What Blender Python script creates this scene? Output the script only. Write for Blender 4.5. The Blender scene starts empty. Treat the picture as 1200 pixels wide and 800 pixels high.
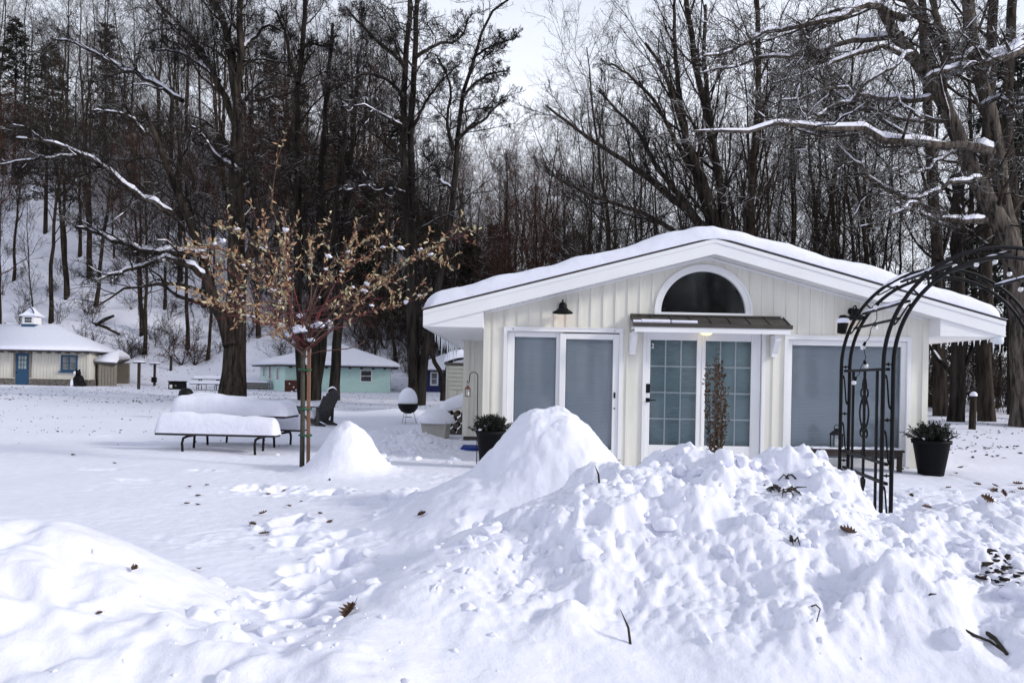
import bpy, math, random
import numpy as np
from mathutils import Vector, Matrix
R = math.radians
PI = math.pi
scene = bpy.context.scene
COL = scene.collection
random.seed(7)

# ------------------------------------------------------------------ camera frame (used to read sizes off the picture)
F_PX, CX, HY, ROLL, HC = 870.0, 600.0, 443.0, 0.019, 1.30
_c, _s = math.cos(ROLL), math.sin(ROLL)

def P(x, y, Y):
    """a point at picture position x, y and depth Y metres"""
    u, v = x - CX, HY - y
    a, b = u * _c - v * _s, u * _s + v * _c
    return Vector((a / F_PX * Y, Y, HC + b / F_PX * Y))

def PX(x, y, Y): return P(x, y, Y).x
def PZ(x, y, Y): return P(x, y, Y).z

# ------------------------------------------------------------------ noise
def _hash(ix, iy, seed):
    h = ix.astype(np.int32).astype(np.uint32) * np.uint32(374761393) + iy.astype(np.int32).astype(np.uint32) * np.uint32(668265263) + np.uint32((seed * 1442695041) & 0xFFFFFFFF)
    h = (h ^ (h >> np.uint32(13))) * np.uint32(1274126177)
    h = (h ^ (h >> np.uint32(16))) * np.uint32(2246822519)
    h = h ^ (h >> np.uint32(15))
    return (h & np.uint32(0xFFFFFF)) / np.float32(0x1000000)
_GA = np.arange(256) / 256 * 2 * math.pi
_GC, _GS = np.cos(_GA).astype(np.float32), np.sin(_GA).astype(np.float32)

def vnoise(x, y, seed=0):
    x, y = np.asarray(x), np.asarray(y)
    fx0, fy0 = np.floor(x), np.floor(y)
    fx, fy = (x - fx0).astype(np.float32), (y - fy0).astype(np.float32)
    ix, iy = fx0.astype(np.int32).astype(np.uint32) * np.uint32(374761393), fy0.astype(np.int32).astype(np.uint32) * np.uint32(668265263)
    ux, uy = fx * fx * fx * (fx * (fx * 6 - 15) + 10), fy * fy * fy * (fy * (fy * 6 - 15) + 10)
    sd = np.uint32((seed * 1442695041) & 0xFFFFFFFF)
    def g(dx, dy):
        h = ix + np.uint32(374761393 * dx) + iy + np.uint32(668265263 * dy) + sd
        h = (h ^ (h >> np.uint32(13))) * np.uint32(1274126177)
        i = ((h ^ (h >> np.uint32(16))) >> np.uint32(5)) & np.uint32(255)
        return _GC[i] * (fx - dx) + _GS[i] * (fy - dy)
    n0 = g(0, 0) * (1 - ux) + g(1, 0) * ux
    n1 = g(0, 1) * (1 - ux) + g(1, 1) * ux
    return (n0 * (1 - uy) + n1 * uy) * 1.4

def fbm(x, y, seed=0, octv=4, gain=0.5):
    s, a = 0, 1.0
    for i in range(octv):
        s = s + a * vnoise(x * 2 ** i + 13.7 * i, y * 2 ** i - 7.1 * i, seed + i)
        a *= gain
    return s

def cells(x, y, seed=0):
    """Worley: nearest distance, second distance, cell random pair, offset from the centre"""
    ix, iy = np.floor(x), np.floor(y)
    d1 = np.full(x.shape, 9.0); d2 = np.full(x.shape, 9.0)
    r1 = np.zeros(x.shape); r2 = np.zeros(x.shape); r3 = np.zeros(x.shape)
    ox = np.zeros(x.shape); oy = np.zeros(x.shape)
    for dx in (-1, 0, 1):
        for dy in (-1, 0, 1):
            jx, jy = ix + dx, iy + dy
            px = jx + _hash(jx, jy, seed + 1); py = jy + _hash(jx, jy, seed + 2)
            d = np.hypot(x - px, y - py)
            m = d < d1
            d2 = np.where(m, d1, np.minimum(d2, d))
            d1 = np.where(m, d, d1)
            r1 = np.where(m, _hash(jx, jy, seed + 3), r1); r2 = np.where(m, _hash(jx, jy, seed + 4), r2)
            r3 = np.where(m, _hash(jx, jy, seed + 5), r3)
            ox = np.where(m, x - px, ox); oy = np.where(m, y - py, oy)
    return d1, d2, r1, r2, r3, ox, oy

def sstep(a, b, x):
    t = np.clip((x - a) / (b - a), 0, 1)
    return t * t * (3 - 2 * t)

# ------------------------------------------------------------------ objects
WORLD = set()      # names of roots whose parts are given in world coordinates

def tag(o, label=None, cat=None, group=None, kind=None):
    if label: o['label'] = label
    if cat: o['category'] = cat
    if group: o['group'] = group
    if kind: o['kind'] = kind
    return o

def thing(name, label, cat, loc=(0, 0, 0), rotz=0.0, group=None, world=False):
    o = bpy.data.objects.new(name, None); COL.objects.link(o)
    o.empty_display_size = 0.2
    o.location = loc; o.rotation_euler = (0, 0, rotz)
    if world: WORLD.add(o.name)
    return tag(o, label, cat, group)

def root_of(o):
    while o.parent: o = o.parent
    return o

def link_mesh(name, me, mat, parent=None):
    o = bpy.data.objects.new(name, me); COL.objects.link(o)
    if mat: me.materials.append(mat)
    if parent:
        o.parent = parent
        r = root_of(parent)
        if r.name in WORLD:
            me.transform(Matrix.Translation(-Vector(r.location)))
    return o

def mesh_arrays(name, v, quads=None, tris=None, smooth=True):
    """fast mesh from arrays; quads (n,4), tris (n,3)"""
    me = bpy.data.meshes.new(name)
    v = np.ascontiguousarray(v, dtype=np.float32)
    q = np.zeros((0, 4), np.int32) if quads is None else np.asarray(quads, np.int32)
    t = np.zeros((0, 3), np.int32) if tris is None else np.asarray(tris, np.int32)
    me.vertices.add(len(v)); me.vertices.foreach_set('co', v.ravel())
    nl = q.size + t.size
    me.loops.add(nl); me.loops.foreach_set('vertex_index', np.concatenate([q.ravel(), t.ravel()]).astype(np.int32))
    npoly = len(q) + len(t)
    me.polygons.add(npoly)
    st = np.concatenate([np.arange(len(q)) * 4, q.size + np.arange(len(t)) * 3]).astype(np.int32)
    me.polygons.foreach_set('loop_start', st)
    me.polygons.foreach_set('use_smooth', np.full(npoly, smooth, dtype=bool))
    me.update(calc_edges=True)
    me.validate()
    return me

class MB:
    """collects simple shapes into ONE mesh"""
    def __init__(self): self.v = []; self.f = []; self.sm = []
    def add(self, v, f, smooth=False):
        n = len(self.v); self.v += [tuple(p) for p in v]
        self.f += [[i + n for i in q] for q in f]; self.sm += [smooth] * len(f)
        return self
    def box(self, a, b, M=None):
        x0, x1 = sorted((a[0], b[0])); y0, y1 = sorted((a[1], b[1])); z0, z1 = sorted((a[2], b[2]))
        v = [Vector(p) for p in ((x0,y0,z0),(x1,y0,z0),(x1,y1,z0),(x0,y1,z0),(x0,y0,z1),(x1,y0,z1),(x1,y1,z1),(x0,y1,z1))]
        if M is not None: v = [M @ p for p in v]
        return self.add(v, [(0,3,2,1),(4,5,6,7),(0,1,5,4),(1,2,6,5),(2,3,7,6),(3,0,4,7)])
    def bbox(self, a, b, bev=0.01, M=None):
        """box with chamfered vertical and horizontal edges"""
        x0, x1 = sorted((a[0], b[0])); y0, y1 = sorted((a[1], b[1])); z0, z1 = sorted((a[2], b[2]))
        e = min(bev, (x1-x0)*.45, (y1-y0)*.45, (z1-z0)*.45)
        def ring(z, i):
            return [(x0+i+e*0,y0+i+e,z),(x0+i+e,y0+i,z),(x1-i-e,y0+i,z),(x1-i,y0+i+e,z),(x1-i,y1-i-e,z),(x1-i-e,y1-i,z),(x0+i+e,y1-i,z),(x0+i,y1-i-e,z)]
        rs = [ring(z0, e), ring(z0+e, 0), ring(z1-e, 0), ring(z1, e)]
        v = [Vector(p) for r in rs for p in r]
        if M is not None: v = [M @ p for p in v]
        f = [tuple(range(7, -1, -1)), tuple(range(24, 32))]
        for k in range(3):
            for i in range(8):
                j = (i+1) % 8; f.append((k*8+i, k*8+j, k*8+8+j, k*8+8+i))
        return self.add(v, f)
    def beam(self, p, q, w, h, up=(0,0,1)):
        """rectangular bar from p to q, w wide, h high"""
        p, q = Vector(p), Vector(q); d = (q-p).normalized(); up = Vector(up)
        s = d.cross(up)
        if s.length < 1e-4: s = d.cross(Vector((0,1,0)))
        s.normalize(); t = s.cross(d)
        v = []
        for c in (p, q):
            for a, b in ((-1,-1),(1,-1),(1,1),(-1,1)): v.append(c + s*a*w/2 + t*b*h/2)
        return self.add(v, [(0,1,2,3),(7,6,5,4),(0,4,5,1),(1,5,6,2),(2,6,7,3),(3,7,4,0)])
    def tube(self, pts, r, k=8, cap=True):
        pts = [Vector(p) for p in pts]; n = len(pts)
        rs = r if isinstance(r, (list, tuple)) else [r]*n
        t0 = (pts[1]-pts[0]).normalized()
        s = t0.cross(Vector((0,0,1)))
        if s.length < 1e-3: s = t0.cross(Vector((1,0,0)))
        s.normalize()
        v = []
        for i in range(n):
            t = (pts[min(i+1,n-1)]-pts[max(i-1,0)])
            if t.length < 1e-9: t = t0
            t.normalize()
            s = (s - t*s.dot(t))
            if s.length < 1e-6: s = t.orthogonal()
            s.normalize(); b = t.cross(s)
            for j in range(k):
                a = 2*PI*j/k; v.append(pts[i] + (s*math.cos(a)+b*math.sin(a))*rs[i])
        f = [(i*k+j, i*k+(j+1)%k, (i+1)*k+(j+1)%k, (i+1)*k+j) for i in range(n-1) for j in range(k)]
        self.add(v, f, True)
        if cap:
            m = len(self.v)-n*k
            self.f += [list(range(m+k-1, m-1, -1)), list(range(m+(n-1)*k, m+n*k))]; self.sm += [False, False]
        return self
    def lathe(self, prof, c=(0,0,0), k=24, sx=1.0, sy=1.0, M=None, smooth=True):
        c = Vector(c); v = []; f = []
        for r, z in prof:
            for j in range(k):
                a = 2*PI*j/k; p = Vector((r*math.cos(a)*sx, r*math.sin(a)*sy, z))
                if M is not None: p = M @ p
                v.append(c + p)
        for i in range(len(prof)-1):
            for j in range(k): f.append((i*k+j, i*k+(j+1)%k, (i+1)*k+(j+1)%k, (i+1)*k+j))
        return self.add(v, f, smooth)
    def prism(self, poly, d, M=None):
        """flat polygon (list of 3-D points) extruded by vector d"""
        a = [Vector(p) for p in poly]; b = [p+Vector(d) for p in a]; n = len(a)
        v = a+b
        if M is not None: v = [M @ p for p in v]
        f = [tuple(range(n-1,-1,-1)), tuple(range(n,2*n))] + [(i,(i+1)%n,n+(i+1)%n,n+i) for i in range(n)]
        return self.add(v, f)
    def build(self, name, mat, parent=None):
        me = bpy.data.meshes.new(name)
        me.from_pydata([tuple(p) for p in self.v], [], [tuple(q) for q in self.f])
        import bmesh
        bm = bmesh.new(); bm.from_mesh(me)
        bmesh.ops.recalc_face_normals(bm, faces=bm.faces[:])
        bm.to_mesh(me); bm.free()
        if len(me.polygons) == len(self.sm): me.polygons.foreach_set('use_smooth', self.sm)
        me.update()
        return link_mesh(name, me, mat, parent)

def copy_tree(o, parent=None):
    c = o.copy(); COL.objects.link(c)
    if parent is not None: c.parent = parent
    for ch in list(o.children): copy_tree(ch, c)
    return c

# ------------------------------------------------------------------ materials
MATS = {}
def new_mat(name):
    m = bpy.data.materials.new(name); m.use_nodes = True
    nt = m.node_tree
    return m, nt, nt.nodes['Principled BSDF']

def nd(nt, typ, **kw):
    n = nt.nodes.new(typ)
    for k, v in kw.items():
        if k.startswith('i_'): n.inputs[k[2:].replace('_', ' ')].default_value = v
        else: setattr(n, k, v)
    return n

def plain(name, col, rough=0.6, metal=0.0, var=0.12, scale=6.0, bump=0.0, bscale=40.0, stretch=(1,1,1), spec=0.4):
    """a base colour with soft procedural variation and optional grain"""
    m, nt, b = new_mat(name)
    L = nt.links.new
    tc = nd(nt, 'ShaderNodeTexCoord'); mp = nd(nt, 'ShaderNodeMapping'); mp.inputs['Scale'].default_value = stretch
    L(tc.outputs['Object'], mp.inputs['Vector'])
    nz = nd(nt, 'ShaderNodeTexNoise'); nz.inputs['Scale'].default_value = scale; nz.inputs['Detail'].default_value = 5
    L(mp.outputs[0], nz.inputs['Vector'])
    cr = nd(nt, 'ShaderNodeMapRange'); cr.inputs[1].default_value = 0.3; cr.inputs[2].default_value = 0.7
    cr.inputs[3].default_value = 1-var; cr.inputs[4].default_value = 1+var
    L(nz.outputs['Fac'], cr.inputs[0])
    mx = nd(nt, 'ShaderNodeVectorMath', operation='SCALE'); mx.inputs[0].default_value = col[:3]
    L(cr.outputs[0], mx.inputs['Scale'])
    L(mx.outputs[0], b.inputs['Base Color'])
    b.inputs['Roughness'].default_value = rough; b.inputs['Metallic'].default_value = metal
    b.inputs['Specular IOR Level'].default_value = spec
    if bump:
        n2 = nd(nt, 'ShaderNodeTexNoise'); n2.inputs['Scale'].default_value = bscale; n2.inputs['Detail'].default_value = 4
        L(mp.outputs[0], n2.inputs['Vector'])
        bp = nd(nt, 'ShaderNodeBump'); bp.inputs['Strength'].default_value = bump; bp.inputs['Distance'].default_value = 0.01
        L(n2.outputs['Fac'], bp.inputs['Height']); L(bp.outputs[0], b.inputs['Normal'])
    MATS[name] = m
    return m

def snow_mat(name, col=(0.785, 0.792, 0.892), grain=0.5, scale=60.0, lumps=0.3):
    m, nt, b = new_mat(name); L = nt.links.new
    tc = nd(nt, 'ShaderNodeTexCoord')
    n1 = nd(nt, 'ShaderNodeTexNoise'); n1.inputs['Scale'].default_value = scale; n1.inputs['Detail'].default_value = 6; n1.inputs['Roughness'].default_value = 0.7
    n2 = nd(nt, 'ShaderNodeTexNoise'); n2.inputs['Scale'].default_value = 7.0; n2.inputs['Detail'].default_value = 5
    L(tc.outputs['Object'], n1.inputs['Vector']); L(tc.outputs['Object'], n2.inputs['Vector'])
    b1 = nd(nt, 'ShaderNodeBump'); b1.inputs['Strength'].default_value = lumps; b1.inputs['Distance'].default_value = 0.03
    L(n2.outputs['Fac'], b1.inputs['Height'])
    n3 = nd(nt, 'ShaderNodeTexNoise'); n3.inputs['Scale'].default_value = scale * .38; n3.inputs['Detail'].default_value = 4
    L(tc.outputs['Object'], n3.inputs['Vector'])
    b3 = nd(nt, 'ShaderNodeBump'); b3.inputs['Strength'].default_value = lumps * 1.3; b3.inputs['Distance'].default_value = 0.012
    L(n3.outputs['Fac'], b3.inputs['Height']); L(b1.outputs[0], b3.inputs['Normal']); b1 = b3
    b2 = nd(nt, 'ShaderNodeBump'); b2.inputs['Strength'].default_value = grain; b2.inputs['Distance'].default_value = 0.007
    L(n1.outputs['Fac'], b2.inputs['Height']); L(b1.outputs[0], b2.inputs['Normal'])
    L(b2.outputs[0], b.inputs['Normal'])
    cr = nd(nt, 'ShaderNodeMapRange'); cr.inputs[1].default_value = 0.3; cr.inputs[2].default_value = 0.7
    cr.inputs[3].default_value = 0.955; cr.inputs[4].default_value = 1.03
    L(n2.outputs['Fac'], cr.inputs[0])
    mx = nd(nt, 'ShaderNodeVectorMath', operation='SCALE'); mx.inputs[0].default_value = col
    L(cr.outputs[0], mx.inputs['Scale']); L(mx.outputs[0], b.inputs['Base Color'])
    b.inputs['Roughness'].default_value = 0.75; b.inputs['Specular IOR Level'].default_value = 0.25
    MATS[name] = m
    return m

def bark_mat(name, col, snow=0.5, thr=0.45, light=1.7, scale=6.0, patch=3.0):
    """ridged bark, with snow lying on whatever faces up"""
    m, nt, b = new_mat(name); L = nt.links.new
    tc = nd(nt, 'ShaderNodeTexCoord'); mp = nd(nt, 'ShaderNodeMapping'); mp.inputs['Scale'].default_value = (1, 1, 0.12)
    L(tc.outputs['Object'], mp.inputs['Vector'])
    n1 = nd(nt, 'ShaderNodeTexNoise'); n1.inputs['Scale'].default_value = scale*2; n1.inputs['Detail'].default_value = 6; n1.inputs['Roughness'].default_value = .65
    L(mp.outputs[0], n1.inputs['Vector'])
    cr = nd(nt, 'ShaderNodeValToRGB')
    e = cr.color_ramp.elements
    e[0].position = 0.38; e[0].color = (col[0]*.35, col[1]*.35, col[2]*.35, 1)
    e[1].position = 0.66; e[1].color = (min(1, col[0]*light), min(1, col[1]*light), min(1, col[2]*light), 1)
    L(n1.outputs['Fac'], cr.inputs[0])
    bp = nd(nt, 'ShaderNodeBump'); bp.inputs['Strength'].default_value = 1.0; bp.inputs['Distance'].default_value = 0.09
    L(n1.outputs['Fac'], bp.inputs['Height']); L(bp.outputs[0], b.inputs['Normal'])
    b.inputs['Roughness'].default_value = 0.9; b.inputs['Specular IOR Level'].default_value = 0.1
    out = cr.outputs[0]
    if snow > 0:
        g = nd(nt, 'ShaderNodeNewGeometry'); sx = nd(nt, 'ShaderNodeSeparateXYZ'); L(g.outputs['Normal'], sx.inputs[0])
        mr = nd(nt, 'ShaderNodeMapRange'); mr.inputs[1].default_value = thr; mr.inputs[2].default_value = thr+.2
        L(sx.outputs['Z'], mr.inputs[0])
        n2 = nd(nt, 'ShaderNodeTexNoise'); n2.inputs['Scale'].default_value = patch; n2.inputs['Detail'].default_value = 3
        L(tc.outputs['Object'], n2.inputs['Vector'])
        m2 = nd(nt, 'ShaderNodeMapRange'); m2.inputs[1].default_value = 1-snow-.06; m2.inputs[2].default_value = 1-snow+.06
        L(n2.outputs['Fac'], m2.inputs[0])
        mu = nd(nt, 'ShaderNodeMath', operation='MULTIPLY'); L(mr.outputs[0], mu.inputs[0]); L(m2.outputs[0], mu.inputs[1])
        mix = nd(nt, 'ShaderNodeMixRGB'); L(mu.outputs[0], mix.inputs[0]); L(out, mix.inputs[1]); mix.inputs[2].default_value = (.84, .86, .9, 1)
        out = mix.outputs[0]
    L(out, b.inputs['Base Color'])
    MATS[name] = m
    return m

def glass_mat(name, tint=(0.93, 0.95, 0.955), refl=0.10):
    m, nt, b = new_mat(name); L = nt.links.new
    nt.nodes.remove(b)
    out = nt.nodes['Material Output']
    fr = nd(nt, 'ShaderNodeFresnel'); fr.inputs['IOR'].default_value = 1.42
    ad = nd(nt, 'ShaderNodeMath', operation='ADD'); ad.inputs[1].default_value = refl; L(fr.outputs[0], ad.inputs[0])
    ad.use_clamp = True
    tr = nd(nt, 'ShaderNodeBsdfTransparent'); tr.inputs[0].default_value = (*tint, 1)
    gl = nd(nt, 'ShaderNodeBsdfGlossy'); gl.inputs['Roughness'].default_value = 0.05; gl.inputs[0].default_value = (.95, .97, 1, 1)
    nz = nd(nt, 'ShaderNodeTexNoise'); nz.inputs['Scale'].default_value = 1.6; tc = nd(nt, 'ShaderNodeTexCoord'); L(tc.outputs['Object'], nz.inputs['Vector'])
    bp = nd(nt, 'ShaderNodeBump'); bp.inputs['Strength'].default_value = 0.03; bp.inputs['Distance'].default_value = 0.004
    L(nz.outputs['Fac'], bp.inputs['Height']); L(bp.outputs[0], gl.inputs['Normal'])
    mx = nd(nt, 'ShaderNodeMixShader'); L(ad.outputs[0], mx.inputs[0]); L(tr.outputs[0], mx.inputs[1]); L(gl.outputs[0], mx.inputs[2])
    L(mx.outputs[0], out.inputs[0])
    MATS[name] = m
    return m

def glow_mat(name, col, strength):
    m, nt, b = new_mat(name)
    b.inputs['Base Color'].default_value = (*col, 1)
    b.inputs['Emission Color'].default_value = (*col, 1); b.inputs['Emission Strength'].default_value = strength
    MATS[name] = m
    return m

snow_mat('snow')
snow_mat('snow_soft', grain=0.35, scale=45.0, lumps=0.35)
snow_mat('roof_snow', grain=0.8, scale=30.0, lumps=0.35)
plain('siding', (0.735, 0.718, 0.645), rough=.55, var=.075, scale=5, bump=.1, bscale=30, stretch=(1.6, 1, .22))
plain('white_trim', (0.80, 0.80, 0.81), rough=.45, var=.03, scale=2)
plain('soffit', (0.78, 0.775, 0.76), rough=.55, var=.03, scale=2)
plain('shingle_edge', (0.06, 0.055, 0.05), rough=.9, var=.4, scale=20)
plain('roofing', (0.08, 0.075, 0.07), rough=.9, var=.3, scale=10)
plain('bronze_metal', (0.065, 0.058, 0.050), rough=.45, metal=.3, var=.15, scale=8)
plain('black_metal', (0.006, 0.006, 0.007), rough=.5, var=.3, scale=15, spec=.15)
plain('black_plastic', (0.006, 0.006, 0.007), rough=.6, var=.2, scale=5, spec=.12)
plain('blind', (0.49, 0.525, 0.575), rough=.8, var=.05, scale=1.2)
plain('blind_teal', (0.33, 0.43, 0.455), rough=.8, var=.07, scale=1.5)
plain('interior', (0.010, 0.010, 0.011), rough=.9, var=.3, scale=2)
plain('dark_wood', (0.030, 0.021, 0.017), rough=.7, var=.35, scale=8, stretch=(1, 1, .2))
plain('grey_wood', (0.045, 0.042, 0.042), rough=.8, var=.3, scale=6, stretch=(.3, 3, 3))
plain('weathered', (0.10, 0.085, 0.07), rough=.85, var=.35, scale=8, stretch=(3, 3, .3), bump=.3)
plain('stake_wood', (0.19, 0.10, 0.06), rough=.8, var=.25, scale=10, stretch=(4, 4, .3))
plain('stem_bark', (0.055, 0.050, 0.038), rough=.85, var=.3, scale=20)
plain('green_tie', (0.01, 0.085, 0.04), rough=.6)
plain('whip', (0.085, 0.040, 0.028), rough=.6, var=.35, scale=10)
plain('red_whip', (0.115, 0.016, 0.018), rough=.6, var=.4, scale=12)
plain('willow_leaf', (0.36, 0.22, 0.12), rough=.7, var=.5, scale=9)
plain('willow_leaf_pale', (0.46, 0.43, 0.27), rough=.7, var=.4, scale=9)
plain('oak_leaf', (0.060, 0.028, 0.013), rough=.75, var=.4, scale=30)
plain('litter', (0.042, 0.032, 0.026), rough=.85, var=.5, scale=3)
plain('debris', (0.030, 0.024, 0.018), rough=.9, var=.5, scale=20)
plain('soil', (0.022, 0.016, 0.012), rough=1, var=.5, scale=20, bump=.6)
plain('cream_paint', (0.62, 0.59, 0.52), rough=.7, var=.08, scale=2)
plain('blue_paint', (0.014, 0.062, 0.135), rough=.5, var=.12)
plain('navy_paint', (0.010, 0.018, 0.115), rough=.5, var=.12)
plain('mint_paint', (0.54, 0.74, 0.69), rough=.65, var=.06)
plain('taupe', (0.20, 0.18, 0.15), rough=.7, var=.12)
plain('shed_panel', (0.36, 0.35, 0.31), rough=.6, var=.06)
plain('red_brown', (0.075, 0.022, 0.014), rough=.8, var=.35, scale=8)
plain('stone', (0.13, 0.115, 0.10), rough=.9, var=.45, scale=7, bump=.6, bscale=15)
plain('tub', (0.42, 0.41, 0.37), rough=.6, var=.06)
plain('cottage_glass', (0.16, 0.17, 0.18), rough=.15, var=.5, scale=3, spec=.6)
plain('dark_glass', (0.018, 0.02, 0.024), rough=.12, var=.5, scale=3, spec=.6)
plain('bright_glass', (0.30, 0.34, 0.30), rough=.2, var=.4, scale=3, spec=.6)
plain('evergreen', (0.014, 0.021, 0.013), rough=.75, var=.5, scale=4)
plain('needle', (0.010, 0.015, 0.009), rough=.8, var=.5, scale=25)
plain('arbor_leaf', (0.075, 0.042, 0.020), rough=.8, var=.5, scale=14)
plain('blue_mat', (0.01, 0.035, 0.22), rough=.9, var=.2)
plain('copper', (0.13, 0.05, 0.03), rough=.5, metal=.3, var=.3)
plain('candle', (0.72, 0.70, 0.64), rough=.6, var=.05)
plain('steel', (0.42, 0.42, 0.42), rough=.35, metal=.8, var=.1)
plain('bulb', (0.75, 0.75, 0.75), rough=.08, var=.1, spec=.8)
plain('ice', (0.72, 0.76, 0.80), rough=.12, var=.1, spec=.7)
plain('number', (0.8, 0.8, 0.8), rough=.6, var=.02)
glass_mat('glass', refl=.0)
glass_mat('clear_glass', (.93, .96, .97), .04)
glow_mat('lamp_glow', (1.0, 0.72, 0.42), 1.2)
glow_mat('dome_glow', (1.0, 0.80, 0.35), 1.5)
bark_mat('bark_dark', (0.028, 0.023, 0.020), snow=.36, thr=.55, scale=3, patch=1.0)
bark_mat('bark_far', (0.033, 0.025, 0.019), snow=.34, thr=.62, scale=3, patch=.8)
bark_mat('bark_oak', (0.066, 0.055, 0.047), snow=.45, thr=.55, light=2.6, scale=4.5, patch=1.2)
bark_mat('bark_near', (0.034, 0.027, 0.022), snow=.36, thr=.6, light=2.0, scale=4, patch=1.2)
bark_mat('twig_dark', (0.026, 0.021, 0.019), snow=.42, thr=.55, scale=3, patch=1.4)
bark_mat('twig_far', (0.036, 0.026, 0.020), snow=.42, thr=.5, scale=3, patch=1.0)
bark_mat('twig_rust', (0.070, 0.034, 0.025), snow=.40, thr=.5, scale=3, patch=1.2)
bark_mat('brush', (0.048, 0.034, 0.027), snow=.42, thr=.45, scale=3, patch=2.0)
M = MATS
# ------------------------------------------------------------------ the lie of the land
def interp(x, xs, ys): return np.interp(x, xs, ys)

PILE_X = [-1.25, -0.9, -.57, -.29, .2, .62, 1.0, 1.29, 1.8, 2.08, 2.4, 2.7, 3.2, 3.9]
PILE_Z = [0.03, .13, .28, .42, .61, .80, .86, .91, .84, .67, .51, .38, .16, .02]
PILE_Y = [3.3, 3.6, 3.85, 4.15, 4.4, 4.5, 4.5, 4.5, 4.45, 4.3, 4.1, 3.95, 3.7, 3.6]

def prof(t, a, b):
    """1 at t=0, falls to 0 at -a (towards the road) and at +b"""
    f = np.clip(-t / a, 0, 1); g = np.clip(t / b, 0, 1)
    return np.where(t < 0, 0.5 + 0.5 * np.cos(PI * f ** 0.92), 0.5 + 0.5 * np.cos(PI * g))

def hill(X, Y):
    A = interp(X, [-90, -40, -22, -8, 4, 14, 30, 60], [33, 31, 27, 19, 9, 4, 2, 2])
    Y0 = interp(X, [-90, -20, 0, 30], [54, 53, 56, 60])
    t = np.clip((Y - Y0) / 40.0, 0, 1)
    s = t * t * (3 - 2 * t) * 0.55 + t * 0.45
    return A * s * np.where(t > 0, 1, 0) + np.where(t > 0, 1, 0) * 0.35 * fbm(X * .22, Y * .22, 5, 3) * np.clip(t * 8, 0, 1)

HOLES = [(341,616,.15,.12,.20),(341,640,.08,.12,.16),(397,662,.15,.11,.20),(367,688,.10,.12,.12),(328,716,.12,.11,.15),(470,585,.13,.13,.32),(462,606,.08,.12,.18),
         (330,573,.09,.14,.18),(386,578,.09,.16,.18),(295,570,.07,.14,.2),(447,548,.07,.18,.16),(405,630,.07,.10,.12),(236,550,.05,.14,.1),(160,560,.04,.2,.12),
         (560,640,.07,.10,.14),(430,690,.07,.14,.14),(120,548,.04,.25,.12),(425,590,.06,.12,.14),(350,672,.07,.1,.12),(410,700,.08,.12,.1),(390,735,.1,.12,.12),(345,745,.1,.12,.1)]
_HG = []
for (hx, hy, dep, rx, ry) in HOLES:
    v = HY - hy; u = hx - CX
    vv = u * _s + v * _c
    Yg = -(HC - 0.02) * F_PX / vv
    _HG.append((PX(hx, hy, Yg), Yg, dep, rx, ry))

def chunky(X, Y, s, seed):
    """broken slabs and lumps, about 0..1"""
    wx = X + .25 * s * vnoise(X / s, Y / s, seed + 40); wy = Y + .25 * s * vnoise(X / s + 9, Y / s, seed + 41)
    d1, d2, r1, r2, r3, ox, oy = cells(wx / s, wy / s, seed)
    tilt = ((r1 - .5) * ox + (r2 - .5) * oy) * 1.6
    edge = sstep(0.0, .30, d2 - d1)
    return .33 + (r3 * .7 + tilt - .33) * (0.10 + .90 * edge) - .12 * (1 - edge)

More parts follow.
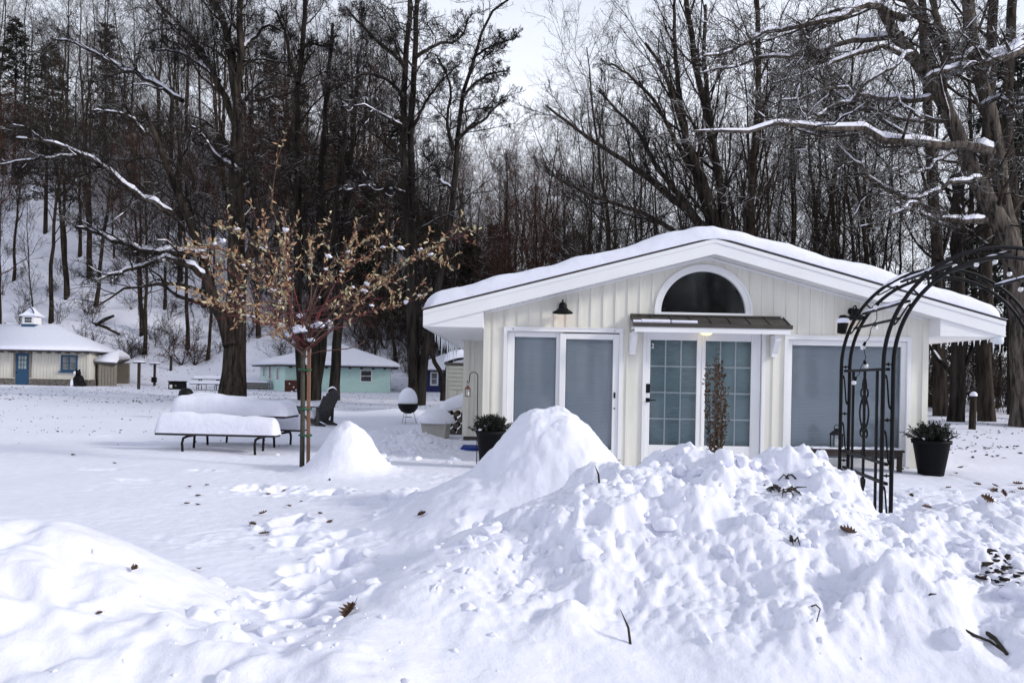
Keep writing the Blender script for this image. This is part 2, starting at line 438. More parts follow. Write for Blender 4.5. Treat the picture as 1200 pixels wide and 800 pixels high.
def H(X, Y, detail=True):
    X = np.asarray(X, float); Y = np.asarray(Y, float)
    z = interp(Y, [-60, 1.5, 20, 48, 60], [-.15, 0, .0, .25, .25]) + hill(X, Y)
    near = 1 - sstep(40, 52, Y)
    z = z + near * .05 * fbm(X * .28, Y * .28, 3, 3)
    # the ploughed bank in front
    zc = interp(X, PILE_X, PILE_Z); yc = interp(X, PILE_X, PILE_Y)
    dy = Y - yc + .12 * fbm(X * 1.3, Y * 1.3, 8, 2)
    pb = prof(dy, 1.95, 1.35)
    bank = zc * pb
    # snow capped heap, second heap, left bank
    dome = 1.04 * np.exp(-(((X - .38) / .74) ** 2 + ((Y - 7.0) / .85) ** 2) ** 1.2)
    skirt = .40 * np.exp(-(((X + .30) / np.where(X < -.3, .62, 1.2)) ** 2 + ((Y - 6.7) / 1.15) ** 2) ** 1.15)
    dome = (dome ** 4 + skirt ** 4) ** .25
    dome2 = .66 * np.exp(-(((X + 2.19) / .42) ** 2 + ((Y - 10.0) / .5) ** 2) ** 1.2)
    lz = interp(X, [-6, -3.2, -2.4, -2.1, -1.88, -1.6, -1.32, -1.0], [.62, .60, .57, .52, .42, .27, .10, 0])
    left = lz * prof(Y - 3.5 - .05 * np.sin(X * 3), 1.9, .85)
    left2 = .13 * np.exp(-(((X + 1.15) / .5) ** 2 + ((Y - 2.9) / .35) ** 2)) + .10 * np.exp(-(((X + .55) / .35) ** 2 + ((Y - 2.75) / .3) ** 2))
    rm = .26 * np.exp(-(((X - 4.35) / .75) ** 2 + ((Y - 6.6) / .55) ** 2)) + .16 * np.exp(-(((X - 3.2) / .6) ** 2 + ((Y - 6.3) / .6) ** 2))
    shv = .26 * np.exp(-(((X + 1.75) / .6) ** 2 + ((Y - 13.6) / .8) ** 2)) + .22 * np.exp(-(((X + 2.6) / .5) ** 2 + ((Y - 15.0) / 1.0) ** 2))
    far_m = .22 * np.exp(-(((X + 24.5) / 1.6) ** 2 + ((Y - 40.0) / 1.2) ** 2)) + .2 * np.exp(-(((X + 3.6) / 1.3) ** 2 + ((Y - 24.0) / 1.2) ** 2)) + .45 * np.exp(-(((X + 8.1) / 1.0) ** 2 + ((Y - 20.5) / .6) ** 2))
    z = z + np.maximum(np.maximum(bank, dome), 0) + .35 * np.minimum(bank, dome) + dome2 + left + left2 + rm + shv + far_m
    front = .10 * (1 - sstep(1.6, 2.9, Y)) * sstep(-60, 0, Y)
    z = z + front
    if detail:
        sel = (np.abs(X) < 9) & (Y > .5) & (Y < 17)
        if np.any(sel):
            x, y = X[sel], Y[sel]
            # where the bank is broken up
            m = sstep(.08, .35, bank[sel]) * sstep(-.55, .35, x + .25 * fbm(x * 1.5, y * 1.5, 21, 2))
            m = m * (1 - .75 * sstep(.35, .7, dome[sel]))
            d1, d2, r1, r2, r3, ox, oy = cells(x / .17, y / .17, 33)
            lump = np.sqrt(np.clip(1 - (d1 / .85) ** 2, 0, 1)) * (.3 + .7 * r1) * sstep(0, .25, d2 - d1)
            e1, e2, q1, q2, q3, px_, py_ = cells(x / .075, y / .075, 37)
            lump2 = np.sqrt(np.clip(1 - (e1 / .8) ** 2, 0, 1)) * q1 * sstep(0, .3, e2 - e1)
            big = chunky(x, y, .58, 51) - .33; mid = chunky(x, y, .24, 61) - .33
            b1, b2, c1, c2, c3, _a, _b = cells((x + .12 * fbm(x * 2, y * 2, 45, 2)) / .72, (y + .12 * fbm(x * 2 + 7, y * 2, 46, 2)) / .72, 44)
            bulge = np.sqrt(np.clip(1 - (b1 / 1.0) ** 2, 0, 1)) * (.25 + .75 * c1) * sstep(0, .55, b2 - b1)
            sml = chunky(x, y, .10, 66) - .33; patch3 = sstep(-.2, .4, fbm(x * 1.7 - 5, y * 1.7, 79, 2))
            top_m = .18 + .82 * sstep(.25, .75, bank[sel] + .25 * fbm(x * 1.3, y * 1.3, 83, 2) + .12 * (x - .8))
            patch = sstep(-.35, .35, fbm(x * 1.1, y * 1.1, 77, 2))
            patch2 = sstep(-.25, .3, fbm(x * 2.1 + 3, y * 2.1, 78, 2))
            add = m * (.17 * big * (.30 + .70 * patch3) + .18 * (bulge - .35) + .095 * mid * patch * top_m + .026 * (lump - .3) * patch2 * top_m + .012 * lump2 * patch2 * top_m + .050 * (.5 - np.abs(fbm(x * 4.5, y * 4.5, 70, 5, .62))) + .03 * sml * patch3 * top_m)
            # the left bank and the trodden way between: softer lumps
            ml = sstep(.03, .2, left[sel] + left2[sel]) * sstep(3.65, 3.2, y)
            ml = ml + .5 * np.exp(-(((x + 1.0) / .55) ** 2 + ((y - 3.4) / .6) ** 2))
            f1 = cells(x / .38, y / .38, 91)
            soft = np.sqrt(np.clip(1 - (f1[0] / .95) ** 2, 0, 1)) * (.2 + .8 * f1[2]) * sstep(0, .45, f1[1] - f1[0])
            add = add + np.clip(ml, 0, 1) * (.075 * (soft - .3) + .035 * fbm(x * 4, y * 4, 95, 3))
            # trodden and broken ground to the right, shovelled ground beside the house
            mr = sstep(2.2, 3.0, x) * sstep(4.4, 5.2, y) * (1 - sstep(8.2, 10.5, y))
            mr = mr + .8 * np.exp(-(((x + 1.9) / 1.1) ** 2 + ((y - 13.3) / 1.6) ** 2))
            add = add + np.clip(mr, 0, 1) * (.085 * (chunky(x, y, .38, 101) - .3) + .045 * (lump - .3) + .03 * fbm(x * 6, y * 6, 103, 3))
            # small trodden marks right across the lawn by the house
            mt = sstep(.2, .5, fbm(x * .8, y * .8, 111, 2)) * .7
            add = add + mt * .022 * fbm(x * 5, y * 5, 113, 3) + .004 * fbm(x * 9, y * 9, 115, 3)
            # dome: wind-crusted, one bite out of its right flank
            dm = np.maximum(sstep(.12, .5, dome[sel]) * (1 - m), sstep(.06, .4, dome2[sel]))
            add = add + dm * (.045 * fbm(x * 2.3, y * 2.3, 122, 3) + .022 * fbm(x * 7, y * 7, 121, 4))
            for (hx, hy, dep, rx, ry) in _HG:
                q = ((x - hx) / rx) ** 2 + ((y - hy) / ry) ** 2
                q = q * (1 + .8 * vnoise(x * 9, y * 9, 131))
                add = add - 1.35 * dep * np.exp(-q ** 2.2) + dep * .25 * np.exp(-(np.sqrt(q) - 1.45) ** 2 / .12)
            # bare soil patch where the plough scraped through
            z[sel] = z[sel] + add
    return z

GRID = {}
def Hm(x, y):
    """height read off the built sheet (bilinear)"""
    gx, gy, Z = GRID['x'], GRID['y'], GRID['z']
    x = np.asarray(x, float); y = np.asarray(y, float)
    i = np.clip(np.searchsorted(gx, x) - 1, 0, len(gx) - 2); j = np.clip(np.searchsorted(gy, y) - 1, 0, len(gy) - 2)
    fx = (x - gx[i]) / (gx[i+1] - gx[i]); fy = (y - gy[j]) / (gy[j+1] - gy[j])
    return (Z[j, i] * (1-fx) + Z[j, i+1] * fx) * (1-fy) + (Z[j+1, i] * (1-fx) + Z[j+1, i+1] * fx) * fy

def Hs(x, y): return float(Hm(np.array([x]), np.array([y]))[0])

def ground_hit(x, y):
    """where the sight line through picture position x, y meets the land (march outwards)"""
    u, v = x - CX, HY - y
    a, b = (u * _c - v * _s) / F_PX, (u * _s + v * _c) / F_PX
    Y = np.concatenate([np.arange(2.0, 14, .01), np.arange(14, 120, .05)])
    i = int(np.argmax(Hm(a * Y, Y) - (HC + b * Y) > 0))
    return Vector((a * Y[i], Y[i], HC + b * Y[i]))

def axis(parts):
    out = []
    for a, b, s in parts: out.append(np.arange(a, b, s))
    return np.unique(np.concatenate(out))

def build_ground():
    gx = axis([(-150, -40, 4), (-40, -9, .6), (-9, -4.2, .06), (-4.2, 4.6, .0135), (4.6, 9, .06), (9, 40, .6), (40, 150.1, 4)])
    gy = axis([(-60, 0, 3), (0, 1.8, .15), (1.8, 3, .0125), (3, 5.3, .0105), (5.3, 8.5, .018), (8.5, 17, .045), (17, 30, .2), (30, 100, .5), (100, 260.1, 8)])
    X, Y = np.meshgrid(gx, gy)
    Z = H(X, Y)
    GRID.update(x=gx, y=gy, z=Z)
    v = np.stack([X, Y, Z], -1).reshape(-1, 3)
    ny, nx = X.shape
    idx = np.arange(nx * ny).reshape(ny, nx)
    q = np.stack([idx[:-1, :-1], idx[:-1, 1:], idx[1:, 1:], idx[1:, :-1]], -1).reshape(-1, 4)
    o = link_mesh('snow_ground', mesh_arrays('snow_ground', v, q), M['snow'])
    tag(o, 'deep snow over the lawn, the wooded slope and the ploughed bank', kind='structure')
    return o
build_ground()

def rough_ball(rng, r, sub=2, flat=.75, jag=.25, ncut=7):
    """a broken lump of snow: rounded, faceted, uneven"""
    import bmesh
    bm = bmesh.new(); bmesh.ops.create_icosphere(bm, subdivisions=sub, radius=1.0)
    dirs = [Vector(rng.normal(size=3)).normalized() for _ in range(ncut)]
    cut = [rng.uniform(.5, .92) for _ in dirs]
    off = rng.uniform(0, 50, 3)
    v = []
    for p in bm.verts:
        c = p.co.copy()
        for d, k in zip(dirs, cut):
            e = c.dot(d)
            if e > k: c -= d * (e - k) * .93
        n = float(vnoise(np.array([c.x * 2.1 + off[0] + c.z]), np.array([c.y * 2.1 + off[1] - c.z]), 7)[0])
        c *= 1 + jag * n
        v.append(c * r)
    f = [[q.index for q in p.verts] for p in bm.faces]
    bm.free()
    a = rng.uniform(0, 6.28); Mx = Matrix.Rotation(a, 3, 'Z') @ Matrix.Diagonal((1, rng.uniform(.65, 1), flat)) @ Matrix.Rotation(rng.uniform(0, 6.28), 3, 'X')
    return np.array([tuple(Mx @ p) for p in v]), np.array(f)

def snow_chunks():
    rng = np.random.default_rng(5)
    protos = {2: [rough_ball(rng, 1.0, 2, .8, .18, 11) for _ in range(14)], 3: [rough_ball(rng, 1.0, 3, .8, .22, 12) for _ in range(14)]}
    V, T, n = [], [], 0
    def put(x, y, r, sink=.35, z=None):
        nonlocal n
        v, f = protos[3 if r > .035 else 2][int(rng.integers(14))]
        q = Matrix.Rotation(rng.uniform(0, 6.28), 3, 'Z') @ Matrix.Rotation(rng.normal(0, .5), 3, 'X')
        z = Hs(x, y) if z is None else z
        V.append(v @ np.array(q).T * (r * np.array([1, 1, rng.uniform(.7, 1.1)])) + np.array([x, y, z + r * (.75 - 2 * sink)])); T.append(f + n); n += len(v)
    # along the crest and down the face of the bank: clustered, a few slabs and much crumb
    cl = [(rng.uniform(-.4, 2.7), rng.normal(-.45, .55)) for _ in range(70)]
    k = 0
    while k < 430:
        if rng.uniform() < .8: cx_, ct = cl[int(rng.integers(70))]; x = rng.normal(cx_, .13); t = rng.normal(ct, .13)
        else: x = rng.uniform(-.4, 2.8); t = rng.normal(-.35, .6)
        yc = np.interp(x, PILE_X, PILE_Y); y = yc + t
        if y < 2.3 or y > yc + .45 or (t < -.75 and rng.uniform() < .75): continue
        r = min(.12, .007 + rng.exponential(.014)); put(x, y, r, rng.uniform(.38, .55)); k += 1
    for (px, py, r) in [(765,541,.06),(800,545,.05),(850,530,.07),(868,532,.06),(905,541,.06),(945,548,.05),(884,540,.05),(735,556,.05),(820,547,.06),(985,575,.05),(690,640,.08),(780,610,.07),(850,640,.06),(905,600,.05)]:
        p = ground_hit(px, py + 8); put(p.x, p.y, r, .36)
    k = 0
    while k < 260:
        x, y = rng.uniform(2.4, 6.8), rng.uniform(4.7, 9.5)
        r = min(.10, .008 + rng.exponential(.018)); put(x, y, r, rng.uniform(.32, .5)); k += 1
    for _ in range(120):
        x, y = rng.normal(-1.9, .8), rng.normal(13.3, 1.2); put(x, y, min(.12, .015 + rng.exponential(.025)), .38)
    for _ in range(90):
        x, y = rng.normal(-.95, .4), rng.normal(3.3, .5); put(x, y, .006 + rng.exponential(.012), .42)
    o = link_mesh('snow_chunks', mesh_arrays('snow_chunks', np.concatenate(V), None, np.concatenate(T)), M['snow'])
    tag(o, 'broken lumps of snow strewn over the ploughed bank', kind='stuff')
snow_chunks()
# ------------------------------------------------------------------ the white cottage
YF = 11.57                                # the gable wall stands here
XL, XR, XM = -0.45, 6.47, 3.03
EL, ER = -1.36, 7.44                      # outer edges of the eaves
YR, YB = 11.20, 20.5                      # front rake and back of the roof
ZE, SL = 2.30, 0.266                      # top of the fascia at the eave, pitch
ZS = 2.06                                 # underside of the boxed eaves
def roof_z(x): return ZE + SL * (min(x - EL, ER - x))

house = thing('cottage', 'cream board and batten cottage with a low snowy gable roof and three patio doors', 'cottage', (XM, YF, 0), world=True)

# gable wall with openings, cut as vertical strips so that the openings are real holes
OPEN = [  # x0, x1, z0, z1
    (PX(592.5, 460, YF), PX(725.5, 460, YF), .05, PZ(659, 388, YF)),
    (PX(755.5, 460, YF), PX(893, 460, YF), .02, PZ(824, 388.5, YF)),
    (PX(921.5, 460, YF), PX(1063, 460, YF), .02, PZ(992, 398, YF)),
]
AX, AZ, AW, AH = PX(824, 367, YF), PZ(824, 366.5, YF), PX(877.5, 367, YF) - PX(770, 367, YF), .70   # the half-round window
AW = AW / 2
def wall_strip(mb, x0, x1, z0, z1f, y0, y1):
    """z1f gives the top as a function of x"""
    v = [(x0, y0, z0), (x1, y0, z0), (x1, y0, z1f(x1)), (x0, y0, z1f(x0))]
    mb.prism(v, (0, y1 - y0, 0))
wall = MB()
top = lambda x: roof_z(x) - .2245
edges = sorted({XL, XR, XM, AX - AW, AX + AW, *[o[0] for o in OPEN], *[o[1] for o in OPEN], *[AX + AW * math.cos(PI * k / 24) for k in range(25)]})
for x0, x1 in zip(edges[:-1], edges[1:]):
    if x1 - x0 < 1e-5: continue
    xm = (x0 + x1) / 2
    gaps = [(o[2], o[3]) for o in OPEN if o[0] < xm < o[1]]
    holes = [((lambda x, g=g: g[0]), (lambda x, g=g: g[1])) for g in gaps]
    if abs(xm - AX) < AW: holes.append(((lambda x: AZ), (lambda x: AZ + AH * math.sqrt(max(0, 1 - ((x - AX) / AW) ** 2)))))
    lo = lambda x: -.15
    for (a, b) in holes + [(top, None)]:
        v = [(x0, YF, lo(x0)), (x1, YF, lo(x1)), (x1, YF, a(x1)), (x0, YF, a(x0))]
        wall.prism(v, (0, .12, 0)); lo = b
# battens
def blocked(x, w=.03):
    out = [(o[2] - .07, o[3] + .075) for o in OPEN if o[0] - .075 - w < x < o[1] + .075 + w]
    if abs(x - AX) < AW + .075: out.append((AZ - .06, AZ + (AH + .06) * math.sqrt(max(0, 1 - ((x - AX) / (AW + .075)) ** 2)) + .01))
    return out
x = XL + .155
while x < XR - .12:
    z = -.1
    for a, b in sorted(blocked(x)) + [(top(x) - .02, 0)]:
        if a > z + .03: wall.box((x - .019, YF - .013, z), (x + .019, YF + .004, a))
        z = max(z, b)
    x += .19
wall.build('wall', M['siding'], house)
for x, s in ((XL, 1), (XR, -1)):
    cb = MB(); cb.box((x - .004 * s, YF - .022, -.15), (x + .085 * s, YF + .05, top(x) - .01))
    cb.build('corner_board', M['siding'], house)
fr = MB()   # the trim that runs under the soffit
for a, b in ((XL, XM), (XM, XR)):
    fr.prism([(a, YF - .02, top(a) - .035), (b, YF - .02, top(b) - .035), (b, YF - .02, top(b) + .0), (a, YF - .02, top(a) + .0)], (0, .022, 0))
fr.build('frieze', M['white_trim'], house)
# side walls, the set-back wing and the back
sw = MB(); sw.box((XR - .12, YF + .121, -.15), (XR - .002, YB - .5, ZS + .1)); sw.build('side_wall', M['siding'], house)
sw = MB(); sw.box((XL + .002, YF + .121, -.15), (XL + .12, 15.4, ZS + .1)); sw.build('side_wall', M['siding'], house)
sw = MB(); sw.box((XL, YB - .6, -.15), (XR, YB - .5, ZS + .6))
sw.build('back_wall', M['siding'], house)
wx0, wx1, wy = PX(543, 450, 15.5), XL + .1, 15.5
wg = MB(); wg.box((wx0, wy, .07), (wx1, wy + .12, ZS + .05)); wg.box((wx0, wy + .12, -.02), (wx0 + .12, YB - .5, ZS + .05))
for xx in (wx0 + .20, wx0 + .41): wg.box((xx - .02, wy - .014, .08), (xx + .02, wy + .002, ZS))
wg.box((wx0 - .006, wy - .02, .072), (wx0 + .12, wy + .05, ZS))
wg.build('wing_wall', M['siding'], house)
sk = MB(); sk.box((wx0 + .02, wy + .005, -.3), (wx1, wy + .1, .069)); sk.build('wing_skirting', M['bronze_metal'], house)

# roof deck, fascias, soffits
rf = MB()
for a, b in ((EL, XM), (XM, ER)):
    rf.prism([(a, YR, roof_z(a) - .002), (b, YR, roof_z(b) - .002), (b, YR, roof_z(b) + .025), (a, YR, roof_z(a) + .025)], (0, YB - YR, 0))
rf.build('roof', M['shingle_edge'], house)
fa = MB()
FD = .235
for a, b in ((EL, XM), (XM, ER)):
    fa.prism([(a, YR + .012, roof_z(a) - FD), (b, YR + .012, roof_z(b) - FD), (b, YR + .012, roof_z(b) - .004), (a, YR + .012, roof_z(a) - .004)], (0, .03, 0))
    fa.prism([(a, YR, roof_z(a) - .062), (b, YR, roof_z(b) - .062), (b, YR, roof_z(b) - .004), (a, YR, roof_z(a) - .004)], (0, .0115, 0))
for x, s in ((EL, 1), (ER, -1)): fa.box((x, YR + .0425, ZS - .012), (x + .03 * s, YB, ZE - .004))
fa.build('fascia', M['white_trim'], house)
# boxed eave returns at the front corners
for xo, xi in ((EL, XL - .003), (ER, XR + .003)):
    so_ = MB()
    s = 1 if xi > xo else -1
    so_.prism([(xo, YR + .043, ZS), (xi, YR + .043, ZS), (xi, YR + .043, roof_z(xi) - FD + .03), (xo, YR + .043, ZE - .03)], (0, .02, 0))
    for k in (1, 2): so_.box((xo + .03 * s, YR + .040, ZS + .075 * k), (xi, YR + .0435, ZS + .075 * k + .006))
    so_.box((xi - .02 * s, YR + .063, ZS), (xi, YF - .002, roof_z(xi) - FD + .03))
    so_.build('eave_return', M['white_trim'], house)
sf = MB()
for xo, xi in ((EL + .03, XL - .004), (XR + .004, ER - .03)):
    y = YR + .06
    while y < YB - .1:
        sf.box((xo, y, ZS - .001), (xi, min(y + .094, YB), ZS + .014)); y += .098
for a, b in ((XL - .002, XM), (XM, XR + .002)):     # raked soffit under the gable, in narrow boards
    n = int((b - a) / .10)
    for k in range(n):
        p, q = a + (b - a) * k / n, a + (b - a) * (k + 1) / n - .006
        sf.prism([(p, YR + .043, roof_z(p) - FD + .012), (q, YR + .043, roof_z(q) - FD + .012), (q, YR + .043, roof_z(q) - FD + .03), (p, YR + .043, roof_z(p) - FD + .03)], (0, YF - YR - .045, 0))
sf.build('soffit', M['soffit'], house)
gut = MB(); gut.lathe([(0, 0), (.07, 0), (.075, .03), (0, .03)], (PX(541, 389, 15.2), 15.2, ZS - .03), 16)
gut.build('eave_light', M['white_trim'], house)

def snow_slab(name, zf, x0, x1, y0, y1, T, rr, parent, seed, step=.06, grow=.05, mat='roof_snow', amp=.02, under=.0, nscale=1.6, drop=0.0):
    """a blanket of settled snow on zf(x, y): rounded at its edges, closed underneath"""
    gx = np.arange(x0 - grow, x1 + grow + step * .5, step); gy = np.arange(y0 - grow, y1 + grow + step * .5, step)
    gx = np.linspace(x0 - grow, x1 + grow, len(gx)); gy = np.linspace(y0 - grow, y1 + grow, len(gy))
    # finer towards the edges
    def tight(g, a, b):
        e = np.array([0, .02, .05, .09, .14, .2]) * rr / .2
        return np.unique(np.concatenate([a + e, b - e, g[(g > a + rr) & (g < b - rr)]]))
    gx, gy = tight(gx, x0 - grow, x1 + grow), tight(gy, y0 - grow, y1 + grow)
    X, Y = np.meshgrid(gx, gy)
    d = np.minimum(np.minimum(X - gx[0], gx[-1] - X), np.minimum(Y - gy[0], gy[-1] - Y))
    # round the plan corners a little
    cxd = np.minimum(X - gx[0], gx[-1] - X); cyd = np.minimum(Y - gy[0], gy[-1] - Y)
    rc = rr * .9
    inc = (cxd < rc) & (cyd < rc)
    dc = rc - np.hypot(rc - cxd, rc - cyd)
    d = np.where(inc, np.maximum(dc, 0), d)
    t = np.clip(d / rr, 0, 1)
    thick = T * np.sqrt(np.clip(1 - (1 - t) ** 2, 0, 1)) * (1 + .28 * fbm(X * .8, Y * .8, seed, 3)) + amp * fbm(X * nscale * 2, Y * nscale * 2, seed + 3, 3) * t
    Z0 = zf(np.clip(X, x0, x1), np.clip(Y, y0, y1))
    lower = Z0 - under - drop * (1 - t)
    Z = np.maximum(Z0 + thick + under * 0, lower + .004) - drop * (1 - t) ** 3
    top_ = np.stack([X, Y, Z], -1).reshape(-1, 3); bot = np.stack([X, Y, lower], -1).reshape(-1, 3)
    ny, nx = X.shape; idx = np.arange(nx * ny).reshape(ny, nx); N = nx * ny
    q = np.stack([idx[:-1, :-1], idx[:-1, 1:], idx[1:, 1:], idx[1:, :-1]], -1).reshape(-1, 4)
    qb = q[:, ::-1] + N
    rim = np.concatenate([idx[0, :], idx[1:, -1], idx[-1, -2::-1], idx[-2:0:-1, 0]])
    r2 = np.roll(rim, -1)
    qs = np.stack([rim, rim + N, r2 + N, r2], -1)
    return link_mesh(name, mesh_arrays(name, np.concatenate([top_, bot]), np.concatenate([q, qb, qs])), M[mat], parent)

rz = lambda X, Y: ZE + SL * np.minimum(X - EL, ER - X) + .027 - .03 * np.exp(-((X - XM) / .15) ** 2)
snow_slab('roof_snow', rz, EL, ER, YR, YB, .235, .26, house, 11, step=.05, grow=.015, amp=.012)

# glazed openings ------------------------------------------------------------
def casing(x0, x1, z0, z1, w=.045, sill=False):
    mb = MB(); y0, y1 = YF - .022, YF + .03
    mb.box((x0 - w, y0, z0), (x0 + .012, y1, z1)); mb.box((x1 - .012, y0, z0), (x1 + w, y1, z1))
    mb.box((x0 - w, y0 - .003, z1 - .012), (x1 + w, y1, z1 + w))
    mb.box((x0 - w - .01, y0 - .012, z1 + w), (x1 + w + .01, y1, z1 + w + .014))
    mb.box((x0 - w, y0, z0 - .05), (x1 + w, y1, z0 + .012))
    return mb
def sash(x0, x1, z0, z1, y, sw_=.075, tw=.075, bw=.11):
    mb = MB()
    mb.bbox((x0, y, z0), (x0 + sw_, y + .045, z1), .006); mb.bbox((x1 - sw_, y, z0), (x1, y + .045, z1), .006)
    mb.bbox((x0 + sw_, y + .001, z1 - tw), (x1 - sw_, y + .044, z1), .006); mb.bbox((x0 + sw_, y + .001, z0), (x1 - sw_, y + .044, z0 + bw), .006)
    return mb
def pane(name, x0, x1, z0, z1, y, mat, parent):
    mb = MB(); mb.box((x0 - .004, y, z0 - .004), (x1 + .004, y + .006, z1 + .004)); return mb.build(name, M[mat], parent)
def shade(x0, x1, z0, z1, y, mat, parent, name='blind'):
    """cellular shade: fine horizontal pleats"""
    mb = MB(); n = int((z1 - z0) / .022); v = []; f = []
    for k in range(n * 2 + 1):
        z = z0 + (z1 - z0) * k / (2 * n); yy = y + (.004 if k % 2 else 0)
        v += [(x0, yy, z), (x1, yy, z)]
    for k in range(n * 2): f.append((2*k, 2*k+1, 2*k+3, 2*k+2))
    mb.add(v, f); mb.box((x0, y + .012, z0), (x1, y + .016, z1)); return mb.build(name, M[mat], parent)

# the left patio door: two panels, the right one in front
o = OPEN[0]
pd = casing(*o).build('patio_door', M['white_trim'], house)
gl = [(PX(602.3, 440, YF), PX(653, 440, YF)), (PX(662.5, 440, YF), PX(713, 440, YF))]
xm = (gl[0][1] + gl[1][0]) / 2
s1 = sash(o[0] + .012, xm + .03, o[2] + .012, o[3] - .012, YF + .045, gl[0][0] - o[0] - .012, .085, .15).build('sash', M['white_trim'], pd)
s2 = sash(xm - .03, o[1] - .012, o[2] + .012, o[3] - .03, YF - .004, gl[1][0] - xm + .03, .09, .15).build('sash', M['white_trim'], pd)
pane('pane', gl[0][0], gl[0][1] + .03, o[2] + .16, o[3] - .09, YF + .066, 'glass', pd)
pane('pane', gl[1][0], gl[1][1], o[2] + .16, o[3] - .11, YF + .017, 'glass', pd)
shade(o[0] + .05, o[1] - .05, o[2] + .1, o[3] - .04, YF + .13, 'blind', pd)
hd = MB(); hd.bbox((o[1] - .085, YF - .024, 1.02), (o[1] - .06, YF - .004, 1.11), .004); hd.build('handle', M['black_metal'], pd); hd = MB(); hd.lathe([(0, 0), (.012, .0), (.01, .02), (0, .02)], (o[1] - .07, YF - .004, .86), 10, M=Matrix.Rotation(R(90), 3, 'X'))
hd.build('lock', M['black_metal'], pd)
for xx in (o[0] + .09, o[1] - .1):
    hk = MB(); hk.bbox((xx, YF - .03, o[3] + .002), (xx + .02, YF - .02, o[3] + .03), .003); hk.build('screen_clip', M['steel'], pd)

# the right patio window
o = OPEN[2]
pw = casing(*o).build('patio_window', M['white_trim'], house)
sash(o[0] + .012, o[1] - .012, o[2] + .012, o[3] - .012, YF + .02, PX(928.5, 440, YF) - o[0] - .012, .085, .12).build('sash', M['white_trim'], pw)
pane('pane', PX(928.5, 440, YF), PX(1055, 440, YF), o[2] + .13, o[3] - .09, YF + .04, 'glass', pw)
shade(o[0] + .05, o[1] - .05, o[2] + .1, o[3] - .04, YF + .13, 'blind', pw)

# the entrance: french patio door with grilles
o = OPEN[1]
ed = casing(*o, w=.04).build('entrance_door', M['white_trim'], house)
xm = PX(823, 440, YF)
pl = [(o[0] + .014, xm - .012, YF + .0, 761.8, 816.3), (xm + .012, o[1] - .014, YF + .035, 827.2, 881)]
for i, (a, b, y, g0, g1) in enumerate(pl):
    ga, gb = PX(g0, 440, YF), PX(g1, 440, YF)
    zt, zb = o[3] - .012, o[2] + .012
    gt, gbz = PZ(790, 398.5, YF), PZ(790, 521.5, YF)
    leaf_ = MB()
    leaf_.bbox((a, y, zb), (ga, y + .045, zt), .006); leaf_.bbox((gb, y, zb), (b, y + .045, zt), .006)
    leaf_.bbox((ga, y + .001, gt), (gb, y + .044, zt), .006); leaf_.bbox((ga, y + .001, zb), (gb, y + .044, gbz), .006)
    lf = leaf_.build('door_leaf', M['white_trim'], ed)
    mu = MB()
    for k in (1, 2): xx = ga + (gb - ga) * k / 3; mu.box((xx - .009, y + .026, gbz), (xx + .009, y + .034, gt))
    for k in (1, 2, 3): zz = gbz + (gt - gbz) * k / 4; mu.box((ga, y + .0255, zz - .009), (gb, y + .0345, zz + .009))
    mu.build('grille', M['white_trim'], lf)
    pane('pane', ga, gb, gbz, gt, y + .016, 'glass', lf)
ms = MB(); ms.box((xm - .0115, YF - .006, o[2] + .012), (xm + .0115, YF + .06, o[3] - .012)); ms.build('centre_post', M['white_trim'], ed)
shade(o[0] + .05, o[1] - .05, o[2] + .1, o[3] - .04, YF + .16, 'blind_teal', ed, 'curtain')
hx = o[0] + .045
lk = MB(); lk.bbox((hx - .03, YF - .022, PZ(757, 460, YF)), (hx + .035, YF, PZ(757, 449.5, YF)), .006)
lk.build('keypad_lock', M['black_metal'], ed)
hd = MB(); zc = PZ(757, 468.5, YF); hd.bbox((hx - .03, YF - .018, zc - .033), (hx + .035, YF, zc + .033), .006); hd.tube([(hx + .01, YF - .018, zc), (hx + .01, YF - .055, zc), (hx + .12, YF - .055, zc)], .009, 8)
hd.build('handle', M['black_metal'], ed)
th = MB(); th.box((o[0] - .04, YF - .12, -.06), (o[1] + .04, YF - .024, .012)); th.build('threshold', M['soffit'], ed)
# house number on the glass
cu = bpy.data.curves.new('house_number', 'FONT'); cu.body = '2'; cu.size = .10; cu.extrude = .0015
tmp = bpy.data.objects.new('house_number_source', cu); COL.objects.link(tmp)
me = bpy.data.meshes.new_from_object(tmp); bpy.data.objects.remove(tmp)
me.transform(Matrix.Translation((PX(763.3, 404, YF), YF + .0125, PZ(763.3, 407.5, YF))) @ Matrix.Rotation(R(90), 4, 'X'))
me.materials.clear(); link_mesh('house_number', me, M['number'], ed)

# half-round window over the canopy
ar = MB(); ns = 40
def arc(rx, rz_, y): return [(AX + rx * math.cos(PI * k / ns), y, AZ + rz_ * math.sin(PI * k / ns)) for k in range(ns + 1)]
for (r0, r1, h0, h1, ya, yb) in ((AW - .055, AW + .02, AH - .055, AH + .02, YF - .02, YF + .05), (AW + .02, AW + .05, AH + .02, AH + .05, YF - .032, YF + .0)):
    A, B = arc(r0, h0, ya), arc(r1, h1, ya); A2, B2 = arc(r0, h0, yb), arc(r1, h1, yb)
    v = A + B + A2 + B2; n = ns + 1; f = []
    for k in range(ns):
        f += [(k, k+1, n+k+1, n+k), (2*n+k, 3*n+k, 3*n+k+1, 2*n+k+1), (k, 2*n+k, 2*n+k+1, k+1), (n+k, n+k+1, 3*n+k+1, 3*n+k)]
    f += [(0, n, 3*n, 2*n), (n-1, 3*n-1, 4*n-1, 2*n-1)]
    ar.add(v, f)
ar.box((AX - AW - .05, YF - .036, AZ - .055), (AX + AW + .05, YF + .05, AZ - .002))
aw = ar.build('arched_window', M['white_trim'], house)
